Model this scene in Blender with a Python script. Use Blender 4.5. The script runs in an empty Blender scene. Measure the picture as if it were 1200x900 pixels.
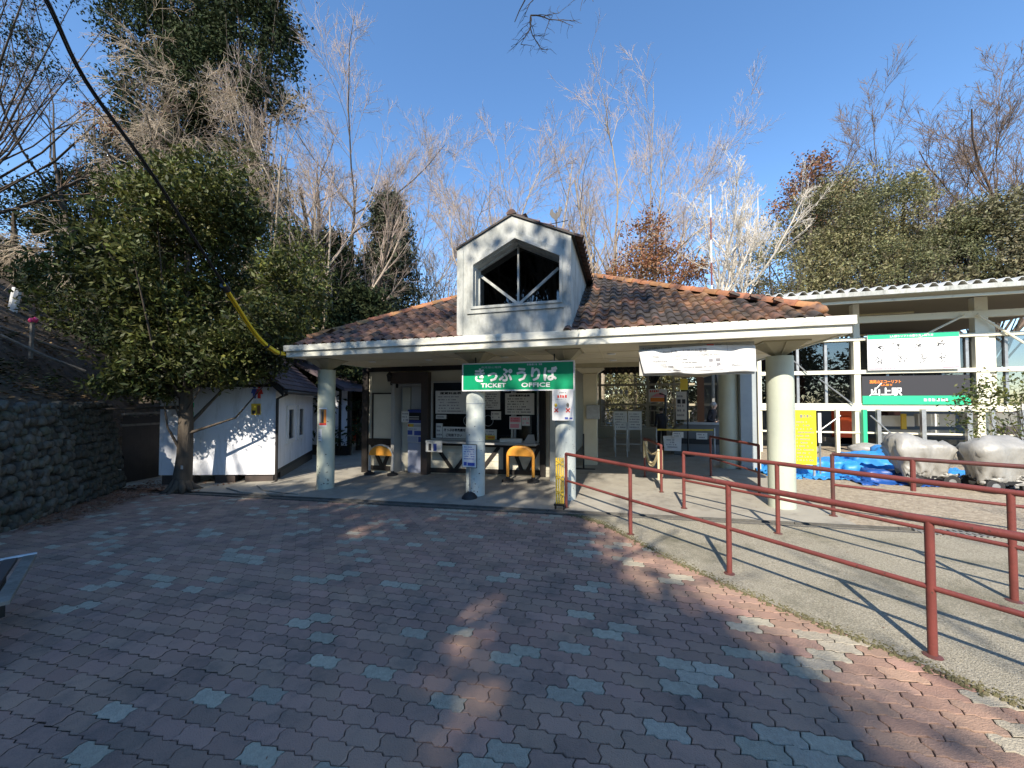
import bpy, math, random
import numpy as np
from mathutils import Vector, Matrix
from math import radians as R, sin, cos, pi, sqrt

sc = bpy.context.scene
COL = sc.collection
# ------------------------------------------------------------------ camera
H = 1.6
cam = bpy.data.cameras.new('camera'); camo = bpy.data.objects.new('camera', cam); COL.objects.link(camo)
cam.sensor_width = 36; cam.lens = 36 * 440 / 1200; cam.shift_y = 9.5 / 1200
cam.clip_start = .05; cam.clip_end = 3000
camo.location = (0, 0, H); camo.rotation_euler = (R(91.5), 0, R(16.4))
sc.camera = camo
# ------------------------------------------------------------------ world, sun, exposure
SUNEL = 38.5; SUNAZ = 180.0        # the sun stands behind the camera: light travels along +Y
w = bpy.data.worlds.new('World'); sc.world = w; w.use_nodes = True
nt = w.node_tree; nt.nodes.clear()
sky = nt.nodes.new('ShaderNodeTexSky'); sky.sky_type = 'NISHITA'; sky.sun_disc = False
sky.sun_elevation = R(SUNEL); sky.sun_rotation = R(SUNAZ); sky.altitude = 400; sky.air_density = 1.0
sky.dust_density = 0; sky.ozone_density = 2.2
bg = nt.nodes.new('ShaderNodeBackground'); bg.inputs[1].default_value = .15
ow = nt.nodes.new('ShaderNodeOutputWorld')
hs_ = nt.nodes.new('ShaderNodeHueSaturation'); hs_.inputs['Saturation'].default_value = 1.14; nt.links.new(sky.outputs[0], hs_.inputs['Color']); nt.links.new(hs_.outputs[0], bg.inputs[0]); nt.links.new(bg.outputs[0], ow.inputs[0])
sl = bpy.data.lights.new('sun', 'SUN'); sl.energy = 4.5; sl.angle = R(.55); sl.color = (1, .90, .76)
so = bpy.data.objects.new('sun', sl); COL.objects.link(so)
so.rotation_euler = (R(90 - SUNEL), 0, 0)
so.rotation_euler = Vector((0, -cos(R(SUNEL)), sin(R(SUNEL)))).to_track_quat('Z', 'Y').to_euler()
sc.view_settings.view_transform = 'Standard'; sc.view_settings.look = 'None'
sc.view_settings.exposure = .96; sc.view_settings.gamma = 1

# ------------------------------------------------------------------ helpers
rnd = random.Random(7)
TH = R(16.4); PT = R(1.5); XR = 5.56; SLP = .03
def ray(x, y):
    a = (x - 600) / 440; b = (459.5 - y) / 440
    f = cos(PT) - b * sin(PT); z = sin(PT) + b * cos(PT)
    return Vector((a * cos(TH) - f * sin(TH), a * sin(TH) + f * cos(TH), z))
def at(x, y, Y):
    r = ray(x, y); return Vector((r.x * Y / r.y, Y, H + r.z * Y / r.y))
def gz(x): return SLP * (min(max(x, -16), 14) - XR)
def gp(x, y, dz=0): return Vector((x, y, gz(x) + dz))

ORG = {}
def setp(o, label=None, cat=None, group=None, kind=None):
    if label: o['label'] = label
    if cat: o['category'] = cat
    if group: o['group'] = group
    if kind: o['kind'] = kind
    return o
def empty(name, loc, label, cat, group=None):
    o = bpy.data.objects.new(name, None); COL.objects.link(o); o.location = loc; o.empty_display_size = .2
    ORG[o] = Vector(loc); return setp(o, label, cat, group)

class MB:
    def __init__(s): s.v = []; s.f = []; s.m = []
    def add(s, vs, fs, m=0):
        n = len(s.v); s.v += [tuple(v) for v in vs]; s.f += [tuple(i + n for i in f) for f in fs]; s.m += [m] * len(fs); return s
    def box(s, x0, x1, y0, y1, z0, z1, m=0):
        return s.add([(x0,y0,z0),(x1,y0,z0),(x1,y1,z0),(x0,y1,z0),(x0,y0,z1),(x1,y0,z1),(x1,y1,z1),(x0,y1,z1)],
                     [(0,3,2,1),(4,5,6,7),(0,1,5,4),(1,2,6,5),(2,3,7,6),(3,0,4,7)], m)
    def beam(s, p, q, w_, h_, m=0, up=(0,0,1)):
        p = Vector(p); q = Vector(q); d = (q - p).normalized(); up = Vector(up)
        if abs(d.dot(up)) > .98: up = Vector((0, 1, 0))
        a = d.cross(up).normalized() * w_ / 2; b = a.cross(d).normalized() * h_ / 2
        vs = [p - a - b, p + a - b, p + a + b, p - a + b, q - a - b, q + a - b, q + a + b, q - a + b]
        return s.add(vs, [(0,1,2,3),(7,6,5,4),(0,4,5,1),(1,5,6,2),(2,6,7,3),(3,7,4,0)], m)
    def tube(s, pts, r, n=8, m=0, caps=True):
        pts = [Vector(p) for p in pts]; k = len(pts); rr = r if isinstance(r, (list, tuple)) else [r] * k
        vs = []; prev = None
        for i, p in enumerate(pts):
            d = (pts[min(i + 1, k - 1)] - pts[max(i - 1, 0)]).normalized()
            if prev is None:
                ref = Vector((0, 0, 1)) if abs(d.z) < .9 else Vector((1, 0, 0)); a = d.cross(ref).normalized()
            else: a = (prev - d * prev.dot(d)).normalized()
            prev = a; b = d.cross(a)
            for j in range(n): t = 2 * pi * j / n; vs.append(p + (a * cos(t) + b * sin(t)) * rr[i])
        fs = [(i*n+j, i*n+(j+1)%n, (i+1)*n+(j+1)%n, (i+1)*n+j) for i in range(k-1) for j in range(n)]
        if caps: fs += [tuple(range(n))[::-1], tuple(range((k-1)*n, k*n))]
        return s.add(vs, fs, m)
    def lathe(s, c, prof, n=20, m=0):
        c = Vector(c); vs = [c + Vector((r_*cos(2*pi*j/n), r_*sin(2*pi*j/n), z)) for r_, z in prof for j in range(n)]
        k = len(prof); fs = [(i*n+j, i*n+(j+1)%n, (i+1)*n+(j+1)%n, (i+1)*n+j) for i in range(k-1) for j in range(n)]
        fs += [tuple(range(n))[::-1], tuple(range((k-1)*n, k*n))]
        return s.add(vs, fs, m)
    def prism(s, poly, vec, m=0):
        poly = [Vector(p) for p in poly]; vec = Vector(vec); n = len(poly)
        return s.add(poly + [p + vec for p in poly], [tuple(range(n))[::-1], tuple(range(n, 2*n))] + [(i, (i+1)%n, n+(i+1)%n, n+i) for i in range(n)], m)
    def mesh(s, name, mats, org=(0,0,0), smooth=False):
        me = bpy.data.meshes.new(name); ox, oy, oz = org
        me.from_pydata([(x-ox, y-oy, z-oz) for x, y, z in s.v], [], s.f)
        for mt in (mats if isinstance(mats, (list, tuple)) else [mats]): me.materials.append(mt)
        me.polygons.foreach_set('material_index', s.m)
        if smooth: me.polygons.foreach_set('use_smooth', [True] * len(s.f))
        me.update(); fixn(me); return me
    def obj(s, name, mats, parent=None, loc=None, smooth=False, bevel=0, sharp=None, **kw):
        org = ORG[parent] if parent is not None else Vector(loc if loc is not None else (0, 0, 0))
        o = bpy.data.objects.new(name, s.mesh(name, mats, org, smooth)); COL.objects.link(o)
        if parent is not None: o.parent = parent
        else: o.location = org
        ORG[o] = org
        if smooth and sharp is not None:
            o.data.set_sharp_from_angle(angle=R(sharp))
        if bevel:
            b = o.modifiers.new('bevel', 'BEVEL'); b.width = bevel; b.segments = 2; b.limit_method = 'ANGLE'; b.angle_limit = R(40)
        return setp(o, **kw)
def fixn(me):
    import bmesh
    bm = bmesh.new(); bm.from_mesh(me); bmesh.ops.recalc_face_normals(bm, faces=bm.faces); bm.to_mesh(me); bm.free()
def copy_obj(o, parent=None, loc=None):
    c = o.copy(); COL.objects.link(c)
    if parent is not None: c.parent = parent
    if loc is not None: c.location = loc
    for ch in o.children: copy_obj(ch, c)
    return c

# ------------------------------------------------------------------ materials
MATS = {}
def mat(name, col, rough=.7, var=None, scale=6, detail=5, bump=.0, bscale=40, metal=0, spec=.5, stain=None, sscale=1.5, slo=.5, shi=.7, trans=0, rndv=0, stretch=None):
    m = bpy.data.materials.new(name); m.use_nodes = True; t = m.node_tree; N = t.nodes; L = t.links
    b = N['Principled BSDF']; b.inputs['Roughness'].default_value = rough; b.inputs['Metallic'].default_value = metal
    b.inputs['Specular IOR Level'].default_value = spec
    c4 = lambda c: (*c, 1) if len(c) == 3 else c
    geo = N.new('ShaderNodeNewGeometry'); pos = geo.outputs['Position']
    if stretch:
        mp = N.new('ShaderNodeMapping'); mp.inputs['Scale'].default_value = stretch; L.new(pos, mp.inputs[0]); pos = mp.outputs[0]
    out = None
    def mix(a, bcol, fac):
        x = N.new('ShaderNodeMix'); x.data_type = 'RGBA'
        if isinstance(a, tuple): x.inputs[6].default_value = c4(a)
        else: L.new(a, x.inputs[6])
        x.inputs[7].default_value = c4(bcol); L.new(fac, x.inputs[0]); return x.outputs[2]
    out = tuple(col)
    if var is not None:
        n = N.new('ShaderNodeTexNoise'); n.inputs['Scale'].default_value = scale; n.inputs['Detail'].default_value = detail; n.inputs['Roughness'].default_value = .65
        L.new(pos, n.inputs[0]); mr = N.new('ShaderNodeMapRange'); mr.inputs[1].default_value = .35; mr.inputs[2].default_value = .65
        L.new(n.outputs[0], mr.inputs[0]); out = mix(out, var, mr.outputs[0])
    if stain is not None:
        n = N.new('ShaderNodeTexNoise'); n.inputs['Scale'].default_value = sscale; n.inputs['Detail'].default_value = 8; n.inputs['Roughness'].default_value = .7
        L.new(pos, n.inputs[0]); mr = N.new('ShaderNodeMapRange'); mr.inputs[1].default_value = slo; mr.inputs[2].default_value = shi
        L.new(n.outputs[0], mr.inputs[0]); out = mix(out, stain, mr.outputs[0])
    if rndv:
        at_ = N.new('ShaderNodeAttribute'); at_.attribute_name = 'rnd'; oi = N.new('ShaderNodeObjectInfo')
        ad = N.new('ShaderNodeMath'); ad.operation = 'ADD'; L.new(at_.outputs['Fac'], ad.inputs[0]); L.new(oi.outputs['Random'], ad.inputs[1])
        fr = N.new('ShaderNodeMath'); fr.operation = 'FRACT'; L.new(ad.outputs[0], fr.inputs[0])
        mr = N.new('ShaderNodeMapRange'); mr.inputs[3].default_value = 1 - rndv; mr.inputs[4].default_value = 1 + rndv; L.new(fr.outputs[0], mr.inputs[0])
        hs = N.new('ShaderNodeHueSaturation')
        if isinstance(out, tuple): hs.inputs['Color'].default_value = c4(out)
        else: L.new(out, hs.inputs['Color'])
        L.new(mr.outputs[0], hs.inputs['Value'])
        mh = N.new('ShaderNodeMapRange'); mh.inputs[3].default_value = .5 - .05 * rndv; mh.inputs[4].default_value = .5 + .05 * rndv
        f2 = N.new('ShaderNodeMath'); f2.operation = 'MULTIPLY'; f2.inputs[1].default_value = 7.31; L.new(fr.outputs[0], f2.inputs[0])
        f3 = N.new('ShaderNodeMath'); f3.operation = 'FRACT'; L.new(f2.outputs[0], f3.inputs[0]); L.new(f3.outputs[0], mh.inputs[0]); L.new(mh.outputs[0], hs.inputs['Hue'])
        out = hs.outputs[0]
    if isinstance(out, tuple): b.inputs['Base Color'].default_value = c4(out)
    else: L.new(out, b.inputs['Base Color'])
    if bump:
        n = N.new('ShaderNodeTexNoise'); n.inputs['Scale'].default_value = bscale; n.inputs['Detail'].default_value = 4; L.new(pos, n.inputs[0])
        bp = N.new('ShaderNodeBump'); bp.inputs['Strength'].default_value = bump; bp.inputs['Distance'].default_value = .02
        L.new(n.outputs[0], bp.inputs['Height']); L.new(bp.outputs[0], b.inputs['Normal'])
    if trans:
        tr = N.new('ShaderNodeBsdfTranslucent'); mx = N.new('ShaderNodeMixShader'); mx.inputs[0].default_value = trans
        if isinstance(out, tuple): tr.inputs[0].default_value = c4(out)
        else: L.new(out, tr.inputs[0])
        o = N['Material Output']; L.new(b.outputs[0], mx.inputs[1]); L.new(tr.outputs[0], mx.inputs[2]); L.new(mx.outputs[0], o.inputs[0])
    MATS[name] = m; return m
def glassmat(name, tint=(1,1,1), refl=.06, haze=0, hcol=(.5,.5,.5)):
    m = bpy.data.materials.new(name); m.use_nodes = True; t = m.node_tree; N = t.nodes; L = t.links; N.clear()
    tr = N.new('ShaderNodeBsdfTransparent'); tr.inputs[0].default_value = (*tint, 1); g = N.new('ShaderNodeBsdfGlossy'); g.inputs['Roughness'].default_value = .01
    fr = N.new('ShaderNodeFresnel'); fr.inputs[0].default_value = 1.5; ad = N.new('ShaderNodeMath'); ad.operation = 'ADD'; ad.inputs[1].default_value = refl - .04
    L.new(fr.outputs[0], ad.inputs[0]); mx = N.new('ShaderNodeMixShader'); L.new(ad.outputs[0], mx.inputs[0]); L.new(tr.outputs[0], mx.inputs[1]); L.new(g.outputs[0], mx.inputs[2])
    last = mx.outputs[0]
    if haze:
        d = N.new('ShaderNodeBsdfDiffuse'); d.inputs[0].default_value = (*hcol, 1); m2 = N.new('ShaderNodeMixShader'); m2.inputs[0].default_value = haze
        L.new(last, m2.inputs[1]); L.new(d.outputs[0], m2.inputs[2]); last = m2.outputs[0]
    o = N.new('ShaderNodeOutputMaterial'); L.new(last, o.inputs[0]); return m

m_paver = mat('paver_red', (.38,.235,.17), .85, var=(.29,.195,.15), scale=1.1, bump=.5, bscale=120, rndv=.17, stain=(.12,.10,.085), sscale=2.2, slo=.5, shi=.78)
m_paverg = mat('paver_grey', (.42,.375,.285), .85, var=(.33,.295,.225), scale=30, bump=.6, bscale=110, rndv=.15)
m_joint = mat('joint_sand', (.035,.032,.028), .95, var=(.06,.055,.04), scale=20, bump=.5)
m_conc = mat('concrete_floor', (.34,.32,.27), .85, var=(.27,.25,.21), scale=1.6, bump=.25, bscale=60, stain=(.16,.15,.13), sscale=3, slo=.52, shi=.75)
m_aggr = mat('exposed_aggregate', (.48,.44,.34), .9, var=(.22,.20,.15), scale=75, detail=3, bump=1.0, bscale=130, stain=(.13,.125,.08), sscale=1.1, slo=.5, shi=.72)
m_gravel = mat('gravel_yard', (.42,.36,.27), .95, var=(.22,.18,.13), scale=16, detail=8, bump=1, bscale=45)
m_moss = mat('moss', (.085,.085,.035), .95, var=(.17,.15,.08), scale=22, bump=1, bscale=70, stain=(.07,.06,.035), sscale=5)
m_soil = mat('soil', (.10,.072,.048), .95, var=(.05,.036,.026), scale=3, detail=9, bump=1, bscale=18, stain=(.15,.12,.07), sscale=7, slo=.55, shi=.7)
m_litter = mat('dry_leaf', (.22,.13,.06), .8, rndv=.5)
m_drain = mat('drain_concrete', (.12,.115,.10), .9, var=(.07,.067,.06), scale=5, bump=.4)
m_grate = mat('steel_grating', (.30,.30,.29), .5, metal=.6)
m_white = mat('weathered_white_paint', (.47,.48,.45), .65, var=(.36,.38,.355), scale=3.5, stain=(.20,.21,.19), sscale=5.5, slo=.46, shi=.72, bump=.15, bscale=30, stretch=(1,1,.45))
m_fascia = mat('fascia_paint', (.66,.66,.57), .6, var=(.66,.66,.58), scale=1.5, stain=(.28,.29,.25), sscale=6, slo=.50, shi=.76, bump=.1, bscale=20, stretch=(.3,1,1))
m_soffit = mat('cream_soffit', (.68,.62,.46), .75, var=(.60,.54,.40), scale=1.2, stain=(.45,.38,.25), sscale=1.4, slo=.58, shi=.8)
m_cream = mat('cream_wall', (.62,.59,.48), .7, var=(.54,.52,.42), scale=2)
m_column = mat('column_paint', (.50,.54,.44), .55, var=(.44,.48,.40), scale=1.5, stain=(.20,.21,.18), sscale=16, slo=.66, shi=.74, bump=.15, bscale=25)
m_colw = mat('column_worn_white', (.58,.62,.57), .6, var=(.47,.52,.49), scale=4, stain=(.18,.19,.17), sscale=12, slo=.62, shi=.70, bump=.25, bscale=20)
m_capital = mat('capital_steel', (.42,.39,.27), .6, var=(.34,.31,.22), scale=3)
m_timber = mat('black_timber', (.014,.012,.011), .6, var=(.025,.02,.018), scale=5, bump=.15)
m_brown = mat('brown_board', (.07,.052,.045), .6, var=(.05,.04,.035), scale=4)
m_black = mat('black', (.012,.012,.013), .5)
m_blackr = mat('black_rubber', (.02,.02,.022), .7)
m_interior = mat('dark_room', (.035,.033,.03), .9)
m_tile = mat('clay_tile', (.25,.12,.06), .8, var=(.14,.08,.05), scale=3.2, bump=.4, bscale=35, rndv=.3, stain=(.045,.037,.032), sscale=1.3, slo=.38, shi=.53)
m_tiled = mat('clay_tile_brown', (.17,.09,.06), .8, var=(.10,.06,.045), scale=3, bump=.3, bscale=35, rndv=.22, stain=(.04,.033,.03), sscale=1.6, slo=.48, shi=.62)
m_ridge = mat('ridge_tile_orange', (.36,.165,.07), .75, var=(.24,.115,.055), scale=3, bump=.3, bscale=30, rndv=.3, stain=(.10,.06,.05), sscale=2.2, slo=.52, shi=.66)
m_under = mat('roof_felt', (.03,.025,.022), .95)
m_ptile = mat('purple_slate_tile', (.10,.075,.085), .6, var=(.06,.05,.055), scale=3, rndv=.3)
m_plaster = mat('white_plaster', (.78,.80,.84), .75, var=(.70,.73,.78), scale=1.2, bump=.1, stain=(.42,.43,.42), sscale=4, slo=.52, shi=.78, stretch=(1,1,.22))
m_stone = mat('retaining_stone', (.10,.095,.08), .9, var=(.05,.048,.04), scale=9, bump=.8, bscale=30, rndv=.45, stain=(.055,.065,.035), sscale=4, slo=.5, shi=.7)
m_mortar = mat('dark_mortar', (.035,.034,.03), .95, bump=.5)
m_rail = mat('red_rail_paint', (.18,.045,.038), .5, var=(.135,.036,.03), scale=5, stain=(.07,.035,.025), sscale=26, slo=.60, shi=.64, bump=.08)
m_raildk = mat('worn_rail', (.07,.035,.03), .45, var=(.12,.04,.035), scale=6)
m_yellow = mat('yellow_paint', (.75,.52,.05), .5, stain=(.35,.25,.06), sscale=9, slo=.55, shi=.75)
m_sleeve = mat('yellow_sleeve', (.85,.55,.02), .45)
m_orange = mat('orange_seat', (.78,.36,.05), .45, var=(.65,.28,.04), scale=5)
m_green = mat('sign_green', (.0,.27,.12), .35)
m_greenl = mat('sign_green_light', (.03,.50,.24), .4)
m_signw = mat('sign_white', (.70,.71,.70), .5)
m_paper = mat('paper', (.72,.72,.68), .7, var=(.66,.66,.63), scale=8)
m_paperg = mat('grey_board', (.42,.42,.40), .6)
m_ink = mat('ink_black', (.03,.03,.035), .6)
m_inkg = mat('ink_grey', (.22,.22,.24), .7)
m_inkr = mat('ink_red', (.65,.05,.04), .6)
m_inkp = mat('ink_pink', (.75,.30,.34), .6)
m_inkb = mat('ink_blue', (.06,.10,.40), .6)
m_inko = mat('ink_orange', (.85,.25,.03), .6)
m_steelb = mat('machine_blue', (.05,.07,.30), .4)
m_machine = mat('machine_pale', (.42,.46,.58), .45)
m_steel = mat('galvanised_steel', (.45,.47,.47), .45, metal=.7, var=(.33,.34,.34), scale=6)
m_aluw = mat('painted_frame', (.74,.72,.58), .5, stain=(.42,.40,.32), sscale=3, slo=.58, shi=.75)
m_panelb = mat('blue_grey_panel', (.33,.38,.40), .6, var=(.28,.32,.35), scale=2)
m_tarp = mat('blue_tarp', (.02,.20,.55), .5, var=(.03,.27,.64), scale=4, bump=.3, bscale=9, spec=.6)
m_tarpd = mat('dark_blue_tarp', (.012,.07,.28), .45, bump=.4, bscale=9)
m_cover = mat('silver_cover', (.27,.265,.245), .5, var=(.37,.365,.34), scale=5, bump=.35, bscale=22, stretch=(1,1,.5), metal=.15)
m_rope = mat('rope', (.72,.62,.38), .8, bump=.4, bscale=90)
m_hall = mat('hall_counter', (.13,.13,.125), .6)
m_hframe = mat('hall_window_frame', (.33,.30,.22), .6)
m_woodp = mat('brown_post', (.22,.11,.06), .6)
m_lampw = mat('tube_lamp', (.8,.75,.5), .4)
m_pink = mat('pink_tape', (.8,.06,.2), .5)
m_oldwood = mat('old_wood', (.22,.20,.17), .85, var=(.12,.11,.09), scale=8, bump=.5)
m_barrier = mat('barrier_orange', (.75,.10,.02), .5)
m_glass = glassmat('clear_glass', (.9,.93,.92), .05)
m_dglass = glassmat('station_glass', (.50,.51,.51), .14)
m_attic = glassmat('attic_glass', (.25,.25,.25), .10)
m_bark = mat('bark_dark', (.085,.068,.05), .9, var=(.05,.04,.03), scale=6, bump=.9, bscale=22, stretch=(1,1,.25))
m_barkl = mat('bark_light', (.44,.37,.28), .85, var=(.28,.23,.18), scale=5, bump=.5, bscale=20)
m_twigp = mat('twig_pinkish', (.42,.34,.28), .8, var=(.32,.25,.21), scale=1)
m_twigw = mat('twig_white', (.62,.57,.49), .8, var=(.48,.43,.36), scale=1)
m_twigb = mat('twig_brown', (.20,.14,.10), .8, var=(.14,.10,.075), scale=1)
m_twigc = mat('twig_cream', (.50,.42,.31), .8, var=(.28,.22,.16), scale=1)
m_lfg = mat('leaf_glossy', (.12,.135,.030), .55, rndv=.6, trans=.25, spec=.35, var=(.035,.05,.015), scale=.8)
m_lfd = mat('leaf_dark', (.020,.032,.012), .8, spec=.15, rndv=.5, trans=.1, var=(.035,.045,.018), scale=.5)
m_lfc = mat('needle_dark', (.028,.042,.020), .7, rndv=.5, var=(.05,.055,.022), scale=.4)
m_lfo = mat('leaf_olive', (.24,.215,.10), .6, rndv=.5, trans=.25, var=(.14,.14,.065), scale=.35)
m_lfo2 = mat('leaf_olive_dark', (.16,.16,.07), .6, rndv=.5, trans=.25, var=(.09,.10,.042), scale=.5)
m_lfo3 = mat('leaf_olive_pale', (.22,.20,.11), .6, rndv=.5, trans=.2, var=(.13,.125,.06), scale=.5)
m_lfb = mat('leaf_brown', (.27,.14,.07), .75, rndv=.45, trans=.2, var=(.20,.09,.04), scale=.6)
m_lft = mat('leaf_tan', (.26,.20,.10), .75, rndv=.4, trans=.2)
m_skin = mat('skin', (.55,.36,.27), .6)
m_cloth = mat('dark_cloth', (.03,.028,.032), .9)
m_cloth2 = mat('grey_cloth', (.14,.13,.12), .9)
m_hairg = mat('grey_hair', (.38,.37,.36), .8)
m_hairb = mat('black_hair', (.02,.017,.015), .7)

# ------------------------------------------------------------------ text
def text(name, body, c, w_, h_, m, parent, off=.0, dirx=(1,0,0), bold=.0, align='C', proud=.004, fat=0):
    """flat lettering facing -Y (or the normal of dirx x z), fitted to w_ x h_, centred at c"""
    cu = bpy.data.curves.new('t', 'FONT'); cu.body = body; cu.size = 1; cu.offset = bold; cu.resolution_u = 2
    to = bpy.data.objects.new('t', cu); COL.objects.link(to)
    dg = bpy.context.evaluated_depsgraph_get(); me = bpy.data.meshes.new_from_object(to.evaluated_get(dg)); bpy.data.objects.remove(to)
    n = len(me.vertices)
    if n == 0: return None
    co = np.zeros(n * 3); me.vertices.foreach_get('co', co); co = co.reshape(-1, 3)
    lo, hi = co.min(0), co.max(0); sx = w_ / (hi[0] - lo[0]); sy = h_ / (hi[1] - lo[1])
    if align == 'F': sx = sy = min(sx, sy)
    cx, cy = (lo[0] + hi[0]) / 2, (lo[1] + hi[1]) / 2
    dx = np.array(Vector(dirx).normalized()); up = np.array((0, 0, 1.)); nr = np.cross(dx, up)
    P = np.array(Vector(c) - ORG[parent])[None] + ((co[:, 0] - cx) * sx)[:, None] * dx + ((co[:, 1] - cy) * sy)[:, None] * up + nr * proud
    me.vertices.foreach_set('co', P.ravel())
    if fat:   # heavy strokes: the same outline repeated round a small circle
        F_ = [tuple(p.vertices) for p in me.polygons]; V_ = []; FF = []
        for k in range(9):
            o_ = (dx * cos(k*pi/4) + up * sin(k*pi/4)) * fat if k < 8 else np.zeros(3)
            V_ += [tuple(p + o_ + nr * .0002 * k) for p in P]; FF += [tuple(i + n*k for i in f) for f in F_]
        me = bpy.data.meshes.new(name); me.from_pydata(V_, [], FF)
    me.materials.clear(); me.materials.append(m); me.update()
    o = bpy.data.objects.new(name, me); COL.objects.link(o); o.parent = parent; ORG[o] = ORG[parent]; return o
def scribble(mb, x0, x1, z0, z1, rows, y, m=0, fill=.55, seed=1, hfrac=.45, cw=.6):
    """rows of small print strokes on a face looking along -Y"""
    r = random.Random(seed); rh = (z1 - z0) / rows
    for i in range(rows):
        zc = z1 - (i + .5) * rh; x = x0; end = x0 + (x1 - x0) * r.uniform(.6, 1)
        while x < end:
            cwid = rh * hfrac * r.uniform(.4, 1.0) * cw * 1.6
            if r.random() < fill + .25: mb.add([(x,y,zc-rh*hfrac/2),(x+cwid*.75,y,zc-rh*hfrac/2),(x+cwid*.75,y,zc+rh*hfrac/2*r.uniform(.5,1)),(x,y,zc+rh*hfrac/2)], [(0,1,2,3)], m)
            x += cwid * 1.1
    return mb
LIMBF = [.45]
def unit(a): return a / np.maximum(np.linalg.norm(a, axis=-1, keepdims=True), 1e-9)
def np_mesh(name, V, F, m, parent=None, attr=None, smooth=False, loc=None, **kw):
    """V (n,3) world, F (m,k) uniform polygons"""
    org = ORG[parent] if parent is not None else Vector(loc or (0, 0, 0))
    me = bpy.data.meshes.new(name); k = F.shape[1]
    me.vertices.add(len(V)); me.vertices.foreach_set('co', (V - np.array(org)).astype(np.float32).ravel())
    me.loops.add(F.size); me.loops.foreach_set('vertex_index', F.astype(np.int32).ravel())
    me.polygons.add(len(F)); me.polygons.foreach_set('loop_start', np.arange(0, F.size, k, dtype=np.int32))
    if smooth: me.polygons.foreach_set('use_smooth', np.ones(len(F), dtype=bool))
    me.materials.append(m)
    if attr is not None: a = me.attributes.new('rnd', 'FLOAT', 'POINT'); a.data.foreach_set('value', attr.astype(np.float32))
    me.update(calc_edges=True); me.validate()
    o = bpy.data.objects.new(name, me); COL.objects.link(o)
    if parent is not None: o.parent = parent
    else: o.location = org
    ORG[o] = org; return setp(o, **kw)
# ================================================================== GROUND
def sheet(name, polys, z, m, kind='structure', parent=None, y_sub=None):
    mb = MB()
    for p in polys:
        mb.add([gp(x, y, z) for x, y in p], [tuple(range(len(p)))])
    return mb.obj(name, m, parent, **({'kind': kind} if kind else {}))
gm = MB(); xs = [-900, -300, -100, -16] + [-16 + 30 * i / 12 for i in range(1, 13)] + [100, 300, 900]; ys = [-500, -100, -20, 0, 5, 10, 20, 40, 100, 400, 1200]
for j, y in enumerate(ys):
    for i, x in enumerate(xs): gm.v.append((x, y, gz(x) - .07))
nx = len(xs)
for j in range(len(ys) - 1):
    for i in range(nx - 1): gm.f.append((j*nx+i, j*nx+i+1, (j+1)*nx+i+1, (j+1)*nx+i)); gm.m.append(0)
gm.obj('ground', m_soil, kind='structure')

# boundary between the paving and the ramp
BC = [(-.95, 6.1), (-.62, 5.95), (-.3, 5.68), (.05, 5.2), (.45, 4.62), (.92, 4.05), (1.35, 3.6), (1.8, 3.2), (2.2, 2.78), (2.75, 2.2), (3.4, 1.5), (4.2, .6), (5.2, -.6), (6.6, -2.4)]
def bx(y):
    for (x0, y0), (x1, y1) in zip(BC, BC[1:]):
        if y1 <= y <= y0: return x0 + (x1 - x0) * (y - y0) / (y1 - y0)
    return BC[0][0] if y > BC[0][1] else BC[-1][0]
paving = sheet('paving', [[(-13, -2.4), (6.7, -2.4), (6.7, 6.0), (-13, 6.0)]], -.014, m_joint)
ramp_poly = BC[:]
rm = MB()
for (x0, y0), (x1, y1) in zip(BC, BC[1:]):
    k = 8
    for i in range(k):
        a = (x0 + (14 - x0) * i / k, y0); b = (x1 + (14 - x1) * i / k, y1); c = (x1 + (14 - x1) * (i + 1) / k, y1); d = (x0 + (14 - x0) * (i + 1) / k, y0)
        rm.add([gp(*a, .008), gp(*b, .008), gp(*c, .008), gp(*d, .008)], [(0, 1, 2, 3)])
rm.obj('ramp', m_aggr, kind='structure')
def strip(x0, x1, y0, y1, z, n=10): return [[(x0 + (x1-x0)*i/n, y0), (x0 + (x1-x0)*(i+1)/n, y0), (x0 + (x1-x0)*(i+1)/n, y1), (x0 + (x1-x0)*i/n, y1)] for i in range(n)]
sheet('concrete_floor', strip(-16, 3.05, 6.24, 20.4, 0, 8), .004, m_conc)
sheet('gravel_yard', strip(3.05, 14, 6.24, 22, 0, 8), .004, m_gravel)
dr = MB()
for x0, x1 in [(-9.4 + 1.17 * i, -9.4 + 1.17 * (i + 1)) for i in range(20)]:
    dr.prism([gp(x0+.004, 6.02, .012), gp(x1-.004, 6.02, .012), gp(x1-.004, 6.02, -.05), gp(x0+.004, 6.02, -.05)], (0, .05, 0))
    dr.prism([gp(x0+.004, 6.21, .012), gp(x1-.004, 6.21, .012), gp(x1-.004, 6.21, -.05), gp(x0+.004, 6.21, -.05)], (0, .035, 0))
    dr.prism([gp(x0+.006, 6.08, -.012), gp(x1-.006, 6.08, -.012), gp(x1-.006, 6.08, -.05), gp(x0+.006, 6.08, -.05)], (0, .12, 0))
dr.obj('drain', m_drain, kind='structure')
gt = MB()
for i in range(80):
    x = 3.6 + i * .06; gt.prism([gp(x, 6.0, .02), gp(x+.022, 6.0, .02), gp(x+.022, 6.0, -.01), gp(x, 6.0, -.01)], (0, .24, 0))
for y in (6.0, 6.11, 6.22): gt.prism([gp(3.58, y, .022), gp(8.4, y, .022), gp(8.4, y, -.01), gp(3.58, y, -.01)], (0, .02, 0))
gt.obj('drain_grating', m_grate, loc=gp(5, 6.1), label='steel bar grating over the drain in front of the gravel yard', cat='grating')
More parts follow.
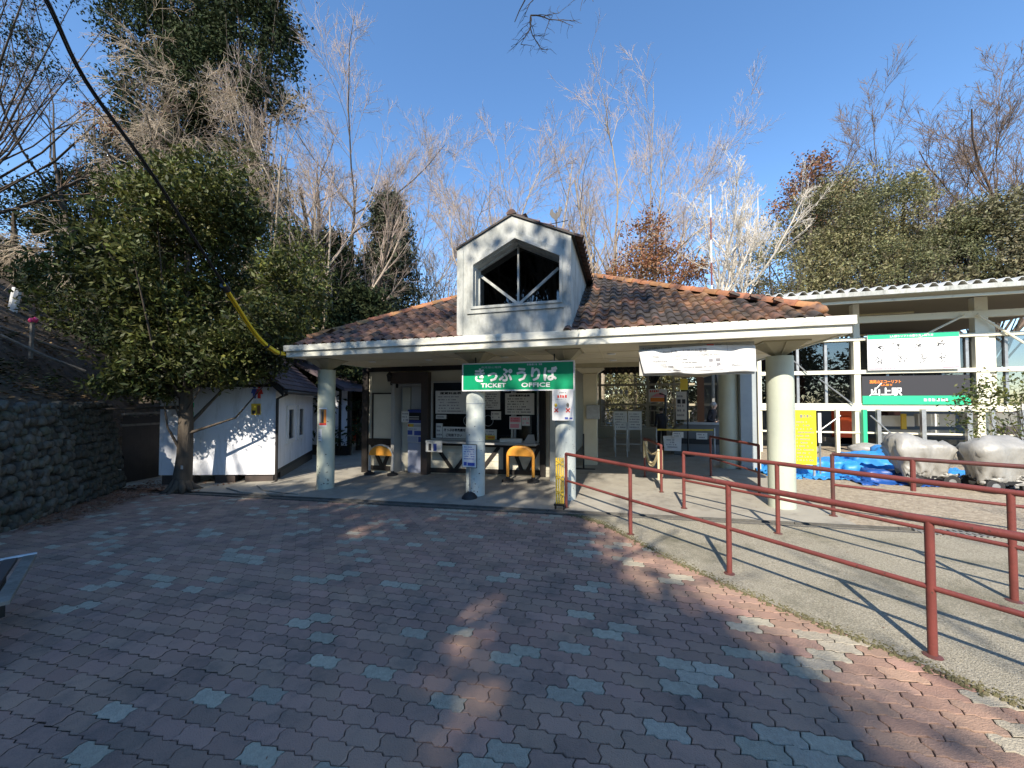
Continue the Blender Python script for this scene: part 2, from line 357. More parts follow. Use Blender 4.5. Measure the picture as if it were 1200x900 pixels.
cb = MB(); cb.tube([gp(-8.9, 6.6, .02), gp(-8.1, 6.32, .02), gp(-7.5, 6.3, .02), (-6.9, 6.32, gz(-6.9)+.02)], .014, 6)
cb.tube([gp(-8.4, 6.95, .018), gp(-7.8, 6.6, .018), gp(-7.2, 6.45, .018), gp(-6.6, 6.4, .018)], .014, 6)
cb.obj('hose', m_conc, loc=gp(-8, 6.5), label='pale hose pair lying along the drain left of the poster column', cat='hose')

# wave pavers
PL, PW = .225, .1125
def paver_outline():
    a = .009; e = .011; bot = [(0, a), (.22*PL, a), (.30*PL, -a), (.47*PL, -a), (.53*PL, a), (.72*PL, a), (.80*PL, -a), (.97*PL, -a)]
    o = [(0, 0), (.2*PL, a), (.3*PL, -a), (.5*PL, 0), (.7*PL, a), (.8*PL, -a)]
    pts = list(o) + [(PL, 0), (PL + e, PW*.33), (PL - e, PW*.67)]
    pts += [(x, y + PW) for x, y in reversed(o[1:] + [(PL, 0)])] + [(0, PW), (-e, PW*.67), (e, PW*.33)]
    return [(x - PL/2, y - PW/2) for x, y in pts]
OUT = paver_outline()
def paver_geo(dx=0, dy=0, dz=0):
    n = len(OUT); v = []
    for s_, z in ((.93, 0), (.965, -.0035)):
        for x, y in OUT: v.append((x * (s_ if z == 0 else .972) + dx, y * (.90 if z == 0 else .95) + dy, z + dz))
    v += [(x*.972 + dx, y*.95 + dy, -.02 + dz) for x, y in OUT]
    f = [tuple(range(n))] + [(i, n+i, n+(i+1)%n, (i+1)%n) for i in range(n)] + [(n+i, 2*n+i, 2*n+(i+1)%n, n+(i+1)%n) for i in range(n)]
    return v, f
pv = []
prow = 0; y = -.6
while y < 6.0:
    off = .5 * PL * (prow % 2); x = -12.5 + off
    while x < bx(y) + .25:
        # inside the view (with margin)
        cx = x * cos(TH) + y * sin(TH); cy = -x * sin(TH) + y * cos(TH)
        if cy > .35 and abs(cx) < cy * 1.5 + .6 and x > -9.6 - (y - 3.4) * .9: pv.append((cx*cx + cy*cy + (0 if cy > 1.35 and abs(cx) < cy*1.38 else 100), x, y, prow))
        x += PL
    y += PW; prow += 1
pv.sort()
greyset = set()
rr = random.Random(5)
def isgrey(x, y, row):
    k = (round(x / PL * 2), row)
    if k in greyset: return True
    if rr.random() < .105:
        greyset.add((k[0] + 1, row + 1)) if rr.random() < .28 else None
        greyset.add((k[0] - 1, row - 1)) if rr.random() < .1 else None
        greyset.add((k[0] + 2, row)) if rr.random() < .12 else None
        return True
    return False
v_, f_ = paver_geo(); 
pmesh = []
for mm in (m_paver, m_paverg):
    b_ = MB().add(v_, f_); pmesh.append(b_.mesh('paver', mm))
far = MB(); farr = []
for i, (d, x, y, row) in enumerate(pv):
    g = 1 if isgrey(x, y, row) else 0; dz = rr.uniform(-.002, .002)
    if i < 300:
        o = bpy.data.objects.new('paver', pmesh[g]); COL.objects.link(o); o.parent = paving
        o.location = gp(x, y, dz); o.rotation_euler = (rr.uniform(-.008, .008), -math.atan(SLP) + rr.uniform(-.006, .006), rr.uniform(-.01, .01))
    else:
        vs, fs = paver_geo(x, y, dz); n = len(OUT)
        fs = fs[:n+1]; vs = vs[:2*n]
        far.add([(a, b, c + gz(a)) for a, b, c in vs], fs, g); farr += [rr.random()] * len(vs)
fo = far.obj('paver_field', [m_paver, m_paverg], paving, kind='stuff')
a_ = fo.data.attributes.new('rnd', 'FLOAT', 'POINT'); a_.data.foreach_set('value', farr)
# moss seam and blown leaves
ms = MB(); rr = random.Random(9)
def seam_pt(t):
    i = int(t); f = t - i; (x0, y0), (x1, y1) = BC[i], BC[min(i+1, len(BC)-1)]
    return x0 + (x1-x0)*f, y0 + (y1-y0)*f
for k in range(2200):
    x, y = seam_pt(rr.uniform(.5, 10.5)); x += rr.gauss(.02, .035); y += rr.gauss(0, .03); s_ = rr.uniform(.005, .018)
    n = 5; c = gp(x, y, .014); a0 = rr.uniform(0, 6)
    ms.add([c + Vector((0, 0, s_*.3))] + [c + Vector((cos(a0+2*pi*j/n)*s_*rr.uniform(.6, 1.3), sin(a0+2*pi*j/n)*s_*rr.uniform(.6, 1.2), -.012)) for j in range(n)], [(0, j+1, (j+1)%n+1) for j in range(n)])
ms.obj('moss', m_moss, kind='stuff')
lf = MB()
def leaf_at(mb, c, s_, r_):
    a = r_.uniform(0, 6.3); d = Vector((cos(a), sin(a), r_.uniform(-.3, .4))) * s_; e = Vector((-sin(a), cos(a), r_.uniform(-.4, .4))) * s_ * .45
    mb.add([c - d, c + e, c + d, c - e], [(0, 1, 2, 3)])
for k in range(2600):
    q = rr.random()
    if q < .75: t = rr.uniform(0, 1); x = -9.5 - 2.6 * t + rr.uniform(-.1, .55 + .8*t); y = 3.6 + 3.0 * t + rr.uniform(-.2, .5)
    elif q < .85: x = rr.uniform(-12, -9.3); y = rr.uniform(6.1, 7.4)
    elif q < .93: x = rr.uniform(-8, 3); y = rr.uniform(1.5, 6)
    else: x = rr.uniform(1, 6); y = rr.uniform(3, 9)
    if q > .85: s_ = rr.uniform(.006, .012)
    else: s_ = rr.uniform(.02, .045)
    leaf_at(lf, gp(x, y, .012 + s_*.25), s_, rr)
lf.obj('fallen_leaves', m_litter, kind='stuff')

# ------------------------------------------------------------------ hillside and retaining wall
W0 = Vector((-9.32, 3.41, 0)); WD = Vector((-2.48, 2.82, 0)).normalized(); WN = Vector((-WD.y, WD.x, 0))
if WN.x > 0: WN = -WN
hm = MB(); from mathutils import noise
def hillz(p, d): return 1.5 + .66 * d + .5 * noise.noise(p * .25) * min(1, d * .5) + .12 * noise.noise(p * 1.3) * min(1, d)
SS = [-9 + .6 * i for i in range(22)] + [5 + 2 * i for i in range(20)]; DD = [0, .3, .7, 1.2, 1.8, 2.5, 3.3, 4.3, 5.5, 7, 9, 12, 16, 21, 28, 40]
for s_ in SS:
    for d in DD:
        p = W0 + WD * s_ + WN * (d + .33)
        z = hillz(p, d)
        if s_ > 3.8: z = z - (1.9 - .0) * (1 if d < .1 else max(0, 1 - d / 2.5)) * 1.0
        hm.v.append((p.x, p.y, z))
nd = len(DD)
for i in range(len(SS) - 1):
    for j in range(nd - 1): hm.f.append((i*nd+j, i*nd+j+1, (i+1)*nd+j+1, (i+1)*nd+j)); hm.m.append(0)
hm.obj('hillside', m_soil, smooth=True, kind='structure')
hl = MB(); rr = random.Random(3)
for k in range(5000):
    s_ = rr.uniform(-3, 10); d = abs(rr.gauss(0, 3.2)); p = W0 + WD * s_ + WN * (d + .33); z = hillz(p, d)
    if s_ > 3.8: z -= 1.9 * max(0, 1 - d / 2.5)
    leaf_at(hl, Vector((p.x, p.y, z + .03)), rr.uniform(.03, .07), rr)
hl.obj('leaf_litter', m_litter, kind='stuff')
ug = MB(); ugr = []
for k in range(520):
    s_ = rr.uniform(-2.5, 10); d = abs(rr.gauss(.2, 3.4)) + .1; p = W0 + WD * s_ + WN * (d + .33); z = hillz(p, d)
    if s_ > 3.8: z -= 1.9 * max(0, 1 - d / 2.5)
    h_ = rr.uniform(.12, .4); n0 = len(ug.v)
    for q in range(14):
        a = rr.uniform(0, 6.28); r_ = rr.uniform(.3, 1)*h_; c = Vector((p.x + cos(a)*r_*.6, p.y + sin(a)*r_*.6, z + h_*rr.uniform(.2, 1))); leaf_at(ug, c, rr.uniform(.03, .07), rr)
    ugr += [rr.random()] * (len(ug.v) - n0)
uo = ug.obj('undergrowth', m_lfd, kind='stuff'); a_ = uo.data.attributes.new('rnd', 'FLOAT', 'POINT'); a_.data.foreach_set('value', ugr)
wroot = empty('retaining_wall', W0 + Vector((0, 0, -.45)), 'dark stone retaining wall of rough cobbles below the wooded slope', 'wall')
bk = MB(); A = W0 - WD * 8; B = W0 + WD * 3.72
zb = -.6
bk.prism([A + Vector((0,0,zb)) - WN*-.06, A + Vector((0,0,1.47)) + WN*.30, A + Vector((0,0,1.47)) + WN*.75, A + Vector((0,0,zb)) + WN*.75], B - A)
bk.obj('mortar_core', m_mortar, wroot)
import bmesh
stm = []
for k in range(9):
    bm = bmesh.new(); bmesh.ops.create_icosphere(bm, subdivisions=2, radius=1)
    for v in bm.verts:
        n_ = noise.noise(v.co * 1.3 + Vector((k * 7, 0, 0))); v.co *= 1 + .32 * n_
        for ax, lim in ((0, .74), (1, .7), (2, .72)):
            if abs(v.co[ax]) > lim: v.co[ax] = math.copysign(lim, v.co[ax]) * (1 + .12 * noise.noise(v.co * 2 + Vector((k, 0, 5))))
    me = bpy.data.meshes.new('stone'); bm.to_mesh(me); bm.free(); me.materials.append(m_stone)
    me.polygons.foreach_set('use_smooth', [True] * len(me.polygons)); stm.append(me)
rr = random.Random(21)
stones = []
z = -.50; row = 0
while z < 1.45:
    hh = rr.uniform(.07, .105); s_ = -3.2 + rr.uniform(0, .2)
    while s_ < 3.70:
        ww = rr.choice((.05, .065, .085, .11)) * rr.uniform(.85, 1.15); f = (z + .5) / 2.0
        p = W0 + WD * (s_ + ww) + WN * (.03 + .30 * f + rr.uniform(-.03, .02)); p.z = z + hh + rr.uniform(-.045, .045)
        stones.append((p.length, p, ww, hh)); s_ += ww * 1.95
    z += hh * 1.72
stones.sort(key=lambda q: (0 if -9.9 > q[1].x else 1) if False else q[0])
vis = [q for q in stones if q[1].x < -8.7]
rest = [q for q in stones if q[1].x >= -8.7]
def place_stone(q):
    d, p, ww, hh = q; o = bpy.data.objects.new('stone', rr.choice(stm)); COL.objects.link(o); o.parent = wroot
    o.location = p - ORG[wroot]; o.scale = (ww * 1.2, .10, hh * rr.uniform(.95, 1.4)); ang = math.atan2(WD.y, WD.x); o.rotation_euler = (rr.uniform(-.25, .25), rr.uniform(-.9, .9), ang + rr.uniform(-.2, .2)); return o
for q in vis[:300]: place_stone(q)
sm = MB()
for q in vis[300:] + rest:
    d, p, ww, hh = q; me = rr.choice(stm); M_ = Matrix.Translation(p) @ Matrix.Rotation(math.atan2(WD.y, WD.x), 4, 'Z') @ Matrix.Diagonal((ww*1.16, .12, hh*1.18, 1))
    sm.add([M_ @ v.co for v in me.vertices], [tuple(pp.vertices) for pp in me.polygons])
if sm.v: sm.obj('stonework', m_stone, wroot, smooth=True, kind='stuff')
# ================================================================== STATION BUILDING
bld = empty('station_building', gp(-1.9, 9, 0), 'low station building with a hipped clay tile roof, white dormer and ticket windows', 'building')
EX0, EX1, EY, EZ = -6.82, 3.02, 6.3, 2.78; SL_ = .56; AP = ((EX0+EX1)/2, EY + (EX1-EX0)/2); APZ = EZ + SL_ * (EX1-EX0)/2
# fascia
f = MB(); f.box(EX0-.04, EX1+.06, EY-.09, EY-.05, 2.665, 2.79); f.box(EX0-.045, EX0-.005, EY-.05, 16.1, 2.665, 2.79); f.box(EX1+.02, EX1+.06, EY-.05, 16.1, 2.665, 2.79)
f.obj('fascia', m_fascia, bld, bevel=.006)
f = MB(); f.box(EX0, EX1+.02, EY-.05, EY, 2.545, 2.70); f.box(EX0, EX0+.04, EY, 16.1, 2.545, 2.70); f.box(EX1-.02, EX1+.02, EY, 16.1, 2.545, 2.70)
f.obj('fascia_board', m_fascia, bld, bevel=.006)
f = MB(); f.box(EX0+.04, EX1-.02, EY, 9.6, 2.565, 2.60); f.box(1.9, EX1-.02, 9.602, 16.1, 2.568, 2.60); f.obj('soffit', m_soffit, bld)
f = MB()
for y in (7.4, 8.5): f.box(EX0+.05, EX1-.03, y, y+.012, 2.556, 2.567)
for x in (-5.2, -3.6, -2.0, -.4, 1.2): f.box(x, x+.012, EY+.01, 9.55, 2.5545, 2.566)
f.obj('soffit_batten', m_soffit, bld)
for (x, y) in ((-5.7, 7.6), (-4.2, 7.6), (-2.4, 7.6), (-.2, 7.7), (1.4, 7.7), (-.2, 8.9)):
    l = MB(); l.lathe((x, y, 2.54), [(.07, 0), (.085, .006), (.085, .022)], 14); l.obj('downlight', m_signw, bld)
f = MB(); f.box(-7.05, -1.5, 9.0, 9.06, 2.44, 2.565); f.box(-7.0, -6.9, 9.06, 14, 2.3, 2.565); f.obj('wall_plate', m_timber, bld)
f = MB(); f.box(-1.5, 2.6, 9.5, 9.62, 2.46, 2.568); f.obj('ceiling_beam', m_capital, bld)
f = MB(); f.box(-1.6, 2.95, 9.63, 20.3, 3.62, 3.75); f.obj('hall_ceiling', m_soffit, bld)
f = MB(); f.box(-1.6, 2.95, 9.625, 9.66, 2.57, 3.62); f.obj('hall_bulkhead', m_soffit, bld)
# roof deck under the tiles (front + sides + rear)
ax, ay = AP; rf = MB(); e = .03
c0, c1, c2, c3 = (EX0, EY, EZ), (EX1, EY, EZ), (EX1, 2*ay-EY, EZ), (EX0, 2*ay-EY, EZ); INS = .26
rf.add([(EX0+INS, EY+.04, EZ+.02), (EX1-INS, EY+.04, EZ+.02), (EX1-INS, 2*ay-EY, EZ+.02), (EX0+INS, 2*ay-EY, EZ+.02), (ax, ay, APZ)], [(0,1,4), (1,2,4), (2,3,4), (3,0,4)]); rf.obj('roof_deck', m_under, bld)
# tiles: local x across, y up the slope, z out
TWd, TLn, EXP = .235, .36, .285
def tile_geo():
    n = 9; prof = []
    for i in range(n):
        t = i / (n - 1)
        if t < .56: a = pi * t / .56; prof.append((TWd * (.0 + .56 * (1 - cos(a)) / 2) , .012 + .062 * sin(a)))
        else: a = pi * (t - .56) / .44; prof.append((TWd * (.56 + .47 * (t - .56) / .44), .012 - .012 * sin(a)))
    v = []
    for y, dz in ((-.02, .028), (TLn - .02, 0)):
        for x, z in prof: v.append((x - TWd/2, y, z + dz))
    for x, z in prof: v.append((x - TWd/2, -.02, z + .010))
    f = [(i, i+1, n+i+1, n+i) for i in range(n-1)] + [(2*n+i, 2*n+i+1, i+1, i) for i in range(n-1)]
    return v, f
tv, tf = tile_geo()
b_ = MB().add(tv, tf); tme_o = b_.mesh('roof_tile', m_tile, smooth=True); b_ = MB().add(tv, tf); tme_b = b_.mesh('roof_tile', m_tiled, smooth=True)
for q in (tme_o, tme_b): q.set_sharp_from_angle(angle=R(50))
sa = math.atan(SL_); ca, sa_ = cos(sa), sin(sa)
def face_tiles(origin, ux, uy, W):
    """tiles on a triangular hip face: ux along the eave, uy horizontal inward"""
    o = Vector(origin); ux = Vector(ux); uy = Vector(uy); up = uy * ca + Vector((0, 0, sa_)); nn = ux.cross(up)
    res = []; h = W / 2 / ca; r_ = 0; y = -.06
    while y < h:
        hw = (h - y - .12) * ca; nx_ = int(W / TWd) + 2
        for i in range(nx_):
            x = (i + .5) * TWd - .0
            if abs(x - W/2) < hw: res.append((o + ux * x + up * y, Matrix((ux, up, nn)).transposed().to_4x4()))
        y += EXP
    return res
front = face_tiles(c0, (1,0,0), (0,1,0), EX1-EX0)
DX0, DX1 = -2.93, -.82
front = [q for q in front if EX0 + INS < q[0].x < EX1 - INS]
vis = [q for q in front if not (DX0 + .05 < q[0].x < DX1 - .05 and q[0].z < 4.75)]
vis.sort(key=lambda q: (q[0] - Vector((0, 0, 1.6))).length)
rr = random.Random(4)
for i, (p, Mx) in enumerate(vis[:300]):
    Mx = Mx @ Matrix.Rotation(rr.uniform(-.012, .012), 4, 'Z')
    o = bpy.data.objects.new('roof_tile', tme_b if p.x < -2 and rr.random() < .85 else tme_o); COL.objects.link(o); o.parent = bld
    o.matrix_local = Matrix.Translation(p - ORG[bld]) @ Mx
restt = vis[300:] + [q for q in face_tiles(c1, (0,1,0), (-1,0,0), EX1-EX0) + face_tiles(c3, (0,-1,0), (1,0,0), EX1-EX0) if EX0+INS < q[0].x < EX1-INS] + face_tiles(c2, (-1,0,0), (0,-1,0), EX1-EX0)
tb = MB(); tr_ = []
for p, Mx in restt:
    MM = Matrix.Translation(p) @ Mx; tb.add([MM @ Vector(v) for v in tv], tf, 0); tr_ += [rr.random()] * len(tv)
o = tb.obj('roof_tiles', m_tile, bld, smooth=True, sharp=50, kind='stuff'); a_ = o.data.attributes.new('rnd', 'FLOAT', 'POINT'); a_.data.foreach_set('value', tr_)
# hip ridge tiles
def ridge_mesh(name, m, r0=.105, r1=.085, L=.36):
    b = MB(); n = 9; v = []
    for y, r_ in ((0, r0), (.05, r0 * 1.02), (.055, r0*.93), (L, r1)):
        for i in range(n): a = pi * i / (n - 1); v.append((cos(a) * r_, y, sin(a) * r_ + .0))
    f = [(k*n+i, k*n+i+1, (k+1)*n+i+1, (k+1)*n+i) for k in range(3) for i in range(n-1)]
    # close the front
    v.append((0, 0, 0)); f += [(i, i+1, 4*n) for i in range(n-1)]
    b.add(v, f); me = b.mesh(name, m, smooth=True); me.set_sharp_from_angle(angle=R(50)); return me
rme = ridge_mesh('ridge_tile', m_ridge)
def ridge(p, q, me=rme, step=.27, parent=bld, lift=.02):
    p = Vector(p); q = Vector(q); d = (q - p).normalized(); n = int((q - p).length / step); x = d.cross(Vector((0, 0, 1))).normalized(); zz = x.cross(d)
    for i in range(n):
        o = bpy.data.objects.new('ridge_tile', me); COL.objects.link(o); o.parent = parent
        Mx = Matrix((x, d, zz)).transposed().to_4x4() @ Matrix.Rotation(rr.uniform(-.02, .02), 4, 'Z')
        o.matrix_local = Matrix.Translation(p + d * step * i + zz * (lift + rr.uniform(-.006, .006)) - ORG[parent]) @ Mx
apx = (ax, ay, APZ)
for c in (c1, c0): ridge(Vector(c).lerp(Vector(apx), INS/4.92) + Vector((0, 0, .02)), apx)
for c in (c2, c3): ridge(Vector(c), apx)
b = MB(); b.lathe((EX1-INS, EY+INS-.04, EZ+.10), [(.10, 0), (.125, .05), (.10, .11), (.04, .145)], 14); b.obj('hip_end_tile', m_ridge, bld, smooth=True)
b = MB(); b.box(EX0+.01, EX1-.01, EY-.04, EY+.30, 2.72, 2.735); b.box(EX1-.30, EX1-.012, EY+.302, 15.8, 2.72, 2.735); b.box(EX0+.012, EX0+.30, EY+.302, 15.8, 2.72, 2.735); b.obj('eave_flashing', m_drain, bld)

# dormer
dm = MB(); DY = 6.36; GX = -1.875; GZ = 4.93; GE = 4.45
oz0, oz1, oz2 = 3.34, 4.10, 4.50; ox0, ox1 = -2.60, -1.02   # opening outline
outer = [(DX0, 2.80), (DX1, 2.80), (DX1, GE), (GX, GZ), (DX0, GE)]
inner = [(ox0, oz0), (ox1, oz0), (ox1, oz1), ((ox0+ox1)/2+.0, oz2), (ox0, oz1)]
def ring(mb, out, inn, y0, y1, m=0):
    n = len(out); mb.add([(x, y0, z) for x, z in out] + [(x, y0, z) for x, z in inn] + [(x, y1, z) for x, z in out] + [(x, y1, z) for x, z in inn],
        [(i, (i+1)%n, n+(i+1)%n, n+i) for i in range(n)] + [(2*n+i, 3*n+i, 3*n+(i+1)%n, 2*n+(i+1)%n) for i in range(n)] +
        [(i, 2*n+i, 2*n+(i+1)%n, (i+1)%n) for i in range(n)] + [(n+i, n+(i+1)%n, 3*n+(i+1)%n, 3*n+i) for i in range(n)], m)
ring(dm, outer, inner, DY, DY + .06)
dm.box(DX0, DX0+.05, DY+.06, 9.6, 2.8, GE-.004); dm.box(DX1-.05, DX1, DY+.06, 9.6, 2.8, GE-.004)
dm.obj('dormer_wall', m_white, bld)
def off(poly, d):
    c = (sum(p[0] for p in poly)/len(poly), sum(p[1] for p in poly)/len(poly)); res = []
    n = len(poly)
    for i in range(n):
        p0 = Vector(poly[i-1]); p1 = Vector(poly[i]); p2 = Vector(poly[(i+1)%n]); a = (p1-p0).normalized(); b2 = (p2-p1).normalized()
        n1 = Vector((a.y, -a.x)); n2 = Vector((b2.y, -b2.x)); k = (n1+n2).normalized(); res.append(tuple(p1 + k * d / max(.3, k.dot(n1))))
    return res
t1 = MB(); ring(t1, off(inner, .13), off(inner, .05), DY-.025, DY); t1.obj('window_moulding', m_white, bld, bevel=.006)
t1 = MB(); ring(t1, off(inner, .05), inner, DY-.045, DY-.0); t1.obj('window_moulding', m_white, bld, bevel=.006)
# board joints of the dormer cladding
t1 = MB()
t1.box(DX0+.0, DX0+.12, DY-.02, DY, 2.8, 4.40); t1.obj('corner_board', m_white, bld); t1 = MB(); t1.box(DX1-.13, DX1, DY-.02, DY, 2.8, 4.40)
t1.obj('corner_board', m_white, bld)
rv = MB(); ring(rv, inner, off(inner, -.012), DY+.06, 6.62); rv.obj('window_reveal', m_white, bld)
wn = MB(); ring(wn, inner, off(inner, -.04), 6.56, 6.62)
wn.box(-1.83, -1.80, 6.56, 6.60, oz0, oz2-.03); wn.beam((ox0+.05, 6.58, 3.98), (-1.82, 6.58, oz0+.05), .025, .05); wn.beam((ox1-.05, 6.58, 3.98), (-1.80, 6.58, oz0+.05), .025, .05)
wf = wn.obj('dormer_window', m_white, bld)
g = MB(); g.add([(x, 6.605, z) for x, z in inner], [(0,1,2,3,4)]); g.obj('pane', m_attic, wf)
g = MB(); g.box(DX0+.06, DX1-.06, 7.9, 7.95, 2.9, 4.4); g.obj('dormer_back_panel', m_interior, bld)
# dormer roof
dr_ = MB()
for s_, ex in ((-1, DX0-.02), (1, DX1+.05)):
    ez = GE - .02; p0 = Vector((ex, DY-.03, ez)); p1 = Vector((GX, DY-.03, GZ+.005))
    dr_.prism([p0, p1, p1 + Vector((0, 0, .035)), p0 + Vector((0, 0, .035))], (0, 3.6, 0))
dr_.obj('dormer_roof_deck', m_timber, bld)
def slope_tiles(p0, p1, ylen, flip, name='dormer_tile', m=None):
    d = Vector(p1) - Vector(p0); L = d.length; up = d.normalized(); ux = Vector((0, 1, 0)) if flip > 0 else Vector((0, -1, 0)); nn = ux.cross(up); r_ = 0; y = -.03
    while y < L - .1:
        for i in range(int(ylen / TWd)):
            x = (i + .5) * TWd; pp = Vector(p0) + up * y + (ux * x if flip > 0 else Vector((0, ylen - x, 0)) )
            o = bpy.data.objects.new('dormer_tile', tme_b); COL.objects.link(o); o.parent = bld
            o.matrix_local = Matrix.Translation(pp + nn * .03 - ORG[bld]) @ Matrix((ux, up, nn)).transposed().to_4x4()
        y += EXP
slope_tiles((DX1+.10, DY+.10, GE-.06), (GX, DY+.10, GZ+.0), 3.2, 1)
slope_tiles((DX0-.04, DY+.10, GE-.04), (GX, DY+.10, GZ+.0), 3.2, -1)
rmd = ridge_mesh('ridge_tile', m_tiled, .085, .07)
ridge((GX, DY-.04, GZ+.0), (GX, 9.8, GZ+.0), rmd)
# cupola with weather vane
cu = MB(); cu.lathe((ax, ay, 5.1), [(.40, 0), (.40, 1.30), (.46, 1.32), (.46, 1.38)], 8); cu.obj('cupola_drum', m_white, bld)
cu = MB(); cu.lathe((ax, ay, 6.44), [(.56, 0), (.58, .04), (.52, .16), (.40, .27), (.22, .35), (.05, .385)], 20); cu.obj('cupola_roof', m_tiled, bld, smooth=True, sharp=50)
wv = empty('weather_vane', (ax, ay, 6.82), 'small black rooster weather vane on the roof cupola', 'weather vane')
v = MB(); v.tube([(ax, ay, 6.8), (ax, ay, 7.42)], .014, 6); v.obj('rod', m_black, wv)
v = MB(); v.tube([(ax-.42, ay, 7.02), (ax+.36, ay, 7.08)], .012, 6); v.prism([(ax-.42, ay-.01, 7.06), (ax-.60, ay-.01, 6.98), (ax-.42, ay-.01, 6.94)], (0, .02, 0)); v.obj('arrow', m_black, wv)
v = MB(); rp = [(-.17,.34),(-.20,.20),(-.13,.09),(-.05,.04),(-.05,-.02),(.04,-.02),(.04,.04),(.12,.12),(.15,.26),(.20,.28),(.16,.33),(.17,.38),(.12,.40),(.08,.36),(.06,.25),(-.02,.20),(-.08,.26),(-.10,.36)]
v.prism([(ax+x, ay-.012, 7.14+z) for x, z in rp], (0, .024, 0)); v.obj('rooster', m_black, wv)

# columns
def column(x, y, r_, top, m, label, capdark=True):
    t = empty('column', gp(x, y), label, 'column', 'round columns carrying the station eaves')
    b = MB(); b.lathe((x, y, gz(x) - .03), [(r_, 0), (r_, top - gz(x) + .03)], 28); b.obj('shaft', m, t, smooth=True, sharp=40)
    b = MB(); zt = 2.55
    b.add([(x-.30, y-.30, zt), (x+.30, y-.30, zt), (x+.30, y+.30, zt), (x-.30, y+.30, zt), (x-.07, y-.07, top+.01), (x+.07, y-.07, top+.01), (x+.07, y+.07, top+.01), (x-.07, y+.07, top+.01)], [(0,1,2,3), (4,7,6,5), (0,4,5,1), (1,5,6,2), (2,6,7,3), (3,7,4,0)])
    b.prism([(x-.012, y-.33, zt-.01), (x+.012, y-.33, zt-.01), (x+.012, y-.10, top+.01), (x-.012, y-.10, top+.01)], (0, .02, 0))
    b.box(x-.32, x+.32, y-.32, y+.32, zt-.012, zt+.012)
    b.obj('capital', m_capital, t); return t
C1 = column(-6.51, 7.06, .185, 2.33, m_column, 'pale green round column at the left end, with a colourful poster')
C2 = column(-2.83, 7.03, .19, 2.33, m_colw, 'worn white round column in front of the left ticket window, flaking low down')
C3 = column(-1.03, 7.05, .19, 2.33, m_colw, 'pale blue grey round column behind the white notice with two red crosses')
C4 = column(2.46, 7.09, .19, 2.34, m_column, 'thick pale green sunlit column at the right end of the eave')
C5 = column(2.63, 10.9, .22, 2.33, m_column, 'round cream column standing inside the hall behind the hanging banner')
# bolts / scars on the worn columns
for cx_, cy_, t in ((-6.51, 7.06, C1), (-2.83, 7.03, C2), (-1.03, 7.05, C3)):
    b = MB(); r9 = random.Random(int(cx_*10))
    for k in range(34):
        a = r9.uniform(-2.7, -.5); z = gz(cx_) + abs(r9.gauss(0, .55)) + .05; s_ = r9.uniform(.006, .018)
        if z > 1.5: continue
        c = Vector((cx_ + cos(a)*.1885, cy_ + sin(a)*.1885, z)); tx = Vector((-sin(a), cos(a), 0)); n_ = 6
        b.add([c + Vector((cos(a), sin(a), 0))*.003] + [c + tx*s_*cos(2*pi*j/n_)*r9.uniform(.6,1.2) + Vector((0,0,1))*s_*sin(2*pi*j/n_)*r9.uniform(.6,1.2) for j in range(n_)], [(0, j+1, (j+1)%n_+1) for j in range(n_)])
    b.obj('paint_chips', m_drain, t, kind='stuff')
for z in (1.02, 1.95):
    b = MB(); b.lathe((-2.83, 7.03, z*.8), [(.192, 0), (.194, .008), (.192, .016)], 28); b.obj('shaft_joint', m_panelb, C2)
# steel brackets under the front soffit
for x in (-2.83, -1.03):
    pass
sq = empty('square_post', gp(-.95, 11.0), 'square cream post in the hall carrying a steel meter box', 'post')
b = MB(); b.box(-1.08, -.70, 10.9, 11.25, gz(-1), 2.4); b.obj('post_shaft', m_soffit, sq, bevel=.01)
b = MB(); b.add([(-1.3,10.8,2.56),(-.5,10.8,2.56),(-.5,11.4,2.56),(-1.3,11.4,2.56),(-1.1,10.95,2.4),(-.7,10.95,2.4),(-.7,11.2,2.4),(-1.1,11.2,2.4)], [(0,1,2,3),(4,7,6,5),(0,4,5,1),(1,5,6,2),(2,6,7,3),(3,7,4,0)]); b.obj('post_cap', m_soffit, sq)
b = MB(); b.box(-.98, -.62, 10.72, 10.9, 1.12, 1.52); b.obj('meter_box', m_steel, sq, bevel=.01)
pp = empty('tall_panel', gp(3.1, 10.6), 'tall blue grey steel panel beside the round hall column under the banner', 'panel')
a = at(868, 500, 10.6); c = at(887, 500, 10.6)
b = MB(); b.box(a.x, c.x, 10.6, 10.85, gz(3), 2.9); b.obj('panel_body', m_panelb, pp, bevel=.01)
b = MB(); b.box(c.x+.02, c.x+.06, 10.55, 10.6, gz(3), 2.75); b.obj('edge_pipe', m_aluw, pp)

# ---- ticket office wall
WY = 9.06
WL, WR = -6.95, -1.62
b = MB(); b.box(WL, -6.05, WY, WY+.12, gz(WL)-.05, 2.56); b.box(-5.05, -4.93, WY, WY+.12, gz(-5), 2.56)
b.box(-4.93, -1.62, WY, WY+.12, gz(-4)-.06, .58); b.box(-4.93, -1.62, WY, WY+.12, 2.15, 2.56); b.box(-6.05, -5.05, WY, WY+.12, 2.4, 2.56)
b.box(-1.92, -1.62, WY, WY+.12, .58, 2.15); b.box(-1.74, -1.62, WY+.12, 19.1, -.25, 3.6); b.box(WL, WL+.12, WY+.12, 14, -.5, 2.56)
b.box(WL+.2, -1.9, 11.2, 11.25, -.5, 2.56)
b.obj('ticket_office_wall', m_cream, bld)
b = MB(); b.box(WL+.15, -1.8, 11.1, 11.15, -.5, 2.5); b.box(WL+.13, -1.76, WY+.14, 11.1, 2.3, 2.34); b.obj('office_interior', m_interior, bld)
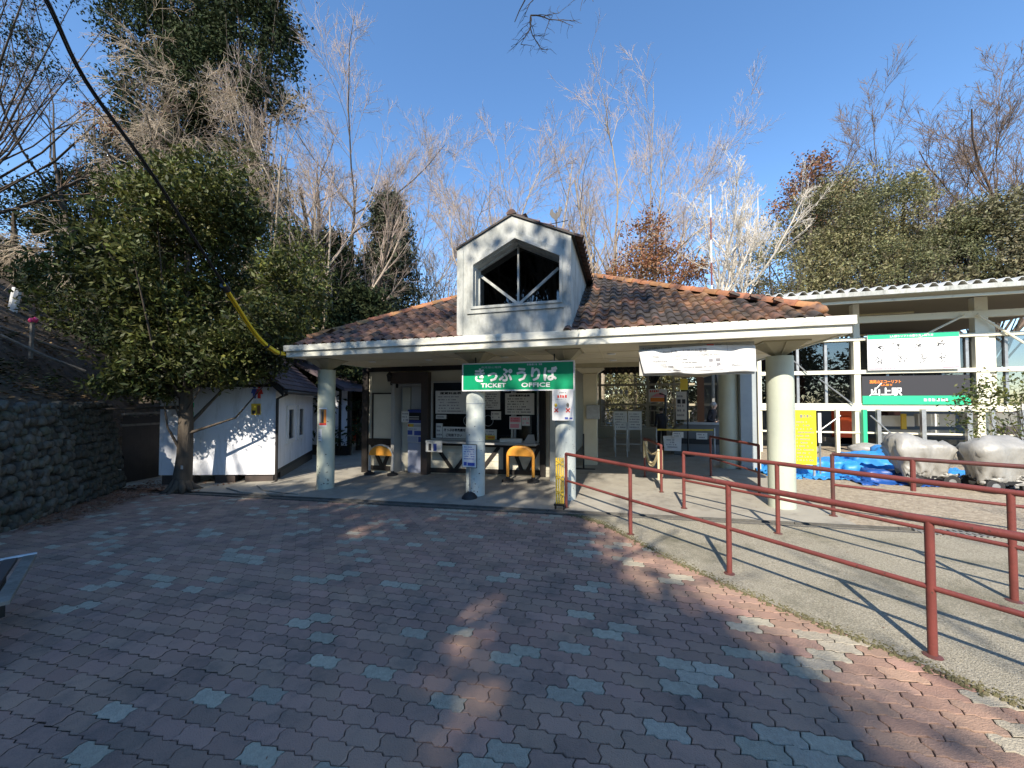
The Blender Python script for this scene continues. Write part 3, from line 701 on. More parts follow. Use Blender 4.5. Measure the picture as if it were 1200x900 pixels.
# horizontal planks below the counter and at left
for k in range(5):
    z0 = -.22 + k*.155
    b = MB(); b.box(-4.90, -1.64, WY-.018, WY, z0, z0+.148); b.obj('plank', m_cream, bld)
for k in range(4):
    z0 = -.28 + k*.17
    b = MB(); b.box(-6.86, -6.10, WY-.018, WY, z0, z0+.162); b.obj('plank', m_cream, bld)
def timber(p, q, w_=.09, y=WY-.035, name='timber_brace'):
    b = MB(); b.beam((p[0], y, p[1]), (q[0], y, q[1]), .04, w_, up=(0,1,0)) if abs(p[0]-q[0]) < .01 else b.beam((p[0], y, p[1]), (q[0], y, q[1]), .04, w_)
    if abs(p[0]-q[0]) < .01:
        b = MB(); b.box(p[0]-w_/2, p[0]+w_/2, y-.02, y+.02, p[1], q[1])
    return b.obj(name, m_timber, bld)
b = MB(); b.box(-7.06, -6.88, 8.98, 9.16, gz(-7), 2.56); b.obj('corner_post', m_timber, bld)
b = MB(); b.box(-1.94, -1.80, 8.97, WY+.02, gz(-2), 2.45); b.obj('corner_post', m_timber, bld)
timber((-6.9, .49), (-6.08, .49), .18, name='timber_rail'); timber((-6.9, -.23), (-6.08, -.23), .12, name='timber_rail')
timber((-6.75, .42), (-6.42, -.2), .1, WY-.03); timber((-6.1, .42), (-6.38, -.2), .1, WY-.03)
timber((-4.92, -.21), (-1.95, -.13), .12, name='timber_rail')
timber((-4.9, .50), (-1.95, .50), .09, name='timber_rail')
for (xa, xb) in ((-4.78, -4.28), (-3.70, -4.20), (-3.0, -3.5), (-2.62, -2.38), (-1.98, -2.30)): timber((xa, .46), (xb, -.17), .09, WY-.03)
b = MB(); b.box(-2.88, -2.72, WY-.055, WY-.012, -.2, .48); b.obj('timber_post', m_timber, bld)
# counter shelf
cs = MB(); cs.box(-4.92, -1.98, WY-.34, WY-.05, .545, .605); cs.obj('counter_shelf', m_paperg, bld, bevel=.012)
# notice board
nbp = at(438, 462, 9.0); nbq = at(462, 515, 9.0)
nb = empty('notice_board', (nbp.x+.3, 9.0, nbq.z), 'empty pale notice board in a black frame on the wall left of the machine', 'notice board')
b = MB(); b.box(nbp.x, nbq.x, 9.0, 9.02, nbq.z+.02, nbp.z); b.obj('board', m_cream, nb)
b = MB()
for x0, x1, z0, z1 in ((nbp.x-.04, nbp.x, nbq.z, nbp.z+.04), (nbq.x, nbq.x+.04, nbq.z, nbp.z+.04), (nbp.x, nbq.x, nbp.z, nbp.z+.04), (nbp.x, nbq.x, nbq.z-.02, nbq.z+.02)): b.box(x0, x1, 8.98, 9.03, z0, z1)
b.obj('frame', m_timber, nb)
# wall lantern
c = at(457, 443, 8.9); ln = empty('wall_lantern', c, 'small black wall lantern above the notice board', 'lantern')
b = MB(); b.lathe((c.x, 8.88, c.z-.10), [(.05, 0), (.075, .16), (.09, .17), (.05, .23), (.015, .27)], 8); b.obj('lantern_cage', m_black, ln)
b = MB(); b.tube([(c.x+.02, 8.9, c.z-.12), (c.x+.03, 8.9, c.z-.18), (c.x+.1, 8.98, c.z-.2)], .018, 6); b.box(c.x+.04, c.x+.16, 8.98, 9.05, c.z-.27, c.z-.14); b.obj('bracket', m_black, ln)
# machine alcove
b = MB(); b.box(-6.07, -4.98, 8.88, 9.05, 2.10, 2.40); b.obj('shutter_box', m_brown, bld, bevel=.01)
b = MB(); b.box(-6.07, -5.97, 8.92, 9.3, gz(-6), 2.10); b.obj('alcove_post', m_paperg, bld)
b = MB(); b.box(-5.12, -4.93, 8.86, 9.3, gz(-5), 2.40); b.obj('alcove_post', m_brown, bld)
b = MB(); b.box(-5.97, -5.12, 9.28, 9.34, -.35, 2.1); b.box(-5.97, -5.12, 9.06, 9.28, 2.04, 2.10); b.obj('alcove_back', m_paperg, bld)
b = MB(); b.box(-5.90, -5.66, 9.22, 9.27, -.30, 2.0); b.obj('alcove_door', m_cream, bld)
tm = empty('ticket_machine', gp(-5.4, 9.1), 'pale blue ticket vending machine with a dark screen in the wall alcove', 'ticket machine')
mx0, mx1 = at(478, 500, 9.1).x, at(498, 500, 9.1).x; zs = [at(488, y, 9.1).z for y in (553, 519, 495, 480)]
b = MB(); b.box(mx0, mx1, 9.10, 9.26, gz(-5.4), zs[1]); b.obj('lower_cabinet', m_machine, tm, bevel=.01)
b = MB(); b.box(mx0, mx1, 9.08, 9.26, zs[1]+.004, zs[3]); b.obj('upper_cabinet', m_steelb, tm, bevel=.01)
b = MB(); b.box(mx0+.04, mx1-.10, 9.06, 9.08, zs[2]+.06, zs[3]-.08); b.obj('screen', m_black, tm)
b = MB(); b.box(mx0+.06, mx1-.16, 9.052, 9.06, zs[2]+.14, zs[3]-.18); b.box(mx0+.06, mx1-.16, 9.052, 9.06, zs[2]+.08, zs[2]+.11); b.box(mx1-.09, mx1-.02, 9.06, 9.08, zs[2]+.05, zs[3]-.1); b.obj('screen_display', m_paperg, tm)
b = MB(); b.box(mx0+.01, mx1-.01, 9.065, 9.08, zs[1]+.01, zs[2]-.02); b.obj('instruction_panel', m_signw, tm)
b = MB(); r9 = random.Random(2)
b.box(mx0+.03, mx0+.20, 9.058, 9.064, zs[2]-.12, zs[2]-.04, 0); b.box(mx0+.03, mx0+.07, 9.055, 9.0578, zs[2]-.10, zs[2]-.06, 1); b.box(mx0+.20, mx1-.03, 9.058, 9.064, zs[2]-.12, zs[2]-.05, 2)
b.box(mx0+.02, mx0+.16, 9.058, 9.064, zs[1]+.22, zs[1]+.34, 3); b.box(mx0+.22, mx1-.02, 9.058, 9.064, zs[1]+.21, zs[1]+.33, 3)
b.box(mx0+.02, mx1-.20, 9.058, 9.064, zs[1]+.03, zs[1]+.18, 4); b.box(mx1-.18, mx1-.02, 9.058, 9.064, zs[1]+.03, zs[1]+.17, 3)
b.obj('printed_pictures', [m_yellow, m_inkr, m_paperg, m_inkb, m_machine], tm)
scm = MB(); scribble(scm, mx0+.05, mx1-.05, zs[1]+.35, zs[2]-.15, 1, 9.0575); scribble(scm, mx0+.15, mx1-.08, 1.15, 1.42, 4, 9.215, fill=.4, seed=3); scm.obj('lettering', m_inkg, tm)
b = MB(); b.box(-5.62, -5.13, 9.215, 9.26, zs[3]+.02, 2.03); b.obj('top_panel', m_paperg, tm)
# small label sheet on the machine's left
nt_n = [0]
def notice(label, px0, py0, px1, py1, Y, m=m_paper, rows=5, ink=m_inkg, thick=.006, seed=1, name='notice', border=None, cat='notice', fill=.55, marg=.12):
    a = at(px0, py0, Y); c = at(px1, py1, Y); x0, x1, z0, z1 = a.x, c.x, c.z, a.z
    t = empty(name, ((x0+x1)/2, Y, z0), label, cat)
    b = MB(); b.box(x0, x1, Y, Y+thick, z0, z1); b.obj('sheet', m, t)
    if border: 
        b = MB(); w_ = .022
        for q in ((x0-w_, x0, z0-w_, z1+w_), (x1, x1+w_, z0-w_, z1+w_), (x0, x1, z1, z1+w_), (x0, x1, z0-w_, z0)): b.box(q[0], q[1], Y-.006, Y+thick, q[2], q[3])
        b.obj('frame', border, t)
    if rows:
        s_ = MB(); k = (x1-x0)*marg; scribble(s_, x0+k, x1-k, z0+(z1-z0)*.08, z1-(z1-z0)*.08, rows, Y-.002, seed=seed, fill=fill); s_.obj('lettering', ink, t)
    return t, x0, x1, z0, z1
notice('small white card with two drawings taped left of the machine screen', 470.5, 482, 479, 495, 9.0, rows=3, seed=2)
# ticket window
t_w = empty('ticket_window', (-3.4, 9.0, .6), 'wide ticket window with dark glass behind price boards', 'window')
t_w.parent = bld; t_w.location = Vector((-3.4, 9.0, .6)) - ORG[bld]
for k in ('label', 'category'): del t_w[k]
wy = 9.02
def frame_box(x0, x1, z0, z1, w_=.05):
    b = MB(); b.box(x0, x0+w_, wy-.03, wy+.04, z0, z1); b.box(x1-w_, x1, wy-.03, wy+.04, z0, z1); b.box(x0+w_, x1-w_, wy-.03, wy+.04, z1-w_, z1); b.box(x0+w_, x1-w_, wy-.03, wy+.04, z0, z0+w_*.6); return b
frame_box(-4.90, -3.82, .61, 2.16).obj('window_frame', m_paperg, t_w); frame_box(-3.81, -2.62, .61, 2.16).obj('window_frame', m_paperg, t_w); frame_box(-2.60, -1.96, .61, 2.16).obj('window_frame', m_steel, t_w)
b = MB(); b.add([(-4.86, wy+.012, .63), (-2.64, wy+.012, .63), (-2.64, wy+.012, 2.14), (-4.86, wy+.012, 2.14)], [(0,1,2,3)]); b.add([(-2.56, wy+.012, .63), (-2.0, wy+.012, .63), (-2.0, wy+.012, 2.14), (-2.56, wy+.012, 2.14)], [(0,1,2,3)]); b.obj('pane', m_attic, t_w)
for px in (549, 572):
    c = at(px, 493, wy); b = MB(); n = 24; pts = [(c.x + .135*cos(2*pi*k/n), wy-.004, c.z + .135*sin(2*pi*k/n)) for k in range(n+1)]; b.tube(pts, .009, 5); b.obj('speaking_ring', m_steel, t_w)
def titled(label, px0, py0, px1, py1, Y, rows, title, seed, m=m_paper, **k):
    t, x0, x1, z0, z1 = notice(label, px0, py0, px1, py1, Y, rows=0, seed=seed, m=m, **k)
    s_ = MB(); zt = z1 - (z1-z0)*.2
    cols = 3
    scribble(s_, x0+(x1-x0)*.08, x1-(x1-x0)*.08, z0+.03, zt, rows, Y-.002, seed=seed, fill=.45)
    s_.obj('lettering', m_ink if seed % 2 else m_inkg, t)
    if title: text('title', title, ((x0+x1)/2, Y-.001, z1-(z1-z0)*.11), (x1-x0)*.7, (z1-z0)*.1, m_ink, t, fat=.003)
    return t
titled('large pale price board in the left ticket window', 510.5, 458, 546, 485, 8.985, 6, '運賃料金表', 12)
titled('narrow price board just right of the worn white column', 567, 456, 586, 480, 8.985, 7, None, 5)
titled('dark lettered fare table high in the right ticket window', 592, 461, 626, 486, 8.985, 6, '団体運賃料金表', 7)
t, x0, x1, z0, z1 = notice('white sheet with bold black lettering low in the left ticket window', 519, 500, 547, 514, 8.985, rows=0)
text('lettering', 'きっぷは券売機を', ((x0+x1)/2, 8.983, z1-.08), (x1-x0)*.88, .075, m_ink, t, fat=.003); text('lettering', 'ご利用下さい', ((x0+x1)/2-.02, 8.983, z0+.08), (x1-x0)*.66, .075, m_ink, t, fat=.003)
notice('small white card in the lower left corner of the left window', 511, 496, 518.5, 513, 8.98, rows=3, seed=9)
notice('grey strip label at the left edge of the left window', 511, 486, 523, 491, 8.983, rows=1, seed=9)
notice('square pale card right of the second speaking ring', 575.5, 482, 587, 492, 8.983, rows=2, seed=19, fill=.3)
notice('white card with small print behind the worn column at the window foot', 567, 503, 582, 515, 8.975, rows=3, seed=29)
notice('yellow price strip on the counter right of the worn column', 569, 510, 580, 515.5, 8.9, rows=1, seed=23, m=m_yellow, ink=m_inkr)
t, x0, x1, z0, z1 = notice('pink and red printed poster in the right ticket window', 597, 488, 611, 503, 8.975, m=m_paper, rows=0)
b = MB(); b.box(x0+.02, x1-.02, 8.968, 8.9745, z0+.17, z1-.02); b.box(x0+.02, x1-.06, 8.968, 8.9745, z0+.03, z0+.13); b.obj('printed_block', m_inkp, t)
s_ = MB(); scribble(s_, x0+.05, x1-.04, z0+.18, z1-.03, 2, 8.966, seed=5); s_.obj('lettering', m_inkr, t)
notice('white card with pink lettering beside the pink poster', 611.5, 487.5, 621, 499, 8.975, rows=2, ink=m_inkp, seed=6)
tr0 = at(586, 517, 8.85); b = MB(); b.box(tr0.x, tr0.x+.55, 8.80, 8.95, .606, .70); b.obj('document_tray', m_paper, loc=(tr0.x, 8.85, .606), bevel=.01, label='pale shallow tray on the counter under the right ticket window', cat='tray')
b = MB(); b.prism([(-2.32, 8.86, .607), (-2.02, 8.86, .607), (-2.08, 8.95, .80), (-2.22, 8.95, .80)], (0, .02, 0)); b.obj('card_holder', m_paperg, loc=(-2.2, 8.86, .607), label='grey angled card stand at the right end of the counter', cat='card stand')
notice('white card with two dark pictures taped to the counter edge near the machine', 499, 515.5, 518, 530, 8.70, rows=0, name='counter_card')
a = at(499, 515.5, 8.7); t = [o for o in bpy.data.objects if o.name.startswith('counter_card')][-1]
b = MB(); b.box(a.x+.08, a.x+.16, 8.693, 8.6985, a.z-.27, a.z-.09, 0); b.box(a.x+.22, a.x+.31, 8.693, 8.6985, a.z-.27, a.z-.09, 1); b.obj('picture', [m_ink, m_inkb], t); s_ = MB(); scribble(s_, a.x+.05, a.x+.36, a.z-.08, a.z-.01, 1, 8.6985); s_.obj('lettering', m_inkg, t)
# hoop seats
def hoop(px0, px1, pyb, pyt, Y, label, mseat, mleg):
    a = at(px0, pyb, Y); c = at(px1, pyb, Y); zt = at((px0+px1)/2, pyt, Y).z; x0, x1 = a.x, c.x; r_ = (x1-x0)/2; zb = gz(x0)
    t = empty('perch_bench', ((x0+x1)/2, Y, zb), label, 'perch seat', 'hoop seats in front of the ticket windows')
    zc = zt - r_*.75; pts = [(x0, Y, zb+.03), (x0, Y, zc-.1)] + [((x0+x1)/2 - r_*cos(pi*k/12), Y, zc + .75*r_*sin(pi*k/12)) for k in range(13)] + [(x1, Y, zc-.1), (x1, Y, zb+.03)]
    b = MB(); b.tube(pts, .035, 10); b.obj('hoop', mleg, t, smooth=True, sharp=60)
    pr = [((x0+x1)/2 - r_*cos(pi*k/12), zc + .75*r_*sin(pi*k/12)) for k in range(13)]
    b = MB(); b.prism([(x, Y-.05, z) for x, z in pr], (0, .13, 0)); b.obj('seat_board', mseat, t, bevel=.015)
    for x in (x0, x1):
        b = MB(); b.lathe((x, Y, gz(x)), [(.14, 0), (.14, .05), (.05, .08), (.045, .12)], 16); b.obj('foot', m_blackr, t, smooth=True, sharp=40)
hoop(433, 460, 552, 522, 8.68, 'orange hoop seat on two pale legs left of the ticket machine', m_orange, m_paperg)
hoop(595, 625, 557, 523, 8.35, 'bright orange hoop seat with orange legs under the right ticket window', m_orange, m_orange)
# white post at right of the office, small plates
b = MB(); b.box(-1.60, -1.36, 8.50, 8.66, gz(-1.5), 2.55); b.obj('white_post', m_white, loc=gp(-1.5, 8.6), label='narrow white boarded post between the office corner and the sign column', cat='post')
b = MB(); b.box(-1.66, -1.60, 8.86, 8.98, .2, 2.1); b.tube([(-1.64, 8.82, gz(-1.6)), (-1.64, 8.82, 2.5)], .03, 8); b.obj('drain_pipe', m_woodp, bld)

# main green sign
SYm = 6.80; a = at(543, 427.5, SYm); c = at(672, 456, SYm)
sg = empty('ticket_office_sign', ((a.x+c.x)/2, SYm, c.z), 'long green hanging sign with white lettering for the ticket office', 'sign')
x0, x1, z0, z1 = a.x, c.x, c.z, a.z
b = MB(); b.box(x0, x1, SYm, SYm+.05, z0, z1); b.obj('panel', m_green, sg)
b = MB()
for q in ((x0-.02, x1+.02, z1, z1+.022), (x0-.02, x1+.02, z0-.022, z0), (x0-.022, x0, z0, z1), (x1, x1+.022, z0, z1)): b.box(q[0], q[1], SYm-.012, SYm+.055, q[2], q[3])
b.obj('frame', m_signw, sg)
W = x1-x0; Hh = z1-z0
text('lettering', 'きっぷ', (x0+W*.290, SYm, z0+Hh*.575), W*.345, Hh*.49, m_signw, sg, fat=.011); text('lettering', 'うりば', (x0+W*.685, SYm, z0+Hh*.58), W*.35, Hh*.49, m_signw, sg, fat=.011)
text('lettering', 'TICKET', (x0+W*.290, SYm, z0+Hh*.175), W*.235, Hh*.155, m_signw, sg, fat=.004); text('lettering', 'OFFICE', (x0+W*.675, SYm, z0+Hh*.175), W*.25, Hh*.155, m_signw, sg, fat=.004)
text('lettering', '高尾登山電鉄', (x0+W*.27, SYm, z0+Hh*.87), W*.19, Hh*.085, m_machine, sg)
s_ = MB(); scribble(s_, x0+W*.6, x0+W*.79, z0+Hh*.90, z0+Hh*.98, 1, SYm-.003, hfrac=.9); s_.obj('lettering', m_machine, sg)
b = MB()
for x in (x0+.25, x1-.35): b.tube([(x, SYm+.03, z1+.01), (x, SYm+.03, 2.565)], .012, 6)
b.obj('hanger', m_black, sg)
# notice with red crosses
t, x0, x1, z0, z1 = notice('white notice with two red crosses hung under the green sign', 647, 457.5, 672, 493, 6.78, m=m_signw, rows=0, name='rule_notice', cat='sign', thick=.02)
W = x1-x0; Hh = z1-z0
def cross(mb, x, z, s_, y):
    for sg_ in (1, -1): mb.beam((x-s_, y, z-s_*sg_), (x+s_, y, z+s_*sg_), .004, s_*.6)
b = MB(); cross(b, x0+W*.2, z0+Hh*.34, .035, 6.776); cross(b, x0+W*.75, z0+Hh*.34, .035, 6.776); b.obj('cross', m_inkr, t)
s_ = MB(); scribble(s_, x0+W*.25, x1-W*.05, z0+Hh*.74, z0+Hh*.86, 1, 6.777, hfrac=.8); s_.obj('lettering', m_inkr, t)
s_ = MB(); scribble(s_, x0+W*.2, x1-W*.1, z0+Hh*.68, z0+Hh*.73, 1, 6.777); scribble(s_, x0+W*.35, x1-W*.2, z0+Hh*.88, z0+Hh*.97, 1, 6.777); s_.obj('lettering', m_inkg, t)
b = MB(); b.lathe((x0+W*.18, 6.774, z0+Hh*.46), [(.02, 0), (.03, .03), (.01, .06)], 6); b.obj('drawing', m_yellow, t); b = MB(); b.lathe((x0+W*.74, 6.774, z0+Hh*.46), [(.02, 0), (.025, .04), (.01, .07)], 6); b.obj('drawing', m_oldwood, t)
b = MB(); b.box(x0+W*.6, x0+W*.75, 6.775, 6.779, z0+Hh*.05, z0+Hh*.11); b.box(x0+W*.82, x0+W*.95, 6.775, 6.779, z0+Hh*.05, z0+Hh*.1); b.obj('drawing', m_inkb, t)
# blue grey board and banner at right
BYb = 6.52; a = at(749, 400.5, BYb); c = at(884, 412, BYb)
bd = empty('overhead_board', ((a.x+c.x)/2, BYb, 2.0), 'grey printed direction board under the eave, mostly hidden by a banner', 'sign')
bz0, bz1 = 2.03, 2.53
b = MB(); b.box(a.x, c.x, BYb, BYb+.05, bz0, bz1); b.obj('panel', m_paperg, bd)
W = c.x-a.x
text('lettering', 'キップをお持ちでないお客様', (a.x+W*.165, BYb, 2.475), W*.27, .036, m_ink, bd); text('lettering', 'Customers without tickets', (a.x+W*.165, BYb, 2.43), W*.27, .03, m_inkg, bd)
text('lettering', 'キップうりばへ', (a.x+W*.885, BYb, 2.46), W*.17, .038, m_ink, bd)
b = MB(); b.box(a.x+W*.605, a.x+W*.665, BYb-.006, BYb, 2.475, 2.505, 0); b.box(a.x+W*.605, a.x+W*.635, BYb-.006, BYb, 2.40, 2.415, 0); b.obj('red_mark', m_inkr, bd)
b = MB(); b.box(a.x+W*.675, a.x+W*.73, BYb-.006, BYb, 2.475, 2.50); b.box(a.x+W*.775, a.x+W*.777, BYb-.003, BYb, bz0, bz1); b.obj('dark_mark', m_inkg, bd)
bn = empty('banner', (a.x+W/2, BYb-.05, 2.05), 'wrinkled white cloth banner tied over the grey overhead board', 'banner')
y_ = BYb-.06; tl = at(748, 412, y_); trr = at(884.5, 404.5, y_); bl = at(754.5, 438.5, y_); br = at(886.5, 436, y_)
b = MB(); nu, nv = 60, 14; gv = []
def bpos(u, v_, lift=0):
    top = tl.lerp(trr, u); bot = bl.lerp(br, u); p = top.lerp(bot, v_)
    p.z += -.035*sin(pi*u)*(-1 if v_ < .5 else .0)*(1-v_*2) * (1 if v_ < .5 else 0) + .012*sin(9*u)*v_ - .02*(1-v_)*sin(pi*u)*0
    wr = .010*sin(14*u + 5*v_) + .008*sin(23*u - 9*v_ + 1) + .012*noise.noise(Vector((u*5, v_*2, 3)))
    wr += .018 * math.exp(-((u-.12-.35*v_*.7)**2)/.0012) - .014*math.exp(-((u-.80-.1*v_)**2)/.002)
    p.y -= .02 + wr + lift; return p
for j in range(nv+1):
    for i in range(nu+1): b.v.append(tuple(bpos(i/nu, j/nv)))
for j in range(nv):
    for i in range(nu): b.f.append((j*(nu+1)+i, j*(nu+1)+i+1, (j+1)*(nu+1)+i+1, (j+1)*(nu+1)+i)); b.m.append(0)
bo = b.obj('cloth', m_signw, bn, smooth=True); 
so_ = bo.modifiers.new('s', 'SOLIDIFY'); so_.thickness = .002
def cloth_text(body, u0, u1, v0, v1, m, bold=.0):
    o = text('lettering', body, (0, 0, 0), 1, 1, m, bn, bold=bold)
    me = o.data; org = ORG[bn]; n = len(me.vertices); 
    for vtx in me.vertices:
        x = vtx.co.x + org.x + .5; z = vtx.co.z + org.z + .5
        u = u0 + (u1-u0)*x; vv = v1 + (v0-v1)*z; p = bpos(u, vv, .004); vtx.co = p - org
cloth_text('ICカードをご利用のお客様', .18, .60, .08, .20, m_inkg); cloth_text('Those using transportation IC cards such as PASMO or Suica', .12, .70, .26, .36, m_inkg)
cloth_text('キップをお持ちのお客様', .07, .26, .44, .54, m_inkg); cloth_text('Ticket holders', .07, .22, .60, .68, m_inkg)
cloth_text('のりばへ', .80, .89, .52, .64, m_inkg); cloth_text('Platform', .80, .89, .70, .78, m_inkg)
sb = MB(); r9 = random.Random(8)
for (u0, u1, v_, h_) in ((.3, .42, .45, .03), (.3, .50, .56, .03), (.3, .4, .66, .03), (.10, .68, .76, .05), (.10, .72, .90, .04)):
    u = u0
    while u < u1:
        du = r9.uniform(.004, .009)
        if r9.random() < .8: sb.add([bpos(u, v_, .004), bpos(u+du, v_, .004), bpos(u+du, v_-h_, .004), bpos(u, v_-h_, .004)], [(0,1,2,3)])
        u += du*1.25
for (u, v_) in ((.61, .50), (.67, .50), (.67, .66)):
    sb.add([bpos(u, v_+.05, .004), bpos(u+.035, v_+.05, .004), bpos(u+.035, v_-.06, .004), bpos(u, v_-.06, .004)], [(0,1,2,3)])
sb.add([bpos(.775, 1, .004), bpos(.777, 1, .004), bpos(.777, 0, .004), bpos(.775, 0, .004)], [(0,1,2,3)])
sb.obj('small_print', m_inkg, bn)
# column poster + sheet
def arc_sheet(name, cx, cy, r_, a0, a1, z0, z1, m, parent):
    b = MB(); n = 8
    for k in range(n+1):
        a = a0 + (a1-a0)*k/n
        b.v += [(cx+cos(a)*r_, cy+sin(a)*r_, z0), (cx+cos(a)*r_, cy+sin(a)*r_, z1)]
    for k in range(n): b.f.append((2*k, 2*k+2, 2*k+3, 2*k+1)); b.m.append(0)
    return b.obj(name, m, parent)
ps = empty('column_poster', (-6.51, 6.87, 1.2), 'small white edged poster in green, black and orange on the left column', 'poster')
A0 = R(252); z0, z1 = at(383, 500, 6.87).z, at(383, 478, 6.87).z
arc_sheet('sheet', -6.51, 7.06, .188, R(262), R(316), z0, z1, m_signw, ps); arc_sheet('printed_block', -6.51, 7.06, .190, R(265), R(313), z0+.03, z1-.03, m_lft, ps)
arc_sheet('printed_block', -6.51, 7.06, .192, R(266), R(278), z0+.09, z1-.05, m_inkg, ps); arc_sheet('printed_block', -6.51, 7.06, .192, R(298), R(312), z0+.08, z1-.04, m_inko, ps); arc_sheet('printed_block', -6.51, 7.06, .192, R(284), R(294), z0+.09, z1-.08, m_ink, ps); arc_sheet('printed_block', -6.51, 7.06, .193, R(265), R(313), z0+.03, z0+.075, m_inkr, ps)
pn = empty('column_notice', (-6.51, 6.87, .9), 'small plain white sheet taped below the poster on the left column', 'notice')
arc_sheet('sheet', -6.51, 7.06, .188, R(256), R(285), at(383, 517, 6.87).z, at(383, 503, 6.87).z, m_signw, pn)
zz = at(383, 517, 6.87).z
for k in range(4): arc_sheet('print_line', -6.51, 7.06, .1895, R(259), R(276), zz+.05+.04*k, zz+.062+.04*k, m_inkg, pn)

# ---- hall back window wall
HY = 19.0; hx0, hx1 = at(698, 470, HY).x, 6.0
hw = empty('hall_window_wall', (2, HY, -.2), 'glazed rear wall of the hall with trees behind it', 'window wall')
zl = [at(750, y, HY).z for y in (503, 476, 472, 451, 427)]
hz0, hzm, hz2, hz3, hz4 = at(700, 500, HY).z, at(700, 474, HY).z, 0, at(700, 451.5, HY).z, at(700, 429.5, HY).z
b = MB(); b.box(hx0, hx1, HY, HY+.15, -.3, hz0-.05); b.obj('sill_wall', m_hframe, hw)
for z, h_ in ((hz0, .08), (hzm, .10), (hz3, .10), (hz4, .12)):
    b = MB(); b.box(hx0, hx1, HY-.04, HY+.08, z-h_/2, z+h_/2); b.obj('transom', m_hframe, hw)
for px, w_ in ((703, .14), (759, .12), (843, .12), (821, .28), (790, .06), (744, .05), (775, .05)):
    c = at(px, 470, HY); b = MB(); b.box(c.x-w_/2, c.x+w_/2, HY-.05, HY+.09, hz0+.04, 3.62); b.obj('mullion', m_woodp if px == 821 else m_hframe, hw)
b = MB(); b.add([(hx0, HY+.02, hz0), (hx1, HY+.02, hz0), (hx1, HY+.02, 3.6), (hx0, HY+.02, 3.6)], [(0,1,2,3)]); b.obj('pane', m_glass, hw)
rl = empty('terrace_railing', (2, 20.2, 0), 'white baluster railing outside the rear hall windows', 'railing')
zr = at(720, 481, 20.0).z
for z in (zr, .45): b = MB(); b.box(-1.5, 6, 20.0, 20.04, z-.03, z+.03); b.obj('rail', m_hframe, rl)
for k in range(38): b = MB(); b.box(-1.5+k*.2, -1.47+k*.2, 20.0, 20.03, .1, zr-.03); b.obj('baluster', m_hframe, rl)
# hall furniture
def board_stand(label, px0, py0, px1, py1, Y, seed, rows=6):
    a = at(px0, py0, Y); c = at(px1, py1, Y); t = empty('board_stand', ((a.x+c.x)/2, Y, gz(a.x)), label, 'sign stand')
    b = MB(); b.box(a.x, c.x, Y, Y+.03, c.z, a.z); b.obj('board', m_paper, t); s_ = MB(); scribble(s_, a.x+.05, c.x-.05, c.z+.05, a.z-.05, rows, Y-.002, seed=seed); s_.obj('lettering', m_inkg, t)
    for x in (a.x+.02, c.x-.02): b = MB(); b.box(x-.02, x+.02, Y+.01, Y+.05, gz(a.x), c.z); b.obj('leg', m_steel, t)
    b = MB(); b.box(a.x, c.x, Y+.012, Y+.04, gz(a.x)+.25, gz(a.x)+.29); b.obj('crossbar', m_steel, t)
board_stand('white route board on legs at the left of the hall, left one of the pair', 719, 482, 735, 504, 14.0, 4)
board_stand('white route board on legs at the left of the hall, right one of the pair', 736, 482, 752, 504, 14.0, 5)
a = at(721, 495, 12.6); c = at(735, 508, 12.6); b = MB(); b.tube([(a.x, 12.6, gz(0)), (a.x, 12.6, a.z), (c.x, 12.6, a.z), (c.x, 12.6, gz(0))], .022, 6); b.tube([(a.x, 12.6, a.z-.35), (c.x, 12.6, a.z-.35)], .018, 6)
b.obj('hoop_barrier', m_steel, loc=(a.x, 12.6, gz(0)), label='thin steel hoop barrier in front of the left route board', cat='barrier')
# low notice on the floor barrier
lb = empty('leaning_notice', at(795, 528, 12.2), 'large white notice leaning low on the barrier in the hall', 'notice')
a = at(777, 511, 12.2); c = at(799, 528, 12.2); b = MB(); b.prism([(a.x, 12.2, a.z), (c.x, 12.2, a.z+.05), (c.x-.04, 12.05, c.z), (a.x+.02, 12.05, c.z)], (0, .02, 0)); b.obj('sheet', m_paper, lb)
s_ = MB(); scribble(s_, a.x+.08, c.x-.15, c.z+.08, a.z-.06, 4, 12.04, seed=3); s_.obj('lettering', m_inkg, lb)
notice('small white sheet fixed to the top of the leaning notice', 788, 506, 801, 513, 12.1, rows=2)
notice('white sheet hanging on the yellow barrier tape in the hall', 816, 507, 829, 515, 12.1, rows=2, seed=4)
tp = MB(); a = at(769, 503.5, 12.25); c = at(836, 504, 12.25); tp.beam(a, c, .01, .05); tp.obj('barrier_tape', m_yellow, loc=a, label='yellow barrier tape across the front of the hall counter', cat='tape')
for px, lab in ((769, 'slim steel tape post at the left end of the yellow tape'), (837, 'slim steel tape post at the right end of the yellow tape')):
    c = at(px, 503, 12.25); b = MB(); b.tube([(c.x, 12.25, gz(2)), (c.x, 12.25, c.z+.03)], .025, 8); b.lathe((c.x, 12.25, gz(2)), [(.16, 0), (.16, .02), (.03, .04)], 14); b.obj('tape_post', m_steel, loc=(c.x, 12.25, gz(2)), label=lab, cat='post')
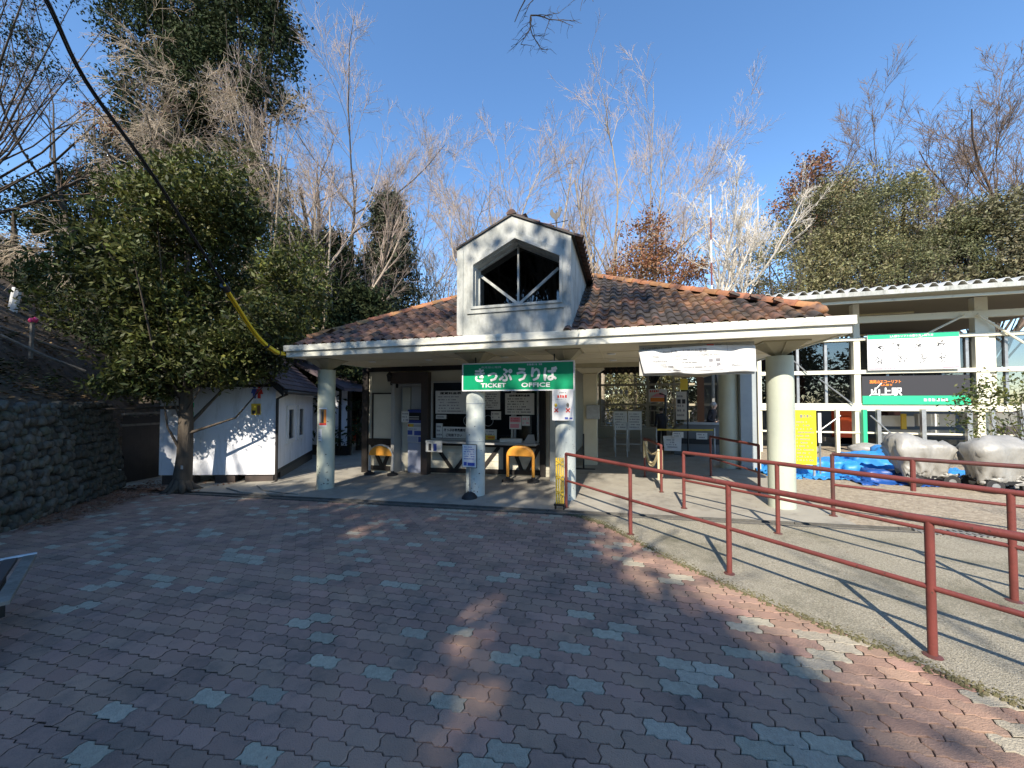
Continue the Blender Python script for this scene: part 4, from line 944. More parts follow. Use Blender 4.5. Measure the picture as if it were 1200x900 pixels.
# counter
kc = empty('hall_counter', gp(3, 13.2), 'dark grey gate counter with a rounded shoulder in the hall', 'counter')
a = at(789, 497, 13.2); c = at(862, 497, 13.2); zt = a.z; r_ = .35
b = MB(); pr = [(a.x, gz(2)), (c.x, gz(2)), (c.x, zt)] + [(a.x + r_ - r_*sin(pi/2*k/6), zt - r_ + r_*cos(pi/2*k/6)) for k in range(7)]
b.prism([(x, 13.2, z) for x, z in pr], (0, .7, 0)); b.obj('counter_body', m_hall, kc, bevel=.02)
b = MB(); b.box(a.x+.3, c.x, 13.14, 13.95, zt+.002, zt+.04); b.obj('counter_top', m_paperg, kc)
b = MB(); b.box(a.x+.1, c.x, 13.17, 13.2, zt-.62, zt-.45); b.obj('trim', m_black, kc)
lm = MB(); c = at(806, 497, 13.0); t_ = at(806, 445, 13.0); lm.tube([(c.x, 13.0, gz(2)), (c.x, 13.0, t_.z)], .025, 6); 
lmr = empty('lane_sign', (c.x, 13.0, gz(2)), 'small yellow sign on a tall dark pole beside the hall counter', 'sign'); lm.obj('pole', m_black, lmr)
a2 = at(797, 444, 12.98); c2 = at(806, 457, 12.98); b = MB(); b.box(a2.x, c2.x, 12.96, 12.99, c2.z, a2.z); b.obj('plate', m_yellow, lmr)
b = MB(); b.lathe((c.x, 13.0, gz(2)), [(.2, 0), (.2, .03), (.05, .06)], 12); b.obj('base', m_blackr, lmr)
t, x0, x1, z0, z1 = notice('orange and pink poster on the rear hall window', 760, 456, 782, 471.5, HY-.06, m=m_paper, rows=0, name='window_poster', cat='poster')
b = MB(); b.box(x0+.08, x1-.05, HY-.07, HY-.062, z0+.03, z0+.22, 0); b.prism([(x0+.1, HY-.072, z0+.26), (x1-.1, HY-.072, z0+.26), (x1-.2, HY-.072, z0+.45), (x0+.35, HY-.072, z0+.42)], (0, .01, 0), 1); b.obj('printed_block', [m_inko, m_inkp], t)
s_ = MB(); scribble(s_, x0+.06, x1-.06, z1-.16, z1-.03, 1, HY-.065, hfrac=.8); s_.obj('lettering', m_inkr, t)
t, x0, x1, z0, z1 = notice('tall pale sheet with two black pictures on the rear hall window', 792, 459, 805, 492, HY-.06, rows=5, name='window_poster', cat='poster')
b = MB(); b.box(x0+.06, x0+.2, HY-.075, HY-.067, z0+.75, z0+.95); b.box(x1-.2, x1-.06, HY-.075, HY-.067, z0+.75, z0+.95); b.obj('picture', m_ink, t)
for i, (px, lab) in enumerate(((711, 'first'), (716, 'second'), (722, 'third'), (728, 'fourth'), (734, 'fifth'))):
    notice('%s small white card from the left in the upper row on the rear window' % lab, px-2, 457, px+1.8, 462, HY-.06, rows=1, seed=i, name='window_card')
ms_ = empty('queue_pole', at(780, 500, 14.4), 'slender black pole with a bracket beside the standing person in the hall', 'pole')
c = at(780, 500, 14.4); b = MB(); b.tube([(c.x, 14.4, gz(2)), (c.x, 14.4, at(780, 463, 14.4).z), (c.x-.2, 14.4, at(780, 461, 14.4).z)], .035, 8); b.obj('pole', m_black, ms_)
# people
def person(name, loc, hgt, label, top, bottom, hair, yaw=0, lean=0, armpose=0):
    t = empty('person', loc, label, 'person'); s_ = hgt / 1.7
    J = {'pelvis': (0,0,.95), 'waist': (0,0,1.1), 'chest': (0,.0,1.3), 'neckb': (0,0,1.43), 'neck': (0,-.01,1.50), 'head': (0,-.02,1.58), 'crown': (0,-.01,1.66),
         'sL': (.17,0,1.40), 'eL': (.24,.02,1.13), 'wL': (.20,-.14,.95), 'hL': (.18,-.2,.9), 'sR': (-.17,0,1.40), 'eR': (-.24,.02,1.13), 'wR': (-.18,-.18,1.02), 'hR': (-.14,-.24,1.02),
         'pL': (.09,0,.90), 'kL': (.10,-.02,.5), 'aL': (.10,.02,.09), 'tL': (.10,-.13,.04), 'pR': (-.09,0,.90), 'kR': (-.10,-.02,.5), 'aR': (-.10,.02,.09), 'tR': (-.10,-.13,.04)}
    Rr = {'pelvis': .14, 'waist': .13, 'chest': .15, 'neckb': .08, 'neck': .05, 'head': .085, 'crown': .065, 'sL': .07, 'eL': .05, 'wL': .035, 'hL': .035, 'sR': .07, 'eR': .05, 'wR': .035, 'hR': .035, 'pL': .095, 'kL': .065, 'aL': .045, 'tL': .035, 'pR': .095, 'kR': .065, 'aR': .045, 'tR': .035}
    E_ = [('pelvis','waist'),('waist','chest'),('chest','neckb'),('neckb','neck'),('neck','head'),('head','crown'),('chest','sL'),('sL','eL'),('eL','wL'),('wL','hL'),('chest','sR'),('sR','eR'),('eR','wR'),('wR','hR'),('pelvis','pL'),('pL','kL'),('kL','aL'),('aL','tL'),('pelvis','pR'),('pR','kR'),('kR','aR'),('aR','tR')]
    nm = list(J); idx = {k: i for i, k in enumerate(nm)}
    def tf_(p):
        x, y, z = p
        if z > .95: y -= lean * (z - .95)
        return Vector((x*cos(yaw)-y*sin(yaw), x*sin(yaw)+y*cos(yaw), z)) * s_
    me = bpy.data.meshes.new('body'); me.from_pydata([tf_(J[k]) for k in nm], [(idx[a], idx[b]) for a, b in E_], []); o = bpy.data.objects.new('body', me); COL.objects.link(o)
    sk = o.modifiers.new('skin', 'SKIN'); 
    for i, k in enumerate(nm): me.skin_vertices[0].data[i].radius = (Rr[k]*s_*(1.0 if k in ('head','crown') else 1.05),)*2
    me.skin_vertices[0].data[0].use_root = True
    su = o.modifiers.new('sub', 'SUBSURF'); su.levels = su.render_levels = 2
    dg = bpy.context.evaluated_depsgraph_get(); m2 = bpy.data.meshes.new_from_object(o.evaluated_get(dg)); bpy.data.objects.remove(o)
    for q in (m_skin, top, bottom): m2.materials.append(q)
    for p in m2.polygons:
        z = p.center.z / s_; p.use_smooth = True
        hand = abs(Vector((p.center.x, p.center.y)).length) > .2*s_ and z < 1.0
        p.material_index = 0 if z > 1.47 else (1 if z > .85 else 2)
        d1 = min((p.center - tf_(J['hL'])).length, (p.center - tf_(J['hR'])).length)
        if d1 < .055: p.material_index = 0
    o = bpy.data.objects.new('body', m2); COL.objects.link(o); o.parent = t; ORG[o] = ORG[t]
    # hair cap and fingers
    b = MB(); hc = tf_((0, .015, 1.625)); n1, n2 = 8, 12
    for i in range(n1):
        ph = pi*.62*i/(n1-1)
        for j in range(n2): th = 2*pi*j/n2; q = Vector((sin(ph)*cos(th)*.098, sin(ph)*sin(th)*.108 + .02*ph, cos(ph)*.10)) * s_; q = Vector((q.x*cos(yaw)-q.y*sin(yaw), q.x*sin(yaw)+q.y*cos(yaw), q.z)); b.v.append(tuple(hc + q + ORG[t]))
    for i in range(n1-1):
        for j in range(n2): b.f.append((i*n2+j, i*n2+(j+1)%n2, (i+1)*n2+(j+1)%n2, (i+1)*n2+j)); b.m.append(0)
    b.obj('hair', hair, t, smooth=True)
    b = MB()
    for hk in ('hL', 'hR'):
        for q in range(5):
            p0 = Vector(J[hk]) + Vector((.012*(q-2), -.02, 0)); p1 = p0 + Vector((.004*(q-2), -.045 if q else -.02, -.01 if q else .02)); p2 = p1 + Vector((0, -.02, -.025))
            b.tube([tf_(p0) + ORG[t], tf_(p1) + ORG[t], tf_(p2) + ORG[t]], [.009*s_, .008*s_, .006*s_], 6)
    b.obj('fingers', m_skin, t, smooth=True)
    return t
c = at(775, 500, 14.8); person('person', gp(c.x, 14.8), 1.50, 'person in dark clothes standing left of the counter beside a black pole', m_cloth, m_cloth, m_hairb, yaw=R(200))
c = at(838, 500, 13.55); person('person', gp(c.x, 14.35), 1.66, 'grey haired person in a dark jacket leaning over the hall counter', m_cloth, m_cloth, m_hairg, yaw=R(60), lean=.25)
c = at(851, 500, 14.3); person('person', gp(c.x, 14.5), 1.60, 'second person in black behind the counter, half hidden by the round column', m_cloth, m_cloth, m_hairb, yaw=R(-70))
# sign stand on the floor in front of the worn column
st = empty('sign_stand', gp(-2.93, 6.72), 'white and blue notice on a pole in a black round foot by the worn column', 'sign stand')
a = at(542, 521, 6.72); c = at(558, 548, 6.72); xm = (a.x+c.x)/2
b = MB(); b.lathe((xm, 6.74, gz(xm)), [(.15, 0), (.15, .03), (.10, .09), (.05, .12), (.03, .13)], 20); b.obj('base', m_blackr, st, smooth=True, sharp=40)
b = MB(); b.tube([(xm, 6.75, gz(xm)+.1), (xm, 6.75, c.z)], .016, 8); b.obj('pole', m_steel, st)
b = MB(); b.box(a.x-.012, c.x+.012, 6.725, 6.74, c.z-.012, a.z+.012); b.obj('backing', m_black, st)
b = MB(); b.box(a.x, c.x, 6.717, 6.7245, c.z, a.z); b.obj('sheet', m_signw, st)
s_ = MB(); scribble(s_, a.x+.03, c.x-.03, c.z+.14, a.z-.02, 6, 6.715, seed=4); s_.obj('lettering', m_inkb, st)
b = MB(); b.box(a.x+.03, a.x+.09, 6.713, 6.7168, c.z+.03, c.z+.10); b.box(a.x+.11, c.x-.03, 6.713, 6.7168, c.z+.03, c.z+.09); b.obj('blue_mark', m_inkb, st)
# thin stanchion in the hall shade
sx = at(684, 540, 10.2); b = MB(); b.tube([(sx.x, 10.2, gz(sx.x)), (sx.x, 10.2, .75)], .022, 8); b.box(sx.x-.35, sx.x+.3, 10.15, 10.25, gz(sx.x), gz(sx.x)+.03); b.obj('stanchion', m_black, loc=gp(sx.x, 10.2), label='short black stanchion on a flat foot in front of the square cream post', cat='post')
# ================================================================== RAILINGS
def rail_line(label, pts, hgt=.91, mid=.46, post_at=None, r_=.027, m=m_rail, name='handrail', mid_m=None, lowpost=None, top_ext=None, group=None):
    """pts: ground (x,y) of the posts in order"""
    t = empty(name, gp(*pts[0]), label, 'railing', group); P = [gp(*p) for p in pts]
    tops = [p + Vector((0, 0, hgt)) for p in P]; mids = [p + Vector((0, 0, mid)) for p in P]
    b = MB(); b.tube(tops, r_, 10); b.obj('top_rail', m, t, smooth=True, sharp=60)
    if mid: b = MB(); b.tube(mids, r_*.72, 8); b.obj('mid_rail', mid_m or m, t, smooth=True, sharp=60)
    for i, p in enumerate(P):
        if post_at is not None and i not in post_at: continue
        b = MB(); b.tube([p - Vector((0, 0, .02)), tops[i] - Vector((0, 0, r_*.2))], r_*.95, 10); b.obj('post', m, t, smooth=True, sharp=60)
        b = MB(); b.lathe(p - Vector((0, 0, .0)), [(r_*1.9, .0), (r_*1.9, .012), (r_*1.0, .02)], 10); b.obj('foot_plate', m_raildk, t)
    return t
G = lambda x, y: (x, y)
rail_line('long red railing nearest the camera along the edge of the paving', [(-.93, 6.42), (.09, 5.27), (1.02, 4.29), (1.98, 3.25), (3.0, 2.12), (4.0, 1.0)])
rail_line('second red railing running behind the nearest one', [(.95, 6.71), (1.92, 5.68), (3.13, 4.24), (4.2, 3.05)])
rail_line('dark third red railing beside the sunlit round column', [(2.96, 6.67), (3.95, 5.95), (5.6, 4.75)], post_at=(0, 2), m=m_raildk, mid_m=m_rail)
b = MB(); b.tube([gp(3.62, 6.19, .50), gp(3.62, 6.19, .91)], .028, 10); b.obj('baluster', m_rail, bpy.data.objects['handrail.002'])
rail_line('short red railing crossing between the two round columns', [(1.94, 9.63), (2.36, 7.82)], post_at=(0, 1), r_=.026, mid=.42)
rr_ = rail_line('short red rail hung with cream ropes in the hall entrance', [(.49, 9.33), (.71, 7.82)], r_=.026, mid=.0, hgt=.90)
rp = MB()
def sag(p, q, d, n=10): p = Vector(p); q = Vector(q); return [p.lerp(q, k/n) - Vector((0, 0, d*4*(k/n)*(1-k/n))) for k in range(n+1)]
p = gp(.50, 9.25, .84); q = gp(.70, 7.9, .80)
for d in (.16, .36, .42): rp.tube(sag(p + Vector((-.03, 0, -.02)), q + Vector((-.03, 0, 0)), d), .022, 6)
for dx in (-.03, .0, .03): rp.tube([q + Vector((dx, .02, 0)), q + Vector((dx, .03, -.55 + dx))], .02, 6); rp.tube([p + Vector((dx, .02, 0)), p + Vector((dx, .0, -.35 + dx))], .02, 6)
rp.obj('rope_bundle', m_rope, loc=q, label='cream ropes looped over the short rail in the hall entrance', cat='rope')
# yellow folding gate
yg = empty('folding_gate', gp(-1.03, 6.24), 'yellow accordion barrier folded up on casters in front of the right sign column', 'folding gate')
gx = at(656, 590, 6.3).x
for k, dx in enumerate((-.05, -.015, .02, .055)):
    b = MB(); b.box(gx+dx-.012, gx+dx+.012, 6.27+.01*k, 6.30+.01*k, gz(gx)+.10, gz(gx)+.86); b.obj('upright', m_yellow, yg)
b = MB()
for z in (.25, .5, .75): b.beam((gx-.06, 6.26, gz(gx)+z), (gx+.06, 6.26, gz(gx)+z+.08), .012, .02); b.beam((gx-.06, 6.255, gz(gx)+z+.08), (gx+.06, 6.255, gz(gx)+z), .012, .02)
b.obj('lattice', m_yellow, yg)
b = MB(); b.box(gx-.09, gx+.09, 6.24, 6.34, gz(gx)+.07, gz(gx)+.10); b.obj('base_bar', m_black, yg)
for dx in (-.07, .07): 
    b = MB(); b.tube([(gx+dx-.012, 6.29, gz(gx)+.035), (gx+dx+.012, 6.29, gz(gx)+.035)], .035, 12); b.obj('caster', m_blackr, yg)

# ================================================================== TOILET BUILDING
tb_ = empty('toilet_building', (-9.4, 8.5, -.4), 'white plastered toilet building with a dark tiled gable roof behind the glossy tree', 'building')
Cc = Vector((-8.53, 7.53, 0)); Fd = (Vector((-11.24, 6.62, 0)) - Cc).normalized(); Sd = (Vector((-10.96, 11.22, 0)) - Cc).normalized(); FW = 2.86; SLen = 4.42
def tp_(a, b_, z): p = Cc + Fd*a + Sd*b_; return Vector((p.x, p.y, z))
zb, zt, zr = -.25, 1.93, 3.25
b = MB()
b.add([tp_(0,0,zb), tp_(FW,0,zb), tp_(FW,0,zt), tp_(FW/2,0,zr), tp_(0,0,zt), tp_(0,SLen,zb), tp_(FW,SLen,zb), tp_(FW,SLen,zt), tp_(FW/2,SLen,zr), tp_(0,SLen,zt)],
      [(0,1,2,3,4), (5,9,8,7,6), (0,4,9,5), (1,6,7,2), (0,5,6,1)]); b.obj('wall', m_plaster, tb_)
b = MB()
for a_, c_ in ((.05, .75), (1.0, 1.5), (2.0, 2.8)): b.prism([tp_(a_, .04, -.55), tp_(c_, .04, -.55), tp_(c_, .04, zb-.002), tp_(a_, .04, zb-.002)], Sd*.3)
b.prism([tp_(-.0, .5, -.55), tp_(-.0, SLen, -.55), tp_(-.0, SLen, zb-.002), tp_(-.0, .5, zb-.002)], Fd*.3)
b.obj('footing', m_brown, tb_)
b = MB(); b.prism([tp_(-.012, .05, zb-.0), tp_(-.012, SLen, zb-.0), tp_(-.012, SLen, zb+.09), tp_(-.012, .05, zb+.09)], Fd*.01); b.obj('skirting', m_timber, tb_)
nrm = Vector((0,0,1)); ov = .30
def roofslab(s_):
    b = MB(); e0 = tp_(-ov if s_ > 0 else FW+ov, -.35, zt - .10); r0 = tp_(FW/2, -.35, zr + .16); e1 = tp_(-ov if s_ > 0 else FW+ov, SLen+.3, zt-.10); r1 = tp_(FW/2, SLen+.3, zr+.16)
    up = Vector((0, 0, .07)); b.add([e0, r0, r1, e1, e0+up, r0+up, r1+up, e1+up], [(0,1,2,3), (4,7,6,5), (0,4,5,1), (1,5,6,2), (2,6,7,3), (3,7,4,0)]); return b, e0, r0, e1, r1
for s_ in (1, -1):
    b, e0, r0, e1, r1 = roofslab(s_); b.obj('roof', m_timber, tb_)
    if s_ > 0:
        tiles = []; n1 = 11; n2 = 16; tmsh = None
        up = Vector((0, 0, .08)); u = (r0 - e0); v2 = (e1 - e0)
        w_ = v2.length / n2; h_ = u.length / n1
        b = MB(); b.box(-w_*.49, w_*.49, -.02, h_*1.15, 0, .02); b.v = [(x, y, z + (.03 if y < 0 else 0)) for x, y, z in b.v]; tmsh = b.mesh('flat_tile', m_ptile)
        ux = v2.normalized(); uy = u.normalized(); nn = ux.cross(uy); sgn = 1
        if nn.z < 0: ux = -ux; nn = -nn
        Mx = Matrix((ux, uy, nn)).transposed().to_4x4(); rf_ = [o for o in tb_.children if o.name.startswith('roof')][0]
        for i in range(n1):
            for j in range(n2 - (i % 2)):
                p = e0 + up + u * (i / n1) + v2 * ((j + .5 + .5*(i % 2)) / n2)
                o = bpy.data.objects.new('flat_tile', tmsh); COL.objects.link(o); o.parent = rf_; o.matrix_local = Matrix.Translation(p - ORG[tb_]) @ Mx
    # barge board
    b = MB(); b.prism([e0 - Vector((0,0,.10)), r0 - Vector((0,0,.10)), r0 + Vector((0,0,.06)), e0 + Vector((0,0,.06))], -Sd*.04); b.obj('barge_board', m_timber, tb_)
b = MB(); b.tube([tp_(-ov-.04, -.3, zt-.08), tp_(-ov-.04, SLen+.2, zt-.08)], .05, 8); b.obj('gutter', m_timber, tb_)
b = MB(); b.tube([tp_(-ov, -.02, zt-.12), tp_(-.06, -.06, zt-.25), tp_(-.06, -.07, zb+.15), tp_(-.06, -.07, -.42), tp_(.0, -.25, -.44)], .035, 8); b.obj('downpipe', m_timber, tb_)
b = MB(); b.prism([tp_(.1, -.02, zr-1.27), tp_(FW-.1, -.02, zr-1.27), tp_(FW-.1, -.02, zr-1.20), tp_(.1, -.02, zr-1.20)], -Sd*.03); b.obj('gable_band', m_timber, tb_)
for (s0, s1) in ((.95, 1.75), (2.15, 2.95)):
    z0, z1 = .42, 1.50; b = MB(); w_ = .12
    def pane_(a0, a1, c0_, c1_, off_, m): 
        q = MB(); q.prism([tp_(-off_, a0, c0_), tp_(-off_, a1, c0_), tp_(-off_, a1, c1_), tp_(-off_, a0, c1_)], Fd*.02); return q
    b = MB()
    for q in ((s0, s0+w_*1.2, z0, z1), (s1-w_*1.2, s1, z0, z1), (s0+w_*1.2, s1-w_*1.2, z1-w_, z1), (s0+w_*1.2, s1-w_*1.2, z0, z0+w_)): b.prism([tp_(-.05, q[0], q[2]), tp_(-.05, q[1], q[2]), tp_(-.05, q[1], q[3]), tp_(-.05, q[0], q[3])], Fd*.05)
    fo_ = b.obj('window', m_signw, tb_); pane_(s0+w_*1.2, s1-w_*1.2, z0+w_, z1-w_, .012, 0).obj('pane', m_attic, fo_); 
# restroom pictograms
def onfront(px, py): # intersect view ray with the front wall
    r_ = ray(px, py); n_ = Vector((-Fd.y, Fd.x, 0)); t_ = (Cc - Vector((0,0,0))).dot(n_) / r_.dot(n_); return Vector((r_.x*t_, r_.y*t_, H + r_.z*t_))
rs = empty('restroom_sign', onfront(303, 460), 'pair of blue and red restroom figures on the white wall', 'sign')
def figure(c, col, skirt):
    f_ = -Fd; up = Vector((0,0,1)); out = Vector((Fd.y, -Fd.x, 0)); 
    if out.y > 0: out = -out
    c = c + out * .02; b = MB(); n = 12
    b.prism([c + f_*.035*cos(2*pi*k/n) + up*(.135 + .035*sin(2*pi*k/n)) for k in range(n)], out*.01)
    poly = [(-.055, .09), (.055, .09), (.085, -.02) if not skirt else (.10, -.04), (.04, -.02) if not skirt else (.035, -.04), (.035, -.15), (-.035, -.15), (-.04, -.02) if not skirt else (-.035, -.04), (-.085, -.02) if not skirt else (-.10, -.04)]
    b.prism([c + f_*x + up*z for x, z in poly], out*.01); b.obj('figure', col, rs)
figure(onfront(299, 460), m_inkb, False); figure(onfront(304.5, 460), m_inkr, True)
wp = empty('wall_poster', onfront(301, 480), 'small square yellow and brown poster below the restroom figures', 'poster')
outn = Vector((Fd.y, -Fd.x, 0)); outn = outn if outn.y < 0 else -outn
q = [onfront(*p) + outn*.01 for p in ((295, 486), (306, 486), (306, 473), (295, 473))]; b = MB(); b.prism(q, outn*.01); b.obj('sheet', m_yellow, wp)
q = [onfront(*p) + outn*.022 for p in ((302, 485), (305.5, 485), (305.5, 475), (302, 475))]; b = MB(); b.prism(q, outn*.003); b.obj('printed_block', m_woodp, wp)
q = [onfront(*p) + outn*.022 for p in ((296, 485), (300, 485), (300, 481), (296, 481))]; b = MB(); b.prism(q, outn*.003); b.obj('printed_block', m_ink, wp)
# second bay behind, right of the poster column
sb_ = empty('rear_shed', (-9.6, 12.6, -.4), 'second white shed with a dark roof and black corner posts behind the left column', 'building')
def wallq(m, pts, parent, name, thick=.1): b = MB(); b.prism(pts, Vector((0, thick, 0))); return b.obj(name, m, parent)
Ys = 12.2; aL, aR = at(390, 520, Ys), at(407, 520, Ys); 
wallq(m_plaster, [(aL.x-1.5, Ys, -.1), (aR.x, Ys, -.1), (aR.x, Ys, 2.05), (aL.x-1.5, Ys, 2.05)], sb_, 'wall')
wallq(m_timber, [(aR.x, Ys-.02, -.45), (aR.x+.14, Ys-.02, -.45), (aR.x+.14, Ys-.02, 2.1), (aR.x, Ys-.02, 2.1)], sb_, 'corner_post')
wallq(m_timber, [(aL.x-1.5, Ys-.03, -.5), (aR.x-.01, Ys-.03, -.5), (aR.x-.01, Ys-.03, -.1), (aL.x-1.5, Ys-.03, -.1)], sb_, 'skirting')
c = at(399, 470, Ys); wallq(m_timber, [(c.x-.05, Ys-.04, -.2), (c.x+.05, Ys-.04, -.2), (c.x+.05, Ys-.04, 2.05), (c.x-.05, Ys-.04, 2.05)], sb_, 'post')
p0 = at(418, 424, 11.4); p1 = at(404, 460, 11.0)
b = MB(); b.add([(aR.x+.5, 11.4, 2.0), (aR.x+.5, 17, 2.0), (aR.x-2.2, 17, 3.2), (aR.x-2.2, 11.4, 3.2), (aR.x+.5, 11.4, 2.12), (aR.x+.5, 17, 2.12), (aR.x-2.2, 17, 3.32), (aR.x-2.2, 11.4, 3.32)], [(0,1,2,3), (7,6,5,4), (0,4,5,1), (1,5,6,2), (2,6,7,3), (3,7,4,0)]); b.obj('roof', m_ptile, sb_)
# items at the end of the passage
c = at(419, 500, 16.5); 
ob = empty('orange_barrier', (c.x, 16.5, -.6), 'orange net barrier at the end of the left passage', 'barrier')
a = at(411, 490, 16.5); d = at(430, 516, 16.5); b = MB(); nu, nv = 14, 8
for j in range(nv+1):
    for i in range(nu+1): b.v.append((a.x + (d.x-a.x)*i/nu, 16.5 + .05*sin(i*1.3+j), a.z + (d.z-a.z)*j/nv - .06*sin(pi*i/nu)*(1 if j < 2 else .3)))
for j in range(nv):
    for i in range(nu): b.f.append((j*(nu+1)+i, j*(nu+1)+i+1, (j+1)*(nu+1)+i+1, (j+1)*(nu+1)+i)); b.m.append(0)
b.obj('net', m_barrier, ob, smooth=True)
for x in (a.x, d.x): b = MB(); b.tube([(x, 16.52, -.6), (x, 16.52, a.z+.05)], .03, 6); b.obj('stake', m_steel, ob)
a = at(411, 463, 17); d = at(426, 475, 17); b = MB(); b.box(a.x, d.x, 17, 17.05, d.z, a.z); 
bs = empty('passage_sign', (a.x, 17, d.z), 'pale blue sign board above the orange net barrier', 'sign'); b.obj('board', m_machine, bs)
s_ = MB(); scribble(s_, a.x+.05, d.x-.05, d.z+.05, a.z-.05, 3, 16.995); s_.obj('lettering', m_inkb, bs); b = MB(); b.tube([(a.x+.3, 17.06, -.7), (a.x+.3, 17.06, a.z)], .03, 6); b.obj('post', m_steel, bs)

# dark plank fence between the stone wall and the toilets
pf = empty('plank_fence', (-12.2, 6.9, -.5), 'dark old plank fence between the stone wall and the toilets', 'fence')
p0, p1 = Vector((-12.0, 6.45, 0)), Vector((-11.35, 7.6, 0)); r9 = random.Random(6)
p0 = Vector((at(143, 520, 6.6).x, 6.6, 0)); p1 = Vector((at(188, 520, 7.6).x, 7.6, 0)); n = 12
for k in range(n):
    a = p0.lerp(p1, k/n); c = p0.lerp(p1, (k+.9)/n); z1 = 1.45 + r9.uniform(-.04, .04); b = MB(); b.prism([(a.x, a.y, -.55), (c.x, c.y, -.55), (c.x, c.y, z1-.25), (a.x, a.y, z1-.25)], (-.01, .03, 0)); b.obj('plank', m_timber, pf)
b = MB(); b.beam((p0.x, p0.y-.03, .98), (p1.x, p1.y-.03, .98), .04, .06); b.obj('rail', m_oldwood, pf); b = MB(); b.beam((p0.x, p0.y, 1.28), (p1.x, p1.y, 1.28), .10, .05); b.obj('cap', m_oldwood, pf)
# stakes on the slope
def hillpt(px, py):
    r_ = ray(px, py); t_ = .3
    while t_ < 40:
        P_ = Vector((0,0,H)) + r_*t_; q = P_ - W0; d = q.dot(WN) - .33
        if d > 0 and P_.z < hillz(Vector((P_.x, P_.y, 0)), d): return P_
        t_ += .05
    return Vector((0,0,H)) + r_*12
P_ = hillpt(14, 364); k_ = P_.length * .56 / 440
b = MB(); b.tube([P_ - Vector((0,0,.1)), P_ + Vector((10*k_*cos(TH), 0, 27*k_))], 4.2*k_, 8); b.obj('slope_post', m_signw, loc=P_, label='leaning white post on the slope at the far left', cat='post')
P_ = hillpt(36, 416); k_ = P_.length * .58 / 440; ss = empty('slope_stake', P_, 'grey wooden stake tied with pink tape on the slope', 'stake')
b = MB(); b.tube([P_ - Vector((0,0,.1)), P_ + Vector((2*k_, 0, 44*k_))], 2.2*k_, 6); b.obj('stake', m_oldwood, ss)
T_ = P_ + Vector((2*k_, 0, 44*k_)); b = MB(); b.lathe(T_ - Vector((0,0,4*k_)), [(3.2*k_, 0), (4.2*k_, 2*k_), (3*k_, 5*k_)], 8); b.tube([T_, T_ + Vector((6*k_, -.02, 1*k_)), T_ + Vector((12*k_, -.02, -2*k_))], 1.2*k_, 5); b.obj('tape', m_pink, ss)
for i, (pa, pb) in enumerate((((0, 388), (90, 418)), ((0, 398), (100, 440)))):
    A_ = hillpt(*pa) + Vector((0,0,.12)); B_ = hillpt(*pb) + Vector((0,0,.12))
    b = MB(); b.tube([A_, A_.lerp(B_, .5) - Vector((0,0,.05)), B_], .035, 6); b.obj('slope_log', m_oldwood, loc=A_, label=('upper' if i == 0 else 'lower') + ' thin log edging lying across the wooded slope', cat='log')

# bench at the lower left
be = empty('slatted_bench', (-5.4, 1.8, gz(-5)), 'dark weathered slatted bench cut by the left edge of the view', 'bench')
bz = .06; tipF = None
def onz(px, py, z): r_ = ray(px, py); t_ = (z - H) / r_.z; return Vector((r_.x*t_, r_.y*t_, z))
c1_ = onz(43, 653, bz); c2_ = onz(-2, 733, bz); ed = (c2_ - c1_).normalized(); wd = Vector((ed.y, -ed.x, 0)); wd = wd if wd.x < 0 else -wd
Lb = 1.25
for k in range(4):
    b = MB(); o0 = c1_ + wd*(.115*k); q = [o0, o0 + ed*Lb, o0 + ed*Lb + wd*.085, o0 + wd*.085]; b.prism(q, (0, 0, .035)); b.obj('slat', m_oldwood if k == 0 else m_raildk if False else m_brown, be, bevel=.006)
b = MB(); b.tube([c1_ + Vector((0,0,.03)) - ed*.02, c1_ + wd*.46 + Vector((0,0,.03)) - ed*.02], .018, 8); b.obj('end_rail', m_steel, be)
for s_ in (.35, 1.1):
    for w_ in (.16, .40): b = MB(); p = c1_ + ed*s_ + wd*w_; b.box(p.x-.02, p.x+.02, p.y-.02, p.y+.02, gz(p.x), bz-.002); b.obj('leg', m_black, be)

# ================================================================== CABLES
cbn = empty('overhead_cable', (-6.85, 6.28, 2.6), 'black overhead cable bundle running down to the left corner of the eave', 'cable')
def sp(px, py, Y): return at(px, py, Y)
cp = [Vector((-13, 1.0, 9.2)), sp(-40, -160, 1.8), sp(48, -10, 2.0), sp(100, 96, 2.5), sp(180, 208, 3.3), sp(262, 334, 4.8), sp(300, 392, 5.7), sp(322, 412, 6.1), sp(334, 416, 6.28)]
def smooth_path(P_, k=6):
    res = []
    for i in range(len(P_)-1):
        a = P_[max(i-1, 0)]; b_ = P_[i]; c = P_[i+1]; d = P_[min(i+2, len(P_)-1)]
        for j in range(k):
            t = j/k; res.append(.5*((2*b_) + (c-a)*t + (2*a-5*b_+4*c-d)*t*t + (3*b_-a-3*c+d)*t*t*t))
    return res + [P_[-1]]
path = smooth_path(cp)
for dx, dz, r_ in ((0, 0, .014), (.024, .012, .010), (-.02, .022, .007)):
    b = MB(); b.tube([p + Vector((dx, 0, dz)) for p in path], r_, 6); b.obj('cable', m_black, cbn, smooth=True)
spi = MB(); k0 = 24; seg = path[30:]
for dx, dz in ((-.03, .0), (.03, .0), (0, .04)):
    b = MB(); b.tube([p + Vector((dx, -.01, dz)) for p in seg], .022, 8); b.obj('yellow_sleeve', m_sleeve, cbn, smooth=True)
for t in (.02, .5, .78):
    p = seg[int(t*(len(seg)-1))]; q = seg[min(len(seg)-1, int(t*(len(seg)-1))+1)]; b = MB(); b.tube([p, p.lerp(q, .5)], .065, 8); b.obj('clip', m_black, cbn)
